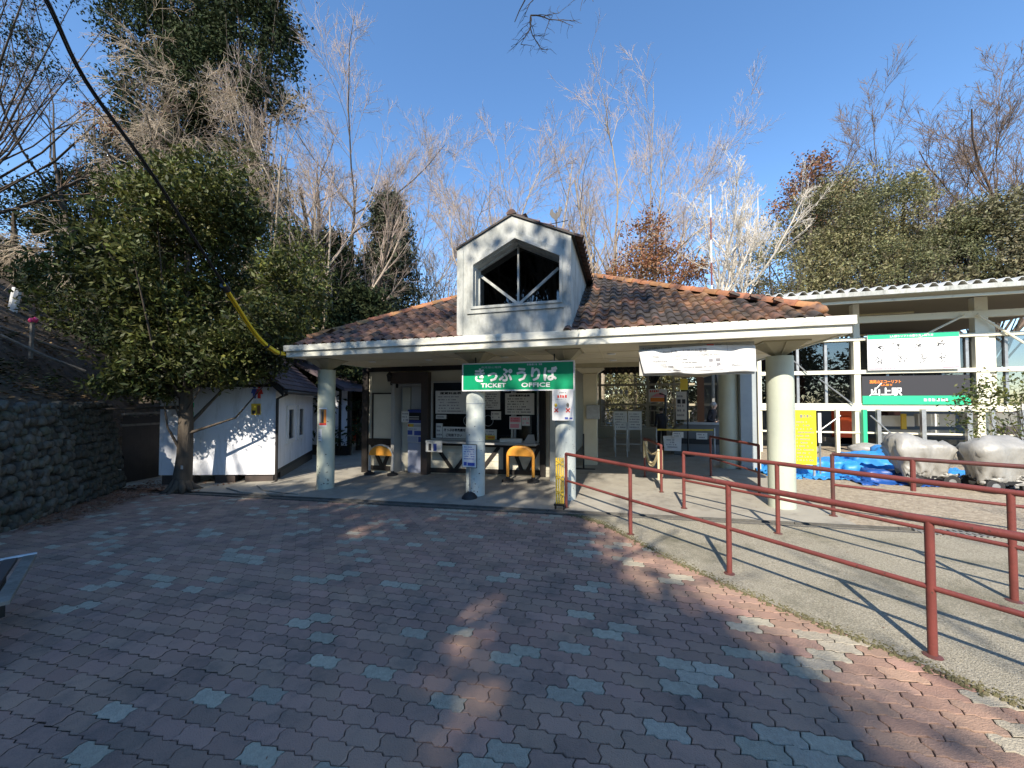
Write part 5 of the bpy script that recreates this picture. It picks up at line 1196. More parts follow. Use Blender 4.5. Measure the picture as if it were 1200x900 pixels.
b = MB(); P2 = smooth_path([Vector((-14, 3, 9.5)), sp(-10, -60, 2.6), sp(60, 60, 3.0), sp(130, 150, 3.6), sp(200, 235, 4.4), sp(262, 330, 5.2), sp(330, 410, 6.3)])
b.tube(P2, .006, 6); b.obj('thin_cable', m_black, loc=P2[-1], smooth=True, label='thin black wire hanging beside the thick overhead cable', cat='cable')

# ================================================================== LIFT STATION AT RIGHT
LY = 14.3
lst = empty('lift_station', (8, LY, 0), 'steel framed glazed lift station with a corrugated roof at the right', 'building')
def fx(px, y=450): return at(px, y, LY).x
zR = 5.05
# roof: corrugated sheet, eave in front
yo = 12.9
def corrugated(name, x0, x1, y0, y1, z0, z1, m, parent, pitch=.30, amp=.065):
    b = MB(); n = int((x1-x0)/pitch)*4
    for i in range(n+1):
        ph = i % 4; dz = (0, amp, amp, 0)[ph]; x = x0 + (x1-x0)*i/n
        b.v += [(x, y0, z0+dz), (x, y1, z1+dz), (x, y0, z0+dz+.012), (x, y1, z1+dz+.012)]
    for i in range(n): b.f += [(4*i, 4*i+1, 4*i+5, 4*i+4), (4*i+2, 4*i+6, 4*i+7, 4*i+3), (4*i, 4*i+4, 4*i+6, 4*i+2)]; b.m += [0]*3
    return b.obj(name, m, parent)
za, zb_ = at(900, 346, yo).z, at(1195, 325, yo).z
zc_ = (za + zb_)/2
corrugated('roof_sheet', 3.2, 14, yo, yo+9, zc_-.08, zc_+.9, mat('roof_metal', (.62,.64,.63), .5, stain=(.35,.35,.33), sscale=3), lst, .30, .10)
b = MB(); b.box(3.2, 14, yo-.03, yo+.03, zc_-.22, zc_-.09); b.obj('gutter', m_white, lst, bevel=.01)
b = MB(); b.box(3.3, 14, yo+.2, yo+.26, zc_-.36, zc_-.29); b.obj('purlin', m_aluw, lst)
b = MB(); b.box(3.3, 14, yo+.05, yo+8.5, zc_-.12, zc_-.10); b.obj('ceiling', m_hframe, lst)
for px, w_, in ((1003, .17), (1149, .30), (889, .12)):
    x = fx(px); b = MB(); b.box(x-w_/2, x+w_/2, LY-.1, LY+.1, -.1, 4.65); b.obj('frame_post', m_aluw, lst, bevel=.008)
x = fx(1160); b = MB(); b.box(x-.28, x+.12, LY-.05, LY+.08, 1.3, 3.9); b.obj('frame_panel', m_aluw, lst)
for (pxa, ya, h_, nm_) in ((1003, 375, .20, 'beam'), (1003, 397.5, .10, 'transom'), (1003, 436, .12, 'transom'), (1003, 476, .17, 'transom'), (1003, 480.5, .05, 'transom'), (1003, 507, .05, 'transom')):
    z = at(pxa, ya, LY-.12).z; b = MB(); b.box(fx(889), 14, LY-.13, LY+.02, z-h_/2, z+h_/2); b.obj(nm_, m_aluw, lst, bevel=.006)
z = at(1003, 386, LY).z
for k, (xa, xb, y_, z_) in enumerate(((4.3, 6.9, 15.5, 4.45), (7.2, 9.2, 15.5, 4.55), (9.6, 12, 15.5, 4.45), (5.0, 7.3, 17.5, 4.2), (7.8, 10.4, 17.5, 4.15), (8.6, 11.4, 19.0, 4.1))):
    b = MB(); b.tube([(xa, y_, z_), (xb, y_, z_)], .035, 8); b.obj('tube_light', m_lampw, lst)
# panes row by row
zrow = [at(1003, y, LY).z for y in (399.5, 433, 438.5, 473)]
cols_ = [fx(891), fx(935), fx(999), fx(1007), fx(1072), fx(1137), fx(1160), 14]
for (z0, z1) in ((zrow[1], zrow[0]), (zrow[3], zrow[2])):
    for i, (xa, xb) in enumerate(zip(cols_, cols_[1:])):
        b = MB(); b.box(xa+.02, xb-.02, LY+.03, LY+.045, z0, z1); b.obj('pane', m_dglass, lst)
for px in (912, 935, 968, 1040, 1105, 1134, 1180): x = fx(px); b = MB(); b.box(x-.035, x+.035, LY-.02, LY+.06, zrow[3], zrow[0]); b.obj('glazing_bar', m_steel, lst)
for px, w_, mm in ((975, .09, m_aluw), (1006, .10, m_greenl), (1022, .09, m_steel), (1073, .10, m_steel), (1125, .12, m_steel), (1185, .10, m_steel), (1152, .08, m_steel)):
    x = fx(px); b = MB(); b.box(x-w_/2, x+w_/2, LY-.3, LY-.2, 0, at(px, 480, LY-.25).z); b.obj('scaffold_post', mm, lst)
def brace(p, q, Y, r_=.025, m=m_steel): b = MB(); b.tube([at(*p, Y), at(*q, Y)], r_, 6); b.obj('brace_rod', m, lst)
brace((1052, 408), (1131, 369), LY-.2, .03, m_aluw); brace((1145, 368), (1200, 402), LY-.2, .03, m_aluw); brace((1012, 472), (1033, 449), LY-.16, .02); brace((960, 444), (1000, 474), LY-.2, .02); brace((928, 421), (946, 437), LY-.2, .02)
brace((960, 505), (985, 487), LY-.3, .02); brace((1020, 487), (1060, 522), LY-.3, .02); brace((930, 444), (905, 420), LY-.2, .015)
# interior: floor, rear wall and machinery
b = MB(); b.box(3.6, 14, 19.8, 20, -.1, 4.4); b.obj('rear_wall', m_hall, lst)
b = MB(); b.box(3.6, 14, LY+.2, 19.8, .95, 1.05) if False else b.box(3.6, 14, 16.0, 19.8, -.1, .35); b.obj('platform', m_drain, lst)
b = MB(); 
for (xa, xb, za_, zb2) in ((4.2, 6.6, 2.9, 3.4), (6.2, 6.7, 1.6, 3.0), (9.2, 9.6, 1, 3.8)): b.box(xa, xb, 16.9, 17.3, za_, zb2)
b.obj('red_machinery', m_raildk, lst, bevel=.02)
b = MB(); x = at(989, 495, 16.0).x; b.box(x-.2, x+.25, 16.0, 16.4, .1, 1.35); b.box(x-.12, x+.15, 15.95, 16.0, .5, 1.1); b.obj('orange_unit', m_barrier, lst, bevel=.04)
for (pa, pb, ya, yb, mm) in ((1030, 1072, 487, 500, m_signw), (1076, 1120, 485, 500, m_signw), (1031, 1120, 503, 511, m_paperg), (1033, 1044, 504, 530, m_paper), (1130, 1200, 484, 500, m_paper)):
    a = at(pa, ya, 15.6); c = at(pb, yb, 15.6); b = MB(); b.box(a.x, c.x, 15.6, 15.8, c.z, a.z); b.obj('machine_panel', mm, lst, bevel=.01)
a = at(1060, 485, 15.4); b = MB(); b.box(a.x-.08, a.x+.05, 15.4, 15.45, a.z-.5, a.z); b.obj('yellow_unit', m_yellow, lst)
# banner: how to board
BY_ = LY-.22; a = at(1016, 392.5, BY_); c = at(1125.5, 432, BY_)
lb_ = empty('lift_banner', ((a.x+c.x)/2, BY_, c.z), 'white banner with a green top band on the glazed lift station', 'banner')
x0, x1, z0, z1 = a.x, c.x, c.z, a.z; W = x1-x0; Hh = z1-z0
b = MB(); b.box(x0, x1, BY_, BY_+.02, z0, z1); b.obj('cloth', m_signw, lb_)
b = MB(); b.box(x0+.01, x1-.01, BY_-.006, BY_-.001, z1-Hh*.13, z1-.01); b.obj('green_band', m_greenl, lb_)
b = MB(); b.box(x0+W*.02, x0+W*.17, BY_-.006, BY_-.001, z0+Hh*.02, z0+Hh*.06); b.box(x0+W*.82, x0+W*.99, BY_-.006, BY_-.001, z0+Hh*.03, z0+Hh*.07); b.obj('red_bar', m_inkp, lb_)
s_ = MB(); scribble(s_, x0+W*.19, x0+W*.81, z0+Hh*.02, z0+Hh*.07, 1, BY_-.004, hfrac=.9); s_.obj('lettering', m_inkp, lb_)
text('lettering', '2人乗りリフトの乗り方・降り方', (x0+W*.49, BY_-.006, z1-Hh*.07), W*.47, Hh*.065, m_signw, lb_, fat=.003)
s_ = MB(); r9 = random.Random(4)
for (u, v_) in ((.14, .62), (.34, .65), (.56, .67), (.80, .68), (.14, .25), (.38, .30), (.62, .27), (.82, .30)):
    for k in range(14):
        x = x0 + W*(u + r9.gauss(0, .02)); z = z0 + Hh*(v_ + r9.gauss(0, .055)); l = r9.uniform(.02, .07); an = r9.uniform(0, 3)
        s_.beam((x, BY_-.003, z), (x+l*cos(an), BY_-.003, z+l*sin(an)), .002, .018)
scribble(s_, x0+W*.03, x0+W*.11, z0+Hh*.80, z0+Hh*.85, 1, BY_-.003); scribble(s_, x0+W*.03, x0+W*.13, z0+Hh*.40, z0+Hh*.45, 1, BY_-.003); s_.obj('drawing', m_ink, lb_)
# station name sign
a = at(1010.5, 441, BY_+.04); c = at(1138, 474, BY_+.04); ns = empty('station_name_sign', ((a.x+c.x)/2, BY_, c.z), 'dark glazed sign with the station name above a bright green band', 'sign')
x0, x1, z0, z1 = a.x, c.x, c.z, a.z; W = x1-x0; Hh = z1-z0; y_ = BY_+.04
b = MB(); b.box(x0, x1, y_, y_+.03, z0, z0+Hh*.30); b.obj('green_band', m_greenl, ns)
b = MB(); b.box(x0, x0+W*.42, y_+.02, y_+.03, z0+Hh*.30, z1); b.box(x0+W*.42, x1, y_+.02, y_+.03, z0+Hh*.30, z1); b.obj('dark_panel', m_ink, ns)
text('lettering', '高尾山エコーリフト', (x0+W*.225, y_+.02, z0+Hh*.80), W*.30, Hh*.12, m_inko, ns, fat=.003); text('lettering', '2人乗り', (x0+W*.235, y_+.02, z0+Hh*.685), W*.11, Hh*.07, m_inko, ns, fat=.003)
text('lettering', '山上駅', (x0+W*.235, y_+.02, z0+Hh*.45), W*.29, Hh*.26, m_signw, ns, fat=.012)
s_ = MB(); scribble(s_, x0+W*.58, x0+W*.89, z0+Hh*.09, z0+Hh*.23, 1, y_-.003, hfrac=.7, cw=.8, fill=.7); s_.obj('lettering', m_signw, ns)
# yellow notice board
a = at(931, 480.5, 9.6); c = at(957.5, 545, 9.6); yn = empty('yellow_notice', ((a.x+c.x)/2, 9.6, gz(3.7)), 'tall yellow notice board behind the sunlit round column', 'sign')
x0, x1, z0, z1 = a.x-.12, c.x, c.z, a.z
b = MB(); b.box(x0, x1, 9.6, 9.63, z0, z1); b.obj('board', mat('notice_yellow', (.72,.60,.02), .45), yn)
text('lettering', '皆さまへ', (x0+.33, 9.6, z1-.13), .22, .065, m_inkg, yn, fat=.003)
s_ = MB(); scribble(s_, x0+.15, x1-.06, z0+.06, z1-.22, 12, 9.597, seed=3, fill=.5); s_.obj('lettering', m_inkg, yn)
for x in (x0+.03, x1-.03): b = MB(); b.box(x-.02, x+.02, 9.64, 9.67, gz(3.7), z1); b.obj('leg', m_steel, yn)
a = at(958.5, 484, 9.9); c = at(963, 519, 9.9); b = MB(); b.box(a.x, c.x, 9.9, 9.93, c.z, a.z); wb_ = empty('white_strip_board', (a.x, 9.9, gz(4)), 'narrow white board standing just right of the yellow notice', 'board'); b.obj('board', m_signw, wb_)
b = MB(); b.tube([(a.x+.04, 9.94, gz(4)), (a.x+.04, 9.94, c.z)], .02, 6); b.obj('pole', m_steel, wb_)

# tarps and covered carts: sheets dropped over boxes with a small mass-spring solver
def drape(x0, x1, y0, y1, boxes, n=(64, 44), slack=1.12, steps=170, seed=0, nz=.02, rad=.04):
    """boxes: (cx, cy, cz, hx, hy, hz) solids under the sheet; sheet starts flat above them, returns grid of points"""
    nx_, ny_ = n; rng = np.random.default_rng(seed); X, Y = np.meshgrid(np.linspace(x0, x1, nx_), np.linspace(y0, y1, ny_)); top = max(b_[2]+b_[5] for b_ in boxes)
    P = np.stack([X, Y, np.full_like(X, top + .08)], -1); P += rng.normal(0, nz, P.shape); Q = P.copy()
    dx = (x1-x0)/(nx_-1)*slack; dy = (y1-y0)/(ny_-1)*slack; dd = (dx*dx+dy*dy)**.5
    def con(A, B, L, k):
        d = B - A; l = np.linalg.norm(d, axis=-1, keepdims=True) + 1e-9; c = d * (1 - L/l) * .5 * k; return c
    for st in range(steps):
        V = (P - Q) * .96; Q = P.copy(); P = P + V; P[..., 2] -= .0028
        for it in range(7):
            D = np.zeros_like(P); W_ = np.zeros(P.shape[:2] + (1,))
            for (a, b_, L) in ((np.s_[:, :-1], np.s_[:, 1:], dx), (np.s_[:-1, :], np.s_[1:, :], dy), (np.s_[:-1, :-1], np.s_[1:, 1:], dd), (np.s_[1:, :-1], np.s_[:-1, 1:], dd)):
                c = con(P[a], P[b_], L, 1.0); D[a] += c; D[b_] -= c; W_[a] += 1; W_[b_] += 1
            P = P + D / np.maximum(W_, 1) * 1.6
            for (cx, cy, cz, hx_, hy_, hz_) in boxes:
                q = P - np.array([cx, cy, cz]); r_ = np.array([hx_, hy_, hz_]); e_ = np.abs(q) - (r_ - rad); ins = np.all(e_ < rad, axis=-1)
                out = np.maximum(e_, 0); ol = np.linalg.norm(out, axis=-1); pen = np.where(ol > 0, rad - ol, rad - e_.max(-1)); hit = ins & (pen > 0)
                nrm = np.where((ol > 1e-6)[..., None], out / np.maximum(ol, 1e-6)[..., None], (e_ == e_.max(-1, keepdims=True)).astype(float)) * np.sign(q)
                P = np.where(hit[..., None], P + nrm * pen[..., None], P)
            P[..., 2] = np.maximum(P[..., 2], .02)
        fr = P[..., 2] < .025; P[fr, :2] = Q[fr, :2] + (P[fr, :2] - Q[fr, :2]) * .4
    return P
def crumple(P, amp=.05, seed=0, zs=1.0):
    '''creases: ridged noise pushed along the normals'''
    du = np.gradient(P, axis=1); dv = np.gradient(P, axis=0); nr = unit(np.cross(du, dv)); sh = P.shape[:2]; D = np.zeros(sh)
    for j in range(sh[0]):
        for i in range(sh[1]):
            q = Vector((P[j, i][0] + seed * 3.1, P[j, i][1], P[j, i][2] * zs)); w_ = Vector((noise.noise(q*1.7), noise.noise(q*1.7 + Vector((9, 0, 0))), noise.noise(q*1.7 + Vector((0, 9, 0))))) * .35; q = q + w_
            D[j, i] = -abs(noise.noise(q * 2.6)) * 1.3 - abs(noise.noise(q * 6.1)) * .75 - abs(noise.noise(q * 12.3)) * .4 + .6 + .3 * noise.noise(q * 1.3)
    return P + nr * (D * amp)[..., None]
def cinch(P, cx, cy, hx_, hy_, zb=.2):
    P = P.copy(); zt = P[..., 2].max(); dx = np.clip(P[..., 0] - cx, -hx_-.05, hx_+.05); dy = np.clip(P[..., 1] - cy, -hy_-.05, hy_+.05)
    f = np.clip((P[..., 2] - .0) / .62, 0, 1); f = .62 + .38 * f; th = np.arctan2(P[..., 1]-cy, P[..., 0]-cx); f = f * (1 + .08*np.sin(th*9 + 2*np.sin(th*2))*(1-np.clip(P[..., 2]/.9, 0, 1)))
    P[..., 0] = cx + dx * f; P[..., 1] = cy + dy * f; P[..., 2] = zb + P[..., 2] * (1 - zb/zt) + .04*np.sin(th*5)*(P[..., 2] < .1); return P
def sheet_obj(name, P, m, parent=None, th=.006, **kw):
    ny_, nx_, _ = P.shape; V = P.reshape(-1, 3).copy(); V[:, 2] += np.array([gz(x) for x in V[:, 0]]); I = np.arange(nx_*ny_).reshape(ny_, nx_)
    F = np.stack([I[:-1, :-1], I[:-1, 1:], I[1:, 1:], I[1:, :-1]], -1).reshape(-1, 4); o = np_mesh_(name, V, F, m, parent, **kw)
    q = o.modifiers.new('t', 'SOLIDIFY'); q.thickness = th; return o
def np_mesh_(*a, **k): return np_mesh(*a, smooth=True, **k)
def bx3(cx, cy, hx_, hy_, h_): return (cx, cy, h_/2, hx_, hy_, h_/2)
b1 = [bx3(4.3, 10.5, .7, .35, .30), bx3(5.4, 10.7, .4, .4, .40), bx3(6.3, 11.0, .45, .4, .50), bx3(3.75, 10.2, .2, .25, .2), bx3(4.9, 10.1, .2, .12, .24), bx3(5.9, 10.4, .12, .3, .28)]
sheet_obj('blue_tarp', crumple(drape(3.1, 7.3, 9.45, 11.9, b1, (120, 70), 1.16, 150, 2, .03), .09, 1), m_tarp, loc=gp(5.2, 10.5), label='bright blue tarpaulin draped over a long low heap', cat='tarpaulin')
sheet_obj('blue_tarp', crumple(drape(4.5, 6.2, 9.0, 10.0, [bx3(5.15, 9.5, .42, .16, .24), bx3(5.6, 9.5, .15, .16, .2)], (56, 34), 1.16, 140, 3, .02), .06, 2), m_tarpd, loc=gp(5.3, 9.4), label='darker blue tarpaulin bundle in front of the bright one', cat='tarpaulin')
def sandbag(label, cx, cy, z, sd):
    b = MB(); nu, nv = 20, 12
    for j in range(nv+1):
        for i in range(nu):
            a = 2*pi*i/nu; ph = pi*j/nv; q = Vector((cos(a)*sin(ph), sin(a)*sin(ph), cos(ph))); k_ = 1 + .16*noise.noise(q*2.3 + Vector((sd, 0, 0))); b.v.append((cx + q.x*.42*k_, cy + q.y*.3*k_, z + q.z*.15*k_))
    for j in range(nv):
        for i in range(nu): b.f.append((j*nu+i, j*nu+(i+1)%nu, (j+1)*nu+(i+1)%nu, (j+1)*nu+i)); b.m.append(0)
    b.obj('sandbag', m_cover, loc=(cx, cy, z-.15), smooth=True, label=label, cat='sandbag')
sandbag('pale lumpy sandbag behind the blue tarpaulin, nearer the yellow board', 4.75, 12.3, .28, 1); sandbag('pale lumpy sandbag behind the blue tarpaulin beside the covered cart', 6.3, 12.4, .34, 2)
def cart(label, cx, cy, boxes, ext, seed, wheels=True, m=m_cover):
    t = empty('covered_cart', gp(cx, cy), label, 'cart', 'covered carts on the gravel yard'); g0 = gz(cx); (wx, wy_) = ext
    P_ = drape(cx-wx, cx+wx, cy-wy_, cy+wy_, [(cx+a, cy+b_, c, d, e_, f_) for a, b_, c, d, e_, f_ in boxes], (84, 72), 1.16, 170, seed, .03)
    if wheels: P_ = cinch(P_, cx, cy, max(abs(q[0]) + q[3] for q in boxes), max(q[4] for q in boxes))
    sheet_obj('cover', crumple(P_, .085, seed, .22), m, t)
    hx_ = max(abs(q[0]) + q[3] for q in boxes)*.72; hy_ = max(q[4] for q in boxes)*.72
    b = MB(); b.box(cx-hx_, cx+hx_, cy-hy_, cy+hy_, g0+.16, g0+.22); b.obj('chassis', m_black, t)
    if wheels:
        for (dx, dy) in ((-.7, -1), (.7, -1), (-.7, 1), (.7, 1)):
            x = cx + hx_*dx; y = cy + hy_*dy; b = MB(); b.tube([(x, y-.035, g0+.125), (x, y+.035, g0+.125)], .125, 16); wo = b.obj('wheel', m_blackr, t, bevel=.01)
            b = MB(); b.tube([(x, y-.04, g0+.125), (x, y+.04, g0+.125)], .055, 12); b.obj('hub', m_steel, wo)
    return t
cart('wheeled cart under a grey cover with a slanting top, left of the bright one', 5.55, 9.2, [(-.08, 0, .50, .44, .30, .28), (-.34, 0, .78, .16, .22, .20), (-.1, 0, .68, .2, .2, .14)], (.86, .78), 2)
cart('silver covered cart on black wheels in the middle of the yard', 6.35, 8.8, [(0, 0, .54, .46, .32, .30), (-.05, .0, .80, .26, .22, .16), (.3, -.1, .72, .06, .2, .14)], (.92, .80), 5)
cart('pale covered cart at the right edge with its cover reaching the ground', 7.5, 8.9, [(0, 0, .5, .40, .36, .44), (.1, 0, .75, .28, .26, .22)], (1.15, 1.1), 9, wheels=False)
lump_patch = None
# ================================================================== TREES
def tubes(P, Rd, k):
    """P (B,n,3), Rd (B,n) -> V,F quads"""
    B, n, _ = P.shape; d = np.zeros_like(P); d[:, 1:-1] = P[:, 2:] - P[:, :-2]; d[:, 0] = P[:, 1] - P[:, 0]; d[:, -1] = P[:, -1] - P[:, -2]; d = unit(d)
    md = unit(P[:, -1] - P[:, 0]); ref = np.where(np.abs(md[:, 2:3]) < .8, np.array([[0, 0, 1.]]), np.array([[1., 0, 0]]))[:, None, :]
    a = unit(np.cross(d, np.broadcast_to(ref, d.shape))); b = np.cross(d, a); th = 2 * np.pi * np.arange(k) / k
    V = P[:, :, None, :] + Rd[:, :, None, None] * (a[:, :, None, :] * np.cos(th)[None, None, :, None] + b[:, :, None, :] * np.sin(th)[None, None, :, None])
    idx = np.arange(B * n * k).reshape(B, n, k); j2 = np.roll(idx, -1, axis=2)
    F = np.stack([idx[:, :-1], j2[:, :-1], j2[:, 1:], idx[:, 1:]], -1).reshape(-1, 4)
    return V.reshape(-1, 3), F
def grow(rng, base, height, spec, lean=(0, 0), r0=.2, nseg0=9, wob0=.03, top=.06):
    """returns list of levels (P, R)"""
    n = nseg0; t = np.linspace(0, 1, n + 1); P = np.zeros((1, n + 1, 3)); P[0] = np.array(base)
    P[0, :, 2] += height * t; w_ = np.cumsum(rng.normal(0, wob0 * height / n ** .5, (n + 1, 2)), 0); w_[0] = 0
    P[0, :, :2] += w_ + np.outer(t ** 1.2, np.array(lean)) * height
    Rd = (r0 * (1 - (1 - top) * t ** .9))[None]; Rd[0, 0] *= 1.35
    levels = [(P, Rd)]
    for s in spec:
        Pp, Rp = levels[s.get('src', -1)] if s.get('src') is not None else levels[-1]
        B = len(Pp); c = s['n']; tt = rng.uniform(s['t'][0], s['t'][1], (B, c)); tt = np.sort(tt, 1)
        m_ = Pp.shape[1] - 1; f = tt * m_; i = np.minimum(f.astype(int), m_ - 1); fr = f - i; bi = np.arange(B)[:, None]
        S = Pp[bi, i] * (1 - fr[..., None]) + Pp[bi, i + 1] * fr[..., None]; D = unit(Pp[bi, i + 1] - Pp[bi, i]); Rr = Rp[bi, i] * (1 - fr) + Rp[bi, i + 1] * fr
        L0 = np.linalg.norm(Pp[:, -1] - Pp[:, 0], axis=-1)[:, None]
        S = S.reshape(-1, 3); D = D.reshape(-1, 3); Rr = Rr.reshape(-1); tf = tt.reshape(-1); L = (L0 * np.ones((1, c))).reshape(-1) * s['len'] * (1 - s.get('tfall', .4) * tf) * rng.uniform(.7, 1.25, len(S))
        az = (rng.uniform(0, 2*np.pi, (B, 1)) + np.arange(c)[None] * 2.4 + rng.normal(0, .4, (B, c))).reshape(-1)
        ref = np.where(np.abs(D[:, 2:3]) < .9, np.array([[0, 0, 1.]]), np.array([[1., 0, 0]])); a = unit(np.cross(D, ref)); b = np.cross(D, a)
        ang = np.radians(rng.normal(s['ang'], s.get('angs', 8), len(S)))
        d0 = D * np.cos(ang)[:, None] + (a * np.cos(az)[:, None] + b * np.sin(az)[:, None]) * np.sin(ang)[:, None]
        ns = s['seg']; Q = np.zeros((len(S), ns + 1, 3)); Q[:, 0] = S; d = d0.copy()
        for k in range(ns):
            d = unit(d + np.array([0, 0, s.get('up', .1)])[None] * (1 if not s.get('droop') else 1) + rng.normal(0, s.get('wob', .12), d.shape)); Q[:, k + 1] = Q[:, k] + d * (L / ns)[:, None]
        rr0 = np.minimum(Rr * s['rr'], s.get('rmax', 9)); rr0 = np.maximum(rr0, s.get('rmin', .004)); tl = np.linspace(0, 1, ns + 1)
        Rq = rr0[:, None] * (1 - (1 - s.get('top', .35)) * tl[None]); levels.append((Q, np.maximum(Rq, s.get('rmin', .004) * .7)))
    return levels
def tree(name, label, base, height, spec, seed, mb, mt, r0=.2, ntrunk=2, group=None, sides=(9, 6, 4, 3, 3, 3), cat='tree', **kw):
    rng = np.random.default_rng(seed); base = Vector(base); root = empty(name, base, label, cat, group)
    lv = grow(rng, base, height, spec, r0=r0, **kw)
    def pack(ls, s0):
        Vs, Fs, o = [], [], 0
        for q, (P, Rd) in enumerate(ls):
            V, F = tubes(P, Rd, sides[min(s0 + q, 5)]); Vs.append(V); Fs.append(F + o); o += len(V)
        return np.concatenate(Vs), np.concatenate(Fs)
    V, F = pack(lv[:ntrunk], 0); np_mesh('trunk', V, F, mb, root, smooth=True)
    if len(lv) > ntrunk: V, F = pack(lv[ntrunk:], ntrunk); np_mesh('crown', V, F, mt, root)
    return root, lv, rng
def leaves(rng, C, n_per, spread, size, m, parent, name='foliage', aspect=.45, upbias=.5, kind=None, flat=.7, droop=0):
    """small leaf faces around cluster centres"""
    K = len(C); N = K * n_per; c = np.repeat(C, n_per, 0) + rng.normal(0, 1, (N, 3)) * np.array([spread, spread, spread * flat])
    nrm = unit(rng.normal(0, 1, (N, 3)) + np.array([0, 0, upbias])); t = unit(np.cross(nrm, rng.normal(0, 1, (N, 3)))); 
    if droop: t = unit(t + np.array([0, 0, -droop])); nrm = unit(np.cross(t, rng.normal(0, 1, (N, 3))))
    b = np.cross(nrm, t); s = (size * rng.uniform(.6, 1.35, N))[:, None]
    V = np.stack([c - t*s*.5, c + b*s*aspect*.5 - t*s*.05, c + t*s*.5, c - b*s*aspect*.5 - t*s*.05], 1).reshape(-1, 3); F = np.arange(4*N).reshape(N, 4)
    a = np.repeat((np.repeat(rng.uniform(0, .6, K), n_per) + rng.uniform(0, .4, N)), 4)
    return np_mesh(name, V, F, m, parent, attr=a)
def blob_pts(rng, ell, n, shell=.55, gapn=.0, gseed=0):
    """cluster centres inside ellipsoids, denser near the skin, broken by noise gaps"""
    res = []; vol = np.array([e[1][0]*e[1][1]*e[1][2] for e in ell]) ** .72; cnt = (n * vol / vol.sum()).astype(int) + 1
    for (c, r_), k in zip(ell, cnt):
        d = unit(rng.normal(0, 1, (k, 3))); q = rng.uniform(shell**3, 1, k) ** (1/3); p = np.array(c) + d * q[:, None] * np.array(r_)
        if gapn: keep = [noise.noise(Vector(x) * .55 + Vector((gseed, 0, 0))) > gapn - .5 for x in p]; p = p[np.array(keep)]
        res.append(p)
    return np.concatenate(res)
def limbs_to(rng, base, C, k, r0, m, parent, name='limb', frac=.45):
    frac = LIMBF[0]
    """a trunk with branches reaching into the crown"""
    idx = rng.choice(len(C), min(k, len(C)), replace=False); P = []; 
    for i in idx:
        e_ = C[i]; h = base[2] + (e_[2]-base[2]) * rng.uniform(frac*.5, frac*1.3); s = np.array([base[0] + rng.normal(0, .05), base[1], h]); m1 = s*.5 + e_*.5 + np.array([0, 0, -.08]) * np.linalg.norm(e_-s) + rng.normal(0, .12, 3)
        P.append([s, s*.7+m1*.3, m1, m1*.4+e_*.6, e_])
    P = np.array(P); Rd = r0 * np.array([1, .75, .5, .3, .12])[None] * rng.uniform(.5, 1.1, (len(P), 1)); V, F = tubes(P, Rd, 5); return np_mesh(name, V, F, m, parent, smooth=True)
def leafy(name, label, base, ell, ncl, nper, spread, size, mleaf, seed, r0=.2, mb=m_bark, group=None, shell=.5, gap=.35, nl=40, upbias=.5, aspect=.45, top=None, lean=(0, 0), cat='tree', droop=0):
    rng = np.random.default_rng(seed); base = Vector(base); root = empty(name, base, label, cat, group); ztop = top or max(c[2] + r_[2]*.6 for c, r_ in ell)
    t = np.linspace(0, 1, 9); P = np.zeros((1, 9, 3)); P[0] = np.array(base); P[0, :, 2] += t*(ztop-base.z); P[0, 1:, :2] += np.cumsum(rng.normal(0, .02*(ztop-base.z)/3, (8, 2)), 0) + np.outer(t[1:], lean)
    Rd = (r0*(1-.8*t))[None]; Rd[0, 0] *= 1.15; V, F = tubes(P, Rd, 12); np_mesh('trunk', V, F, mb, root, smooth=True)
    C = blob_pts(rng, ell, ncl, shell, gap, seed); limbs_to(rng, np.array(base), C, nl, r0*.35, mb, root)
    leaves(rng, C, nper, spread, size, mleaf, root, 'crown', aspect, upbias, droop=droop); return root
def conifer(label, base, height, rad, seed, ncl=900, nper=26, size=.16, m=m_lfc, gap=.3, z0=.12, r0=.25, group=None, spread=.28, mb=m_bark, name='conifer'):
    rng = np.random.default_rng(seed); base = Vector(base); root = empty(name, base, label, 'tree', group)
    t = np.linspace(0, 1, 8); P = np.zeros((1, 8, 3)); P[0] = np.array(base); P[0, :, 2] += t*height; P[0, 1:, :2] += np.cumsum(rng.normal(0, .04, (7, 2)), 0)
    V, F = tubes(P, (r0*(1-.9*t))[None], 9); np_mesh('trunk', V, F, mb, root, smooth=True)
    # whorled boughs
    nb = int(ncl/7); q = rng.uniform(z0, .99, nb)**.9; az = rng.uniform(0, 2*np.pi, nb); L = rad*(1-((q-z0)/(1-z0)))**.75*rng.uniform(.65, 1.12, nb) + .15
    S = np.array(base)[None] + np.stack([0*q, 0*q, q*height], 1); d = np.stack([np.cos(az), np.sin(az), rng.uniform(-.25, .25, nb)], 1); E_ = S + d*L[:, None]; E_[:, 2] -= .08*L
    M_ = (S+E_)/2 + np.array([0, 0, .1])*L[:, None]; PB = np.stack([S, M_, E_], 1); V, F = tubes(PB, (.05*np.array([1, .6, .2])[None]*(L/rad)[:, None]), 4); np_mesh('bough', V, F, mb, root)
    C = np.concatenate([S + (E_-S)*k + rng.normal(0, .1, S.shape) for k in np.linspace(.25, 1, 7)]); keep = np.array([noise.noise(Vector(x)*.5 + Vector((seed, 0, 0))) > gap-.5 for x in C]); C = C[keep]
    leaves(rng, C, nper, spread, size, m, root, 'crown', .35, .3, flat=.55, droop=.35); return root
def base_at(px, Y, zoff=0): x = at(px, 471, Y).x; return Vector((x, Y, gz(x) - .1 + zoff))
def ht(py, px, Y): return at(px, py, Y).z

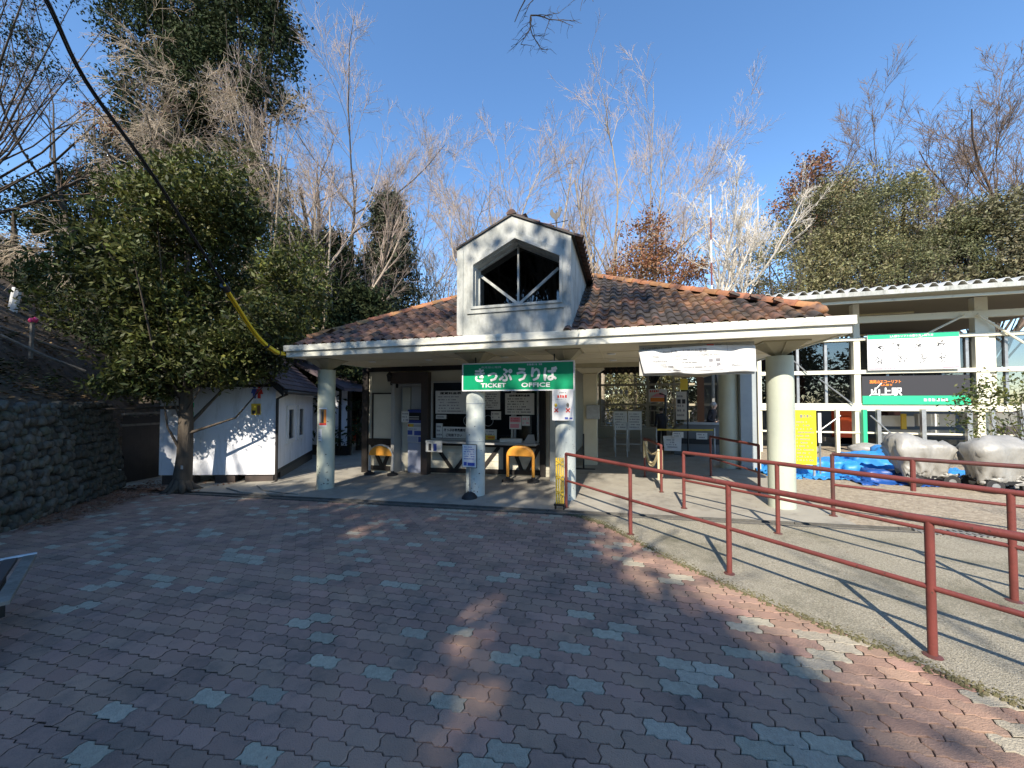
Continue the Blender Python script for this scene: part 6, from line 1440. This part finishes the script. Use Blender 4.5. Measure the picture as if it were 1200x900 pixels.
# styles of the leafless trees
VASE = [dict(n=9, t=(.22, .95), len=.75, ang=26, angs=9, seg=7, rr=.72, up=.10, wob=.10, tfall=.35), dict(n=8, t=(.2, .98), len=.50, ang=28, angs=10, seg=5, rr=.5, up=.07, wob=.12), dict(n=8, t=(.15, 1), len=.48, ang=30, angs=12, seg=4, rr=.5, up=.06, wob=.13, rmin=.008), dict(n=6, t=(.15, 1), len=.5, ang=32, angs=12, seg=2, rr=.5, up=.05, wob=.15, rmin=.0065)]
def vase(k1=9, k2=8, k3=8, k4=6, a=26, rm=.0065, up=.10, l1=.75):
    s = [dict(q) for q in VASE]; s[0].update(n=k1, ang=a, up=up, len=l1); s[1]['n'] = k2; s[2]['n'] = k3; s[3]['n'] = k4; s[3]['rmin'] = rm; s[2]['rmin'] = rm*1.4; return s
# 1 glossy evergreen in front of the toilets
bC = Vector((-9.85, 6.25, gz(-9.85) - .03))
LIMBF[0] = .75
leafy('evergreen_tree', 'glossy broadleaf evergreen with a thick trunk in front of the white toilets', bC,
      [((-9.9, 6.3, 4.9), (2.2, 1.9, 2.2)), ((-8.5, 6.6, 4.0), (1.9, 1.4, 1.5)), ((-11.3, 6.0, 3.9), (2.0, 1.6, 1.9)), ((-11.1, 5.4, 2.5), (1.6, .9, .75)), ((-12.2, 4.9, 2.2), (1.1, .6, .45)), ((-10.3, 6.0, 2.35), (1.0, .9, .6)), ((-9.5, 6.1, 2.75), (1.6, 1.1, .6)), ((-8.0, 6.9, 3.0), (1.2, 1.0, .6)), ((-9.4, 6.3, 6.3), (1.5, 1.3, 1.0)), ((-8.3, 6.7, 5.3), (1.2, 1.0, 1.1)), ((-9.0, 6.3, 2.4), (1.3, .8, .5)), ((-10.6, 5.8, 2.1), (1.2, .8, .5)), ((-11.9, 5.2, 1.9), (1.0, .5, .45)), ((-8.3, 6.7, 2.5), (.8, .6, .4))],
      3300, 30, .12, .125, m_lfg, 11, r0=.17, shell=.3, gap=.40, nl=45, top=6.2, aspect=.38)
LIMBF[0] = .45
b = MB(); r9 = random.Random(1)
for k in range(9): a = 2*pi*k/9 + .2; L_ = r9.uniform(.25, .45); b.tube([bC + Vector((cos(a)*.08, sin(a)*.08, .30)), bC + Vector((cos(a)*.20, sin(a)*.20, .10)), bC + Vector((cos(a)*L_, sin(a)*L_, .0))], [.08, .075, .03], 7)
b.obj('root_flare', m_bark, bpy.data.objects['evergreen_tree'], smooth=True)
# striped pole just right of the trunk
a = at(227, 500, 6.9); sp_ = empty('striped_pole', (a.x, 6.9, -.4), 'thin green and white striped guy cover beside the glossy tree trunk', 'pole')
for k in range(14): b = MB(); b.tube([(a.x, 6.9, -.1+k*.12), (a.x, 6.9, .02+k*.12)], .028, 8); b.obj('stripe', m_greenl if k % 2 else m_signw, sp_)
a = at(211, 548, 6.0); b = MB(); b.box(a.x-.03, a.x+.03, 6.03, 6.04, a.z-.04, a.z+.04); b.obj('trunk_tag', m_paperg, bpy.data.objects['evergreen_tree'])
# 2 weeping pale tree and dark ones top left
hx = lambda px, py, Y: at(px, py, Y)
def hill_base(px, Y):
    x = at(px, 471, Y).x; q = Vector((x, Y, 0)) - W0; d = q.dot(WN) - .33
    return Vector((x, Y, hillz(Vector((x, Y, 0)), d) - .4 if d > 0 else gz(x) - .1))
b0 = hill_base(178, 8.8)
WEEP = [dict(n=14, t=(.45, .98), len=.46, ang=62, angs=14, seg=7, rr=.5, up=.03, wob=.12, tfall=.2), dict(n=9, t=(.2, 1), len=.50, ang=36, seg=5, rr=.45, up=-.05, wob=.14), dict(n=10, t=(.1, 1), len=.62, ang=34, seg=5, rr=.45, up=-.13, wob=.12, rmin=.0065), dict(n=5, t=(.1, 1), len=.55, ang=28, seg=3, rr=.5, up=-.15, wob=.14, rmin=.0048)]
tree('bare_tree', 'leafless tree with pale drooping twigs leaning right above the glossy evergreen', b0, 9.6, WEEP, 5, m_bark, m_twigc, r0=.24, lean=(.13, .02))
b0 = hill_base(95, 10); tree('bare_tree', 'dark leafless tree against the sky at the top left edge', b0, 11.5, vase(8, 7, 6, 4, 45, .007), 15, m_bark, m_twigb, r0=.15, lean=(-.15, -.1))
b0 = hill_base(-30, 8); tree('bare_tree', 'dark leafless tree on the slope at the far left edge', b0, 8.5, vase(7, 6, 5, 3, 60, .007, .02), 16, m_bark, m_twigb, r0=.13, lean=(.18, -.05))
def dark(label, base, blobs, n, sd, size=.20, m=m_lfd, gap=.30, spread=.34, nper=26, r0=.25):
    return leafy('evergreen_tree', label, base, [(tuple(hx(px, py, Y)), r_) for px, py, Y, r_ in blobs], n, nper, spread, size, m, sd, r0=r0, gap=gap, shell=.5, nl=30)
dark('tallest dark evergreen whose crown leaves the top of the frame at the left', hill_base(290, 15), [(296, 50, 15, (2.3, 2, 3.0)), (318, 95, 15, (1.5, 1.5, 1.9)), (270, -60, 15, (2.8, 2, 3.5)), (325, 10, 15, (1.2, 1.4, 2.2)), (305, -120, 15, (3, 2, 3)), (245, 60, 15.5, (1.8, 1.6, 2.6)), (260, 150, 16, (2.6, 1.8, 2.4))], 1700, 31, size=.22, gap=.18)
dark('dark evergreen behind the drooping pale tree', hill_base(190, 14), [(190, 130, 14, (3.0, 2, 3.0)), (165, 30, 14, (2.0, 1.8, 2.4)), (220, 0, 14.5, (2.4, 1.8, 3.2)), (150, 190, 14, (2.8, 1.6, 2.0)), (230, 90, 14, (2.4, 1.6, 2.4))], 1700, 32, gap=.15)
dark('broad dark evergreen above the slope, left of the glossy tree', hill_base(110, 12), [(120, 250, 12, (3.4, 2, 2.2)), (60, 300, 11.5, (3.4, 1.8, 2.0)), (150, 340, 11, (3, 1.6, 2.2)), (20, 240, 12, (2.0, 1.6, 1.2)), (175, 410, 10.5, (2.2, 1.4, 1.8))], 1900, 33, size=.17, gap=.26)
dark('low dark evergreen hiding the crest of the slope at the far left', hill_base(10, 10), [(0, 320, 10, (2.6, 1.6, 1.3)), (60, 350, 9.5, (2.2, 1.4, 1.0)), (110, 400, 9.3, (1.8, 1.2, 1.1)), (-80, 300, 10, (3, 1.6, 2))], 800, 36, size=.15, gap=.26)
for px, Y, h_, rad, sd, nc, lab, mm in [
         (385, 15, 10.5, 2.3, 37, 1200, 'narrow dark conifer right behind the glossy tree', m_lfd),
         (452, 19, 14.5, 3.4, 38, 1700, 'tall brownish green conifer left of the roof, behind the big leafless tree', m_lfc),
         (425, 14, 7.0, 2.4, 39, 1000, 'shorter dark conifer just left of the tiled roof', m_lfd),
         (340, 18, 13.0, 3.6, 35, 1300, 'dark conifer between the tallest evergreen and the big leafless tree', m_lfd)]:
    conifer(lab, hill_base(px, Y), h_, rad, sd, ncl=nc, nper=34, size=.24, spread=.34, gap=.15, r0=.28, m=mm)
leafy('evergreen_tree', 'olive green evergreen with lit leaves behind the glossy tree', hill_base(270, 11.0), [(tuple(hx(265, 235, 11)), (2.9, 1.8, 2.2)), (tuple(hx(320, 330, 10.5)), (2.2, 1.6, 2.4)), (tuple(hx(200, 250, 11)), (2.0, 1.5, 1.6)), (tuple(hx(300, 410, 10.5)), (2.6, 1.4, 1.2))], 1900, 34, .17, .12, m_lfg, 52, r0=.2, gap=.42, shell=.35)
leafy('evergreen_tree', 'low dark undergrowth tree behind the toilets roof', hill_base(350, 13), [(tuple(hx(350, 400, 13)), (2.6, 1.5, 2.0)), (tuple(hx(290, 410, 12.5)), (3, 1.4, 1.6)), (tuple(hx(400, 420, 14)), (1.8, 1.2, 1.8))], 900, 26, .3, .15, m_lfd, 53, r0=.15, gap=.25)
leafy('rusty_tree', 'small tree with rust coloured leaves against the sky at the upper left', hill_base(100, 11.5), [(tuple(hx(98, 130, 11.5)), (.7, .6, .45)), (tuple(hx(130, 148, 11.5)), (.4, .5, .35))], 60, 26, .14, .11, m_lfb, 54, r0=.1, gap=.2, nl=20)
leafy('evergreen_tree', 'dark overhanging evergreen boughs in the top left corner', hill_base(-60, 7.5), [(tuple(hx(10, 15, 7.5)), (1.6, 1.4, .7)), (tuple(hx(100, -40, 7.5)), (2.0, 1.6, .9)), (tuple(hx(-60, 60, 7.5)), (1.6, 2, 1.2)), (tuple(hx(60, 85, 8.0)), (.8, .8, .25)), (tuple(hx(150, 60, 8.5)), (1.0, .8, .6))], 520, 26, .16, .10, m_lfd, 55, r0=.2, gap=.45)
# 3 big pinkish bare tree
tree('bare_tree', 'large leafless tree with dense pinkish twigs, left of the dormer', base_at(412, 17), ht(45, 440, 17)*.68, vase(12, 10, 10, 8, 36, .006, .08, .74), 64, m_bark, m_twigp, r0=.34, lean=(.04, 0), wob0=.03)
tree('bare_tree', 'slim pale trunked leafless tree beside the dark conifers', base_at(388, 13), 10.5, vase(9, 7, 6, 5, 28, .0055), 62, m_barkl, m_twigp, r0=.16)
tree('bare_tree', 'small faint leafless tree in the gap between conifers and dormer', base_at(514, 24), ht(258, 514, 24)*.9, vase(14, 9, 7, 5, 42, .008, .06, .5), 63, m_barkl, m_twigc, r0=.14)
# 4 centre group, V shaped
for i, (px, Y, py, r_, a, sd, lab, lean) in enumerate((
    (478, 23, 160, .2, 22, 71, 'leafless pale tree directly left of the dormer roof, leftmost of the central group', (.05, 0)),
    (560, 20, 125, .22, 24, 72, 'leafless tree rising behind the left slope of the dormer', (.06, 0)),
    (640, 22, 125, .26, 26, 73, 'leafless tree right behind the rooster weather vane', (-.04, 0)),
    (700, 23, 108, .28, 30, 74, 'tall spreading leafless tree just right of the dormer', (.10, 0)),
    (735, 25, 105, .28, 24, 75, 'leafless tree with long upright limbs above the dark roof tiles', (.10, 0)))):
    tree('bare_tree', lab, base_at(px, Y), ht(py, px, Y)*.62, vase(9, 9, 8, 7, a+13, .0062, .075, .80), sd, m_barkl, m_twigp, r0=r_, lean=lean, ntrunk=3)
# 5 brown leafed tree, white barked trees, pole
leafy('brown_tree', 'tree still holding rust brown leaves behind the right roof slope', base_at(765, 21), [(tuple(hx(765, 275, 21)), (1.6, 1.3, 1.5)), (tuple(hx(785, 315, 21)), (2.0, 1.4, 1.2)), (tuple(hx(742, 320, 21)), (1.5, 1.2, 1.2))], 420, 22, .24, .17, m_lfb, 81, r0=.16, gap=.42)
tree('bare_tree', 'white barked leafless tree behind the red and white pole', base_at(838, 19), ht(150, 830, 19)*.78, vase(10, 8, 7, 6, 38, .0075, .14, .42), 82, m_twigw, m_twigw, r0=.17)
tree('bare_tree', 'white barked leafless tree nearer the olive evergreen', base_at(872, 20), ht(150, 890, 20)*.80, vase(10, 8, 7, 6, 40, .0075, .12, .45), 83, m_twigw, m_twigw, r0=.19, lean=(.07, 0))
a = base_at(836, 16.5); rp_ = empty('survey_pole', a, 'thin red and white banded pole rising behind the roof', 'pole'); zt_ = ht(228, 836, 16.5); n = 7
for k in range(n):
    z0 = 3.5 + (zt_-3.5)*k/n; z1 = 3.5 + (zt_-3.5)*(k+1)/n; b = MB(); b.tube([(a.x, 16.5, z0), (a.x, 16.5, z1)], (.038 - .002*k), 8); b.obj('pole_band', m_rail if k in (3, 5) else m_signw, rp_)
b = MB(); b.tube([(a.x, 16.5, gz(a.x)), (a.x, 16.5, 3.5)], .06, 8); b.obj('pole_base', m_steel, rp_)
# 6 right evergreens
leafy('brown_tree', 'conifer like tree with a rust brown top behind the olive evergreens', base_at(955, 27), [(tuple(hx(955, 215, 27)), (1.7, 1.4, 2.1)), (tuple(hx(935, 255, 27)), (1.7, 1.4, 1.6)), (tuple(hx(975, 250, 27)), (2, 1.4, 1.6))], 420, 24, .3, .2, m_lfb, 91, r0=.25, gap=.4)
for k, (pts, lab, sd) in enumerate(((((965, 290, 3.6, 3.2), (930, 315, 2.2, 2.0), (1000, 240, 3.0, 2.6)), 'olive green evergreen standing left of the station roof', 92),
        (((1060, 300, 4.0, 2.8), (1040, 250, 3.0, 2.2)), 'olive evergreen in the middle of the row behind the station roof', 93),
        (((1150, 290, 4.4, 3.0), (1195, 265, 3.0, 2.6)), 'pale olive evergreen at the right end of the row', 94))):
    Y = 22; leafy('evergreen_tree', lab, base_at(pts[0][0], Y), [(tuple(hx(px, py + 12, Y)), (rx*.92, 2.2, rz*.85)) for px, py, rx, rz in pts], 2300, 34, (.19, .16, .22)[k], (.13, .10, .15)[k], (m_lfo, m_lfo2, m_lfo3)[k], sd, r0=.25, gap=.50, upbias=.8, shell=.45)
leafy('evergreen_tree', 'thin grey green tree seen through at the left foot of the olive evergreens', base_at(905, 20), [(tuple(hx(905, 320, 20)), (1.6, 1.2, 1.5)), (tuple(hx(890, 345, 20)), (1.2, 1, .8))], 160, 18, .28, .14, m_lfo, 95, r0=.1, gap=.5)
tree('bare_tree', 'big spreading leafless tree behind the right evergreens, left of the pair', base_at(1075, 30), ht(110, 1060, 30)*.64, vase(15, 12, 10, 8, 52, .0085, .05, .78), 96, m_twigb, m_twigb, r0=.30, lean=(-.03, 0))
tree('bare_tree', 'biggest leafless tree cut by the right edge of the photo', base_at(1165, 30), ht(70, 1150, 30)*.65, vase(15, 12, 10, 8, 48, .0085, .05, .78), 97, m_twigb, m_twigb, r0=.34)
# shrubs seen through the hall and the passage
for k, (px, lab) in enumerate(((705, 'leftmost olive bush outside the rear hall windows'), (745, 'second olive bush outside the rear hall windows'), (790, 'third olive bush outside the rear hall windows'), (835, 'fourth bush outside the rear hall windows, by the round column'), (880, 'fifth bush outside the rear hall windows, beyond the steel panel'))):
    Y = 23.5; c = at(px, 460, Y); leafy('shrub', lab, Vector((c.x, Y, -.3)), [((c.x, Y, 1.7), (1.5, 1.0, 1.7)), ((c.x+.3, Y+.3, 3.2), (1.3, 1.0, 1.1))], 210, 20, .24, .15, m_lfo, 100+k, r0=.08, gap=.40, cat='shrub', nl=14)
leafy('shrub', 'thin green bush at the right in front of the station frame', Vector((8.9, 11.6, 0)), [(tuple(at(1170, 490, 11.0)), (.75, .5, .75)), (tuple(at(1190, 455, 11.0)), (.8, .5, .35)), (tuple(at(1150, 470, 11)), (.5, .4, .2))], 120, 12, .14, .09, m_lfg, 110, r0=.03, gap=.3, cat='shrub', nl=30)
leafy('evergreen_tree', 'green tree at the end of the left passage behind the orange net', base_at(415, 24), [(tuple(at(418, 440, 22)), (1.8, 1.2, 1.6))], 160, 20, .3, .16, m_lfo, 111, r0=.1)

for k, (px, Y, lab) in enumerate(((700, 27, 'leftmost tall leafy tree beyond the rear hall windows'), (760, 26, 'middle tall leafy tree beyond the rear hall windows'), (825, 27, 'right tall leafy tree beyond the rear hall windows'), (900, 27, 'tall leafy tree hidden behind the lift station'))):
    c = at(px, 450, Y); leafy('evergreen_tree', lab, Vector((c.x, Y, -.3)), [((c.x, Y, 2.6), (3.4, 1.6, 3.0)), ((c.x+.5, Y+.3, 5.0), (2.4, 1.4, 2.0))], 800, 24, .34, .2, m_lfo, 130+k, r0=.15, gap=.25)
# hanging twig of the tree standing behind the camera
tw = tree('bare_tree', 'leafless tree whose thin hanging branch dangles into the top centre of the sky', (-3.0, -4.2, -.25), 7.4, vase(5, 5, 4, 3, 40, .006), 120, m_bark, m_twigb, r0=.16, lean=(.0, .05))[0]
b = MB(); r9 = random.Random(12)
def twig(p, d, L, r_, depth):
    pts = [p]; q = p.copy(); dd = d.normalized()
    for k in range(5): dd = (dd + Vector((r9.gauss(0, .22), r9.gauss(0, .12), r9.gauss(0, .16)))).normalized(); q = q + dd*L/5; pts.append(q.copy())
    b.tube(pts, [r_*(1-.12*k) for k in range(6)], 5)
    if depth: 
        for k in (1, 2, 3, 4, 5): 
            if r9.random() < .85: s_ = r9.choice((-1, 1)); nd = (dd*.5 + Vector((s_*.8, r9.gauss(0, .3), r9.gauss(-.1, .35)))); twig(pts[k], nd, L*r9.uniform(.4, .62), r_*.55, depth-1)
p0_ = at(628, -40, 3.0); b.tube([(-2.6, -3.6, 6.2), (-1.4, -.8, 6.7), (-.9, .6, 6.2), (-.75, 2.2, 5.7), p0_], [.045, .035, .025, .017, .010], 6)
twig(p0_, at(622, 30, 3.0) - p0_, .42, .0085, 0); pe = at(622, 18, 3.0)
twig(pe, Vector((-.35, 0, -.5)), .24, .006, 2); twig(pe, Vector((.6, 0, -.45)), .28, .006, 2); twig(pe, Vector((.05, 0, -1)), .26, .005, 2); twig(at(625, 0, 3.0), Vector((-.3, 0, -.25)), .16, .004, 1)
p1_ = at(700, -40, 3.0); b.tube([(-.75, 2.2, 5.7), (-.45, 2.7, 5.5), p1_], [.014, .010, .008], 5); twig(p1_, at(686, 18, 3.0)-p1_, .36, .006, 1)
b.obj('hanging_branch', m_bark, tw)

# ------------------------------------------------------------------ tall trees behind the camera: they shade the paving
def unproj(x, e, z): return (x, e - z/.795, z)   # a point at height z whose shadow falls on (x, e)
HOLES = [(2.05, 2.1, 1.0, 1.5, 0), (1.9, .2, 1.0, 1.2, 0), (-1.3, 2.75, .66, .85, .2), (-.9, 1.7, .48, .9, .2), (-3.7, 4.2, .55, .95, .4), (-5.0, 5.5, 1.2, .55, .1), (-1.85, 5.6, .6, .5, 0), (-3.0, 5.2, .5, .5, 0), (-7.3, 5.6, .9, .5, .1), (-.35, 4.5, .4, .4, 0), (-5.8, 2.9, .3, .5, .3)]
def shade_tree(label, bx_, by_, ell, ncl, seed, size=.26, nper=26, m=m_lfd, gap=.0, spread=.28):
    rng = np.random.default_rng(seed); base = Vector((bx_, by_, gz(bx_)-.1)); root = empty('evergreen_tree', base, label, 'tree')
    t = np.linspace(0, 1, 9); P = np.zeros((1, 9, 3)); P[0] = np.array(base); P[0, :, 2] += t*12; P[0, 1:, :2] += np.cumsum(rng.normal(0, .08, (8, 2)), 0)
    V, F = tubes(P, (.32*(1-.8*t))[None], 12); np_mesh('trunk', V, F, m_bark, root, smooth=True)
    C = blob_pts(rng, ell, ncl, .1, gap, seed); e_ = C[:, 1] + C[:, 2]/.795; keep = np.ones(len(C), bool)
    for hx_, he, rx, re_, an in HOLES:
        u = (C[:, 0]-hx_)*cos(an) + (e_-he)*sin(an); v_ = -(C[:, 0]-hx_)*sin(an) + (e_-he)*cos(an); keep &= (u/rx)**2 + (v_/re_)**2 > 1
    C = C[keep]; limbs_to(rng, np.array(base), C, 30, .11, m_bark, root); leaves(rng, C, nper, spread, size, m, root, 'crown', .6); return root
def E(x, e, z, rx, re, rz=None): return (unproj(x, e, z), (rx, re*.8, rz or re*.55))
shade_tree('tall evergreen standing behind the camera, nearest the railings', -2.5, -12,
    [E(-.95, 1.7, 11, 1.75, 1.9), E(.05, 2.0, 11, .95, 1.15), E(-2.3, 4.2, 12, 2.1, 2.2), E(-3.6, 1.2, 11, 2.6, 2.6), E(-1.0, -1.2, 11, 2.3, 2.2), E(.6, -3.2, 10, 2.4, 2.2)], 2300, 201)
shade_tree('tall evergreen behind the camera and left', -6.5, -12,
    [E(-5.2, 4.0, 12, 2.2, 2.7), E(-7.6, 3.6, 12, 2.2, 2.9), E(-6.5, 1.0, 11, 3.0, 2.4)], 1300, 202)
shade_tree('tall evergreen far left behind the camera', -11, -11,
    [E(-10, 2.8, 12, 2.8, 3.2), E(-12.5, 3.0, 13, 3.0, 4.2), E(-11.5, -1.5, 11, 3, 3)], 1100, 203, size=.3)
shade_tree('tall evergreen on the upper slope left of the camera', -17, -9,
    [E(-15.5, 5, 14, 3.2, 5.5), E(-19.5, 6.5, 15, 3.5, 6), E(-24, 9, 17, 4.5, 7)], 1000, 204, size=.34, spread=.4)
shade_tree('thin crowned evergreen behind the camera throwing dappled shade on the station front', -4.2, -10,
    [E(-3.6, 7.6, 13, 3.0, 1.8), E(-5.6, 9.0, 14, 2.6, 2.0), E(-2.2, 10.6, 15, 1.6, 1.6), E(-.9, 12.2, 15, 1.8, 1.6), E(-4.2, 11.5, 15, 2.6, 1.4), E(-11.3, 8.0, 14, 1.3, .9), E(-12, 11, 15, 2.6, 2)], 520, 205, size=.24, spread=.34, gap=.42)
for (x, y, h_, sd, lab) in ((-7.5, -10, 11.0, 211, 'leafless tree behind the camera casting branch shadows on the ticket office'), (5.2, -9.5, 11.5, 212, 'leafless tree behind the camera to the right'), (9.5, -10, 11, 214, 'leafless tree far right behind the camera')):
    tree('bare_tree', lab, (x, y, gz(x)-.1), h_, vase(6, 5, 4, 3, 34, .012), sd, m_bark, m_twigb, r0=.17)
for k, (x, lab) in enumerate(((-26, 'leftmost'), (-15, 'second'), (-5, 'third'), (6, 'fourth'), (17, 'fifth'), (28, 'rightmost'))):
    leafy('evergreen_tree', lab + ' dark tree from the left of the wood behind the camera', Vector((x, -24, -.3)), [((x, -24, 3.6), (6, 2.5, 4.2)), ((x+2, -25, 6.5), (4, 2, 3))], 500, 16, .6, .55, m_lfd, 300+k, r0=.3, gap=.2)
for o in bpy.data.objects:
    if o.type == 'MESH' and o.parent and o.name.split('.')[0] in ('lettering', 'small_print', 'drawing', 'printed_block', 'printed_pictures', 'title', 'moss', 'dark_mark', 'red_mark', 'red_bar', 'picture'): o['kind'] = 'stuff'
import sys; print('tris', sum(len(o.data.polygons) for o in bpy.data.objects if o.type == 'MESH'))
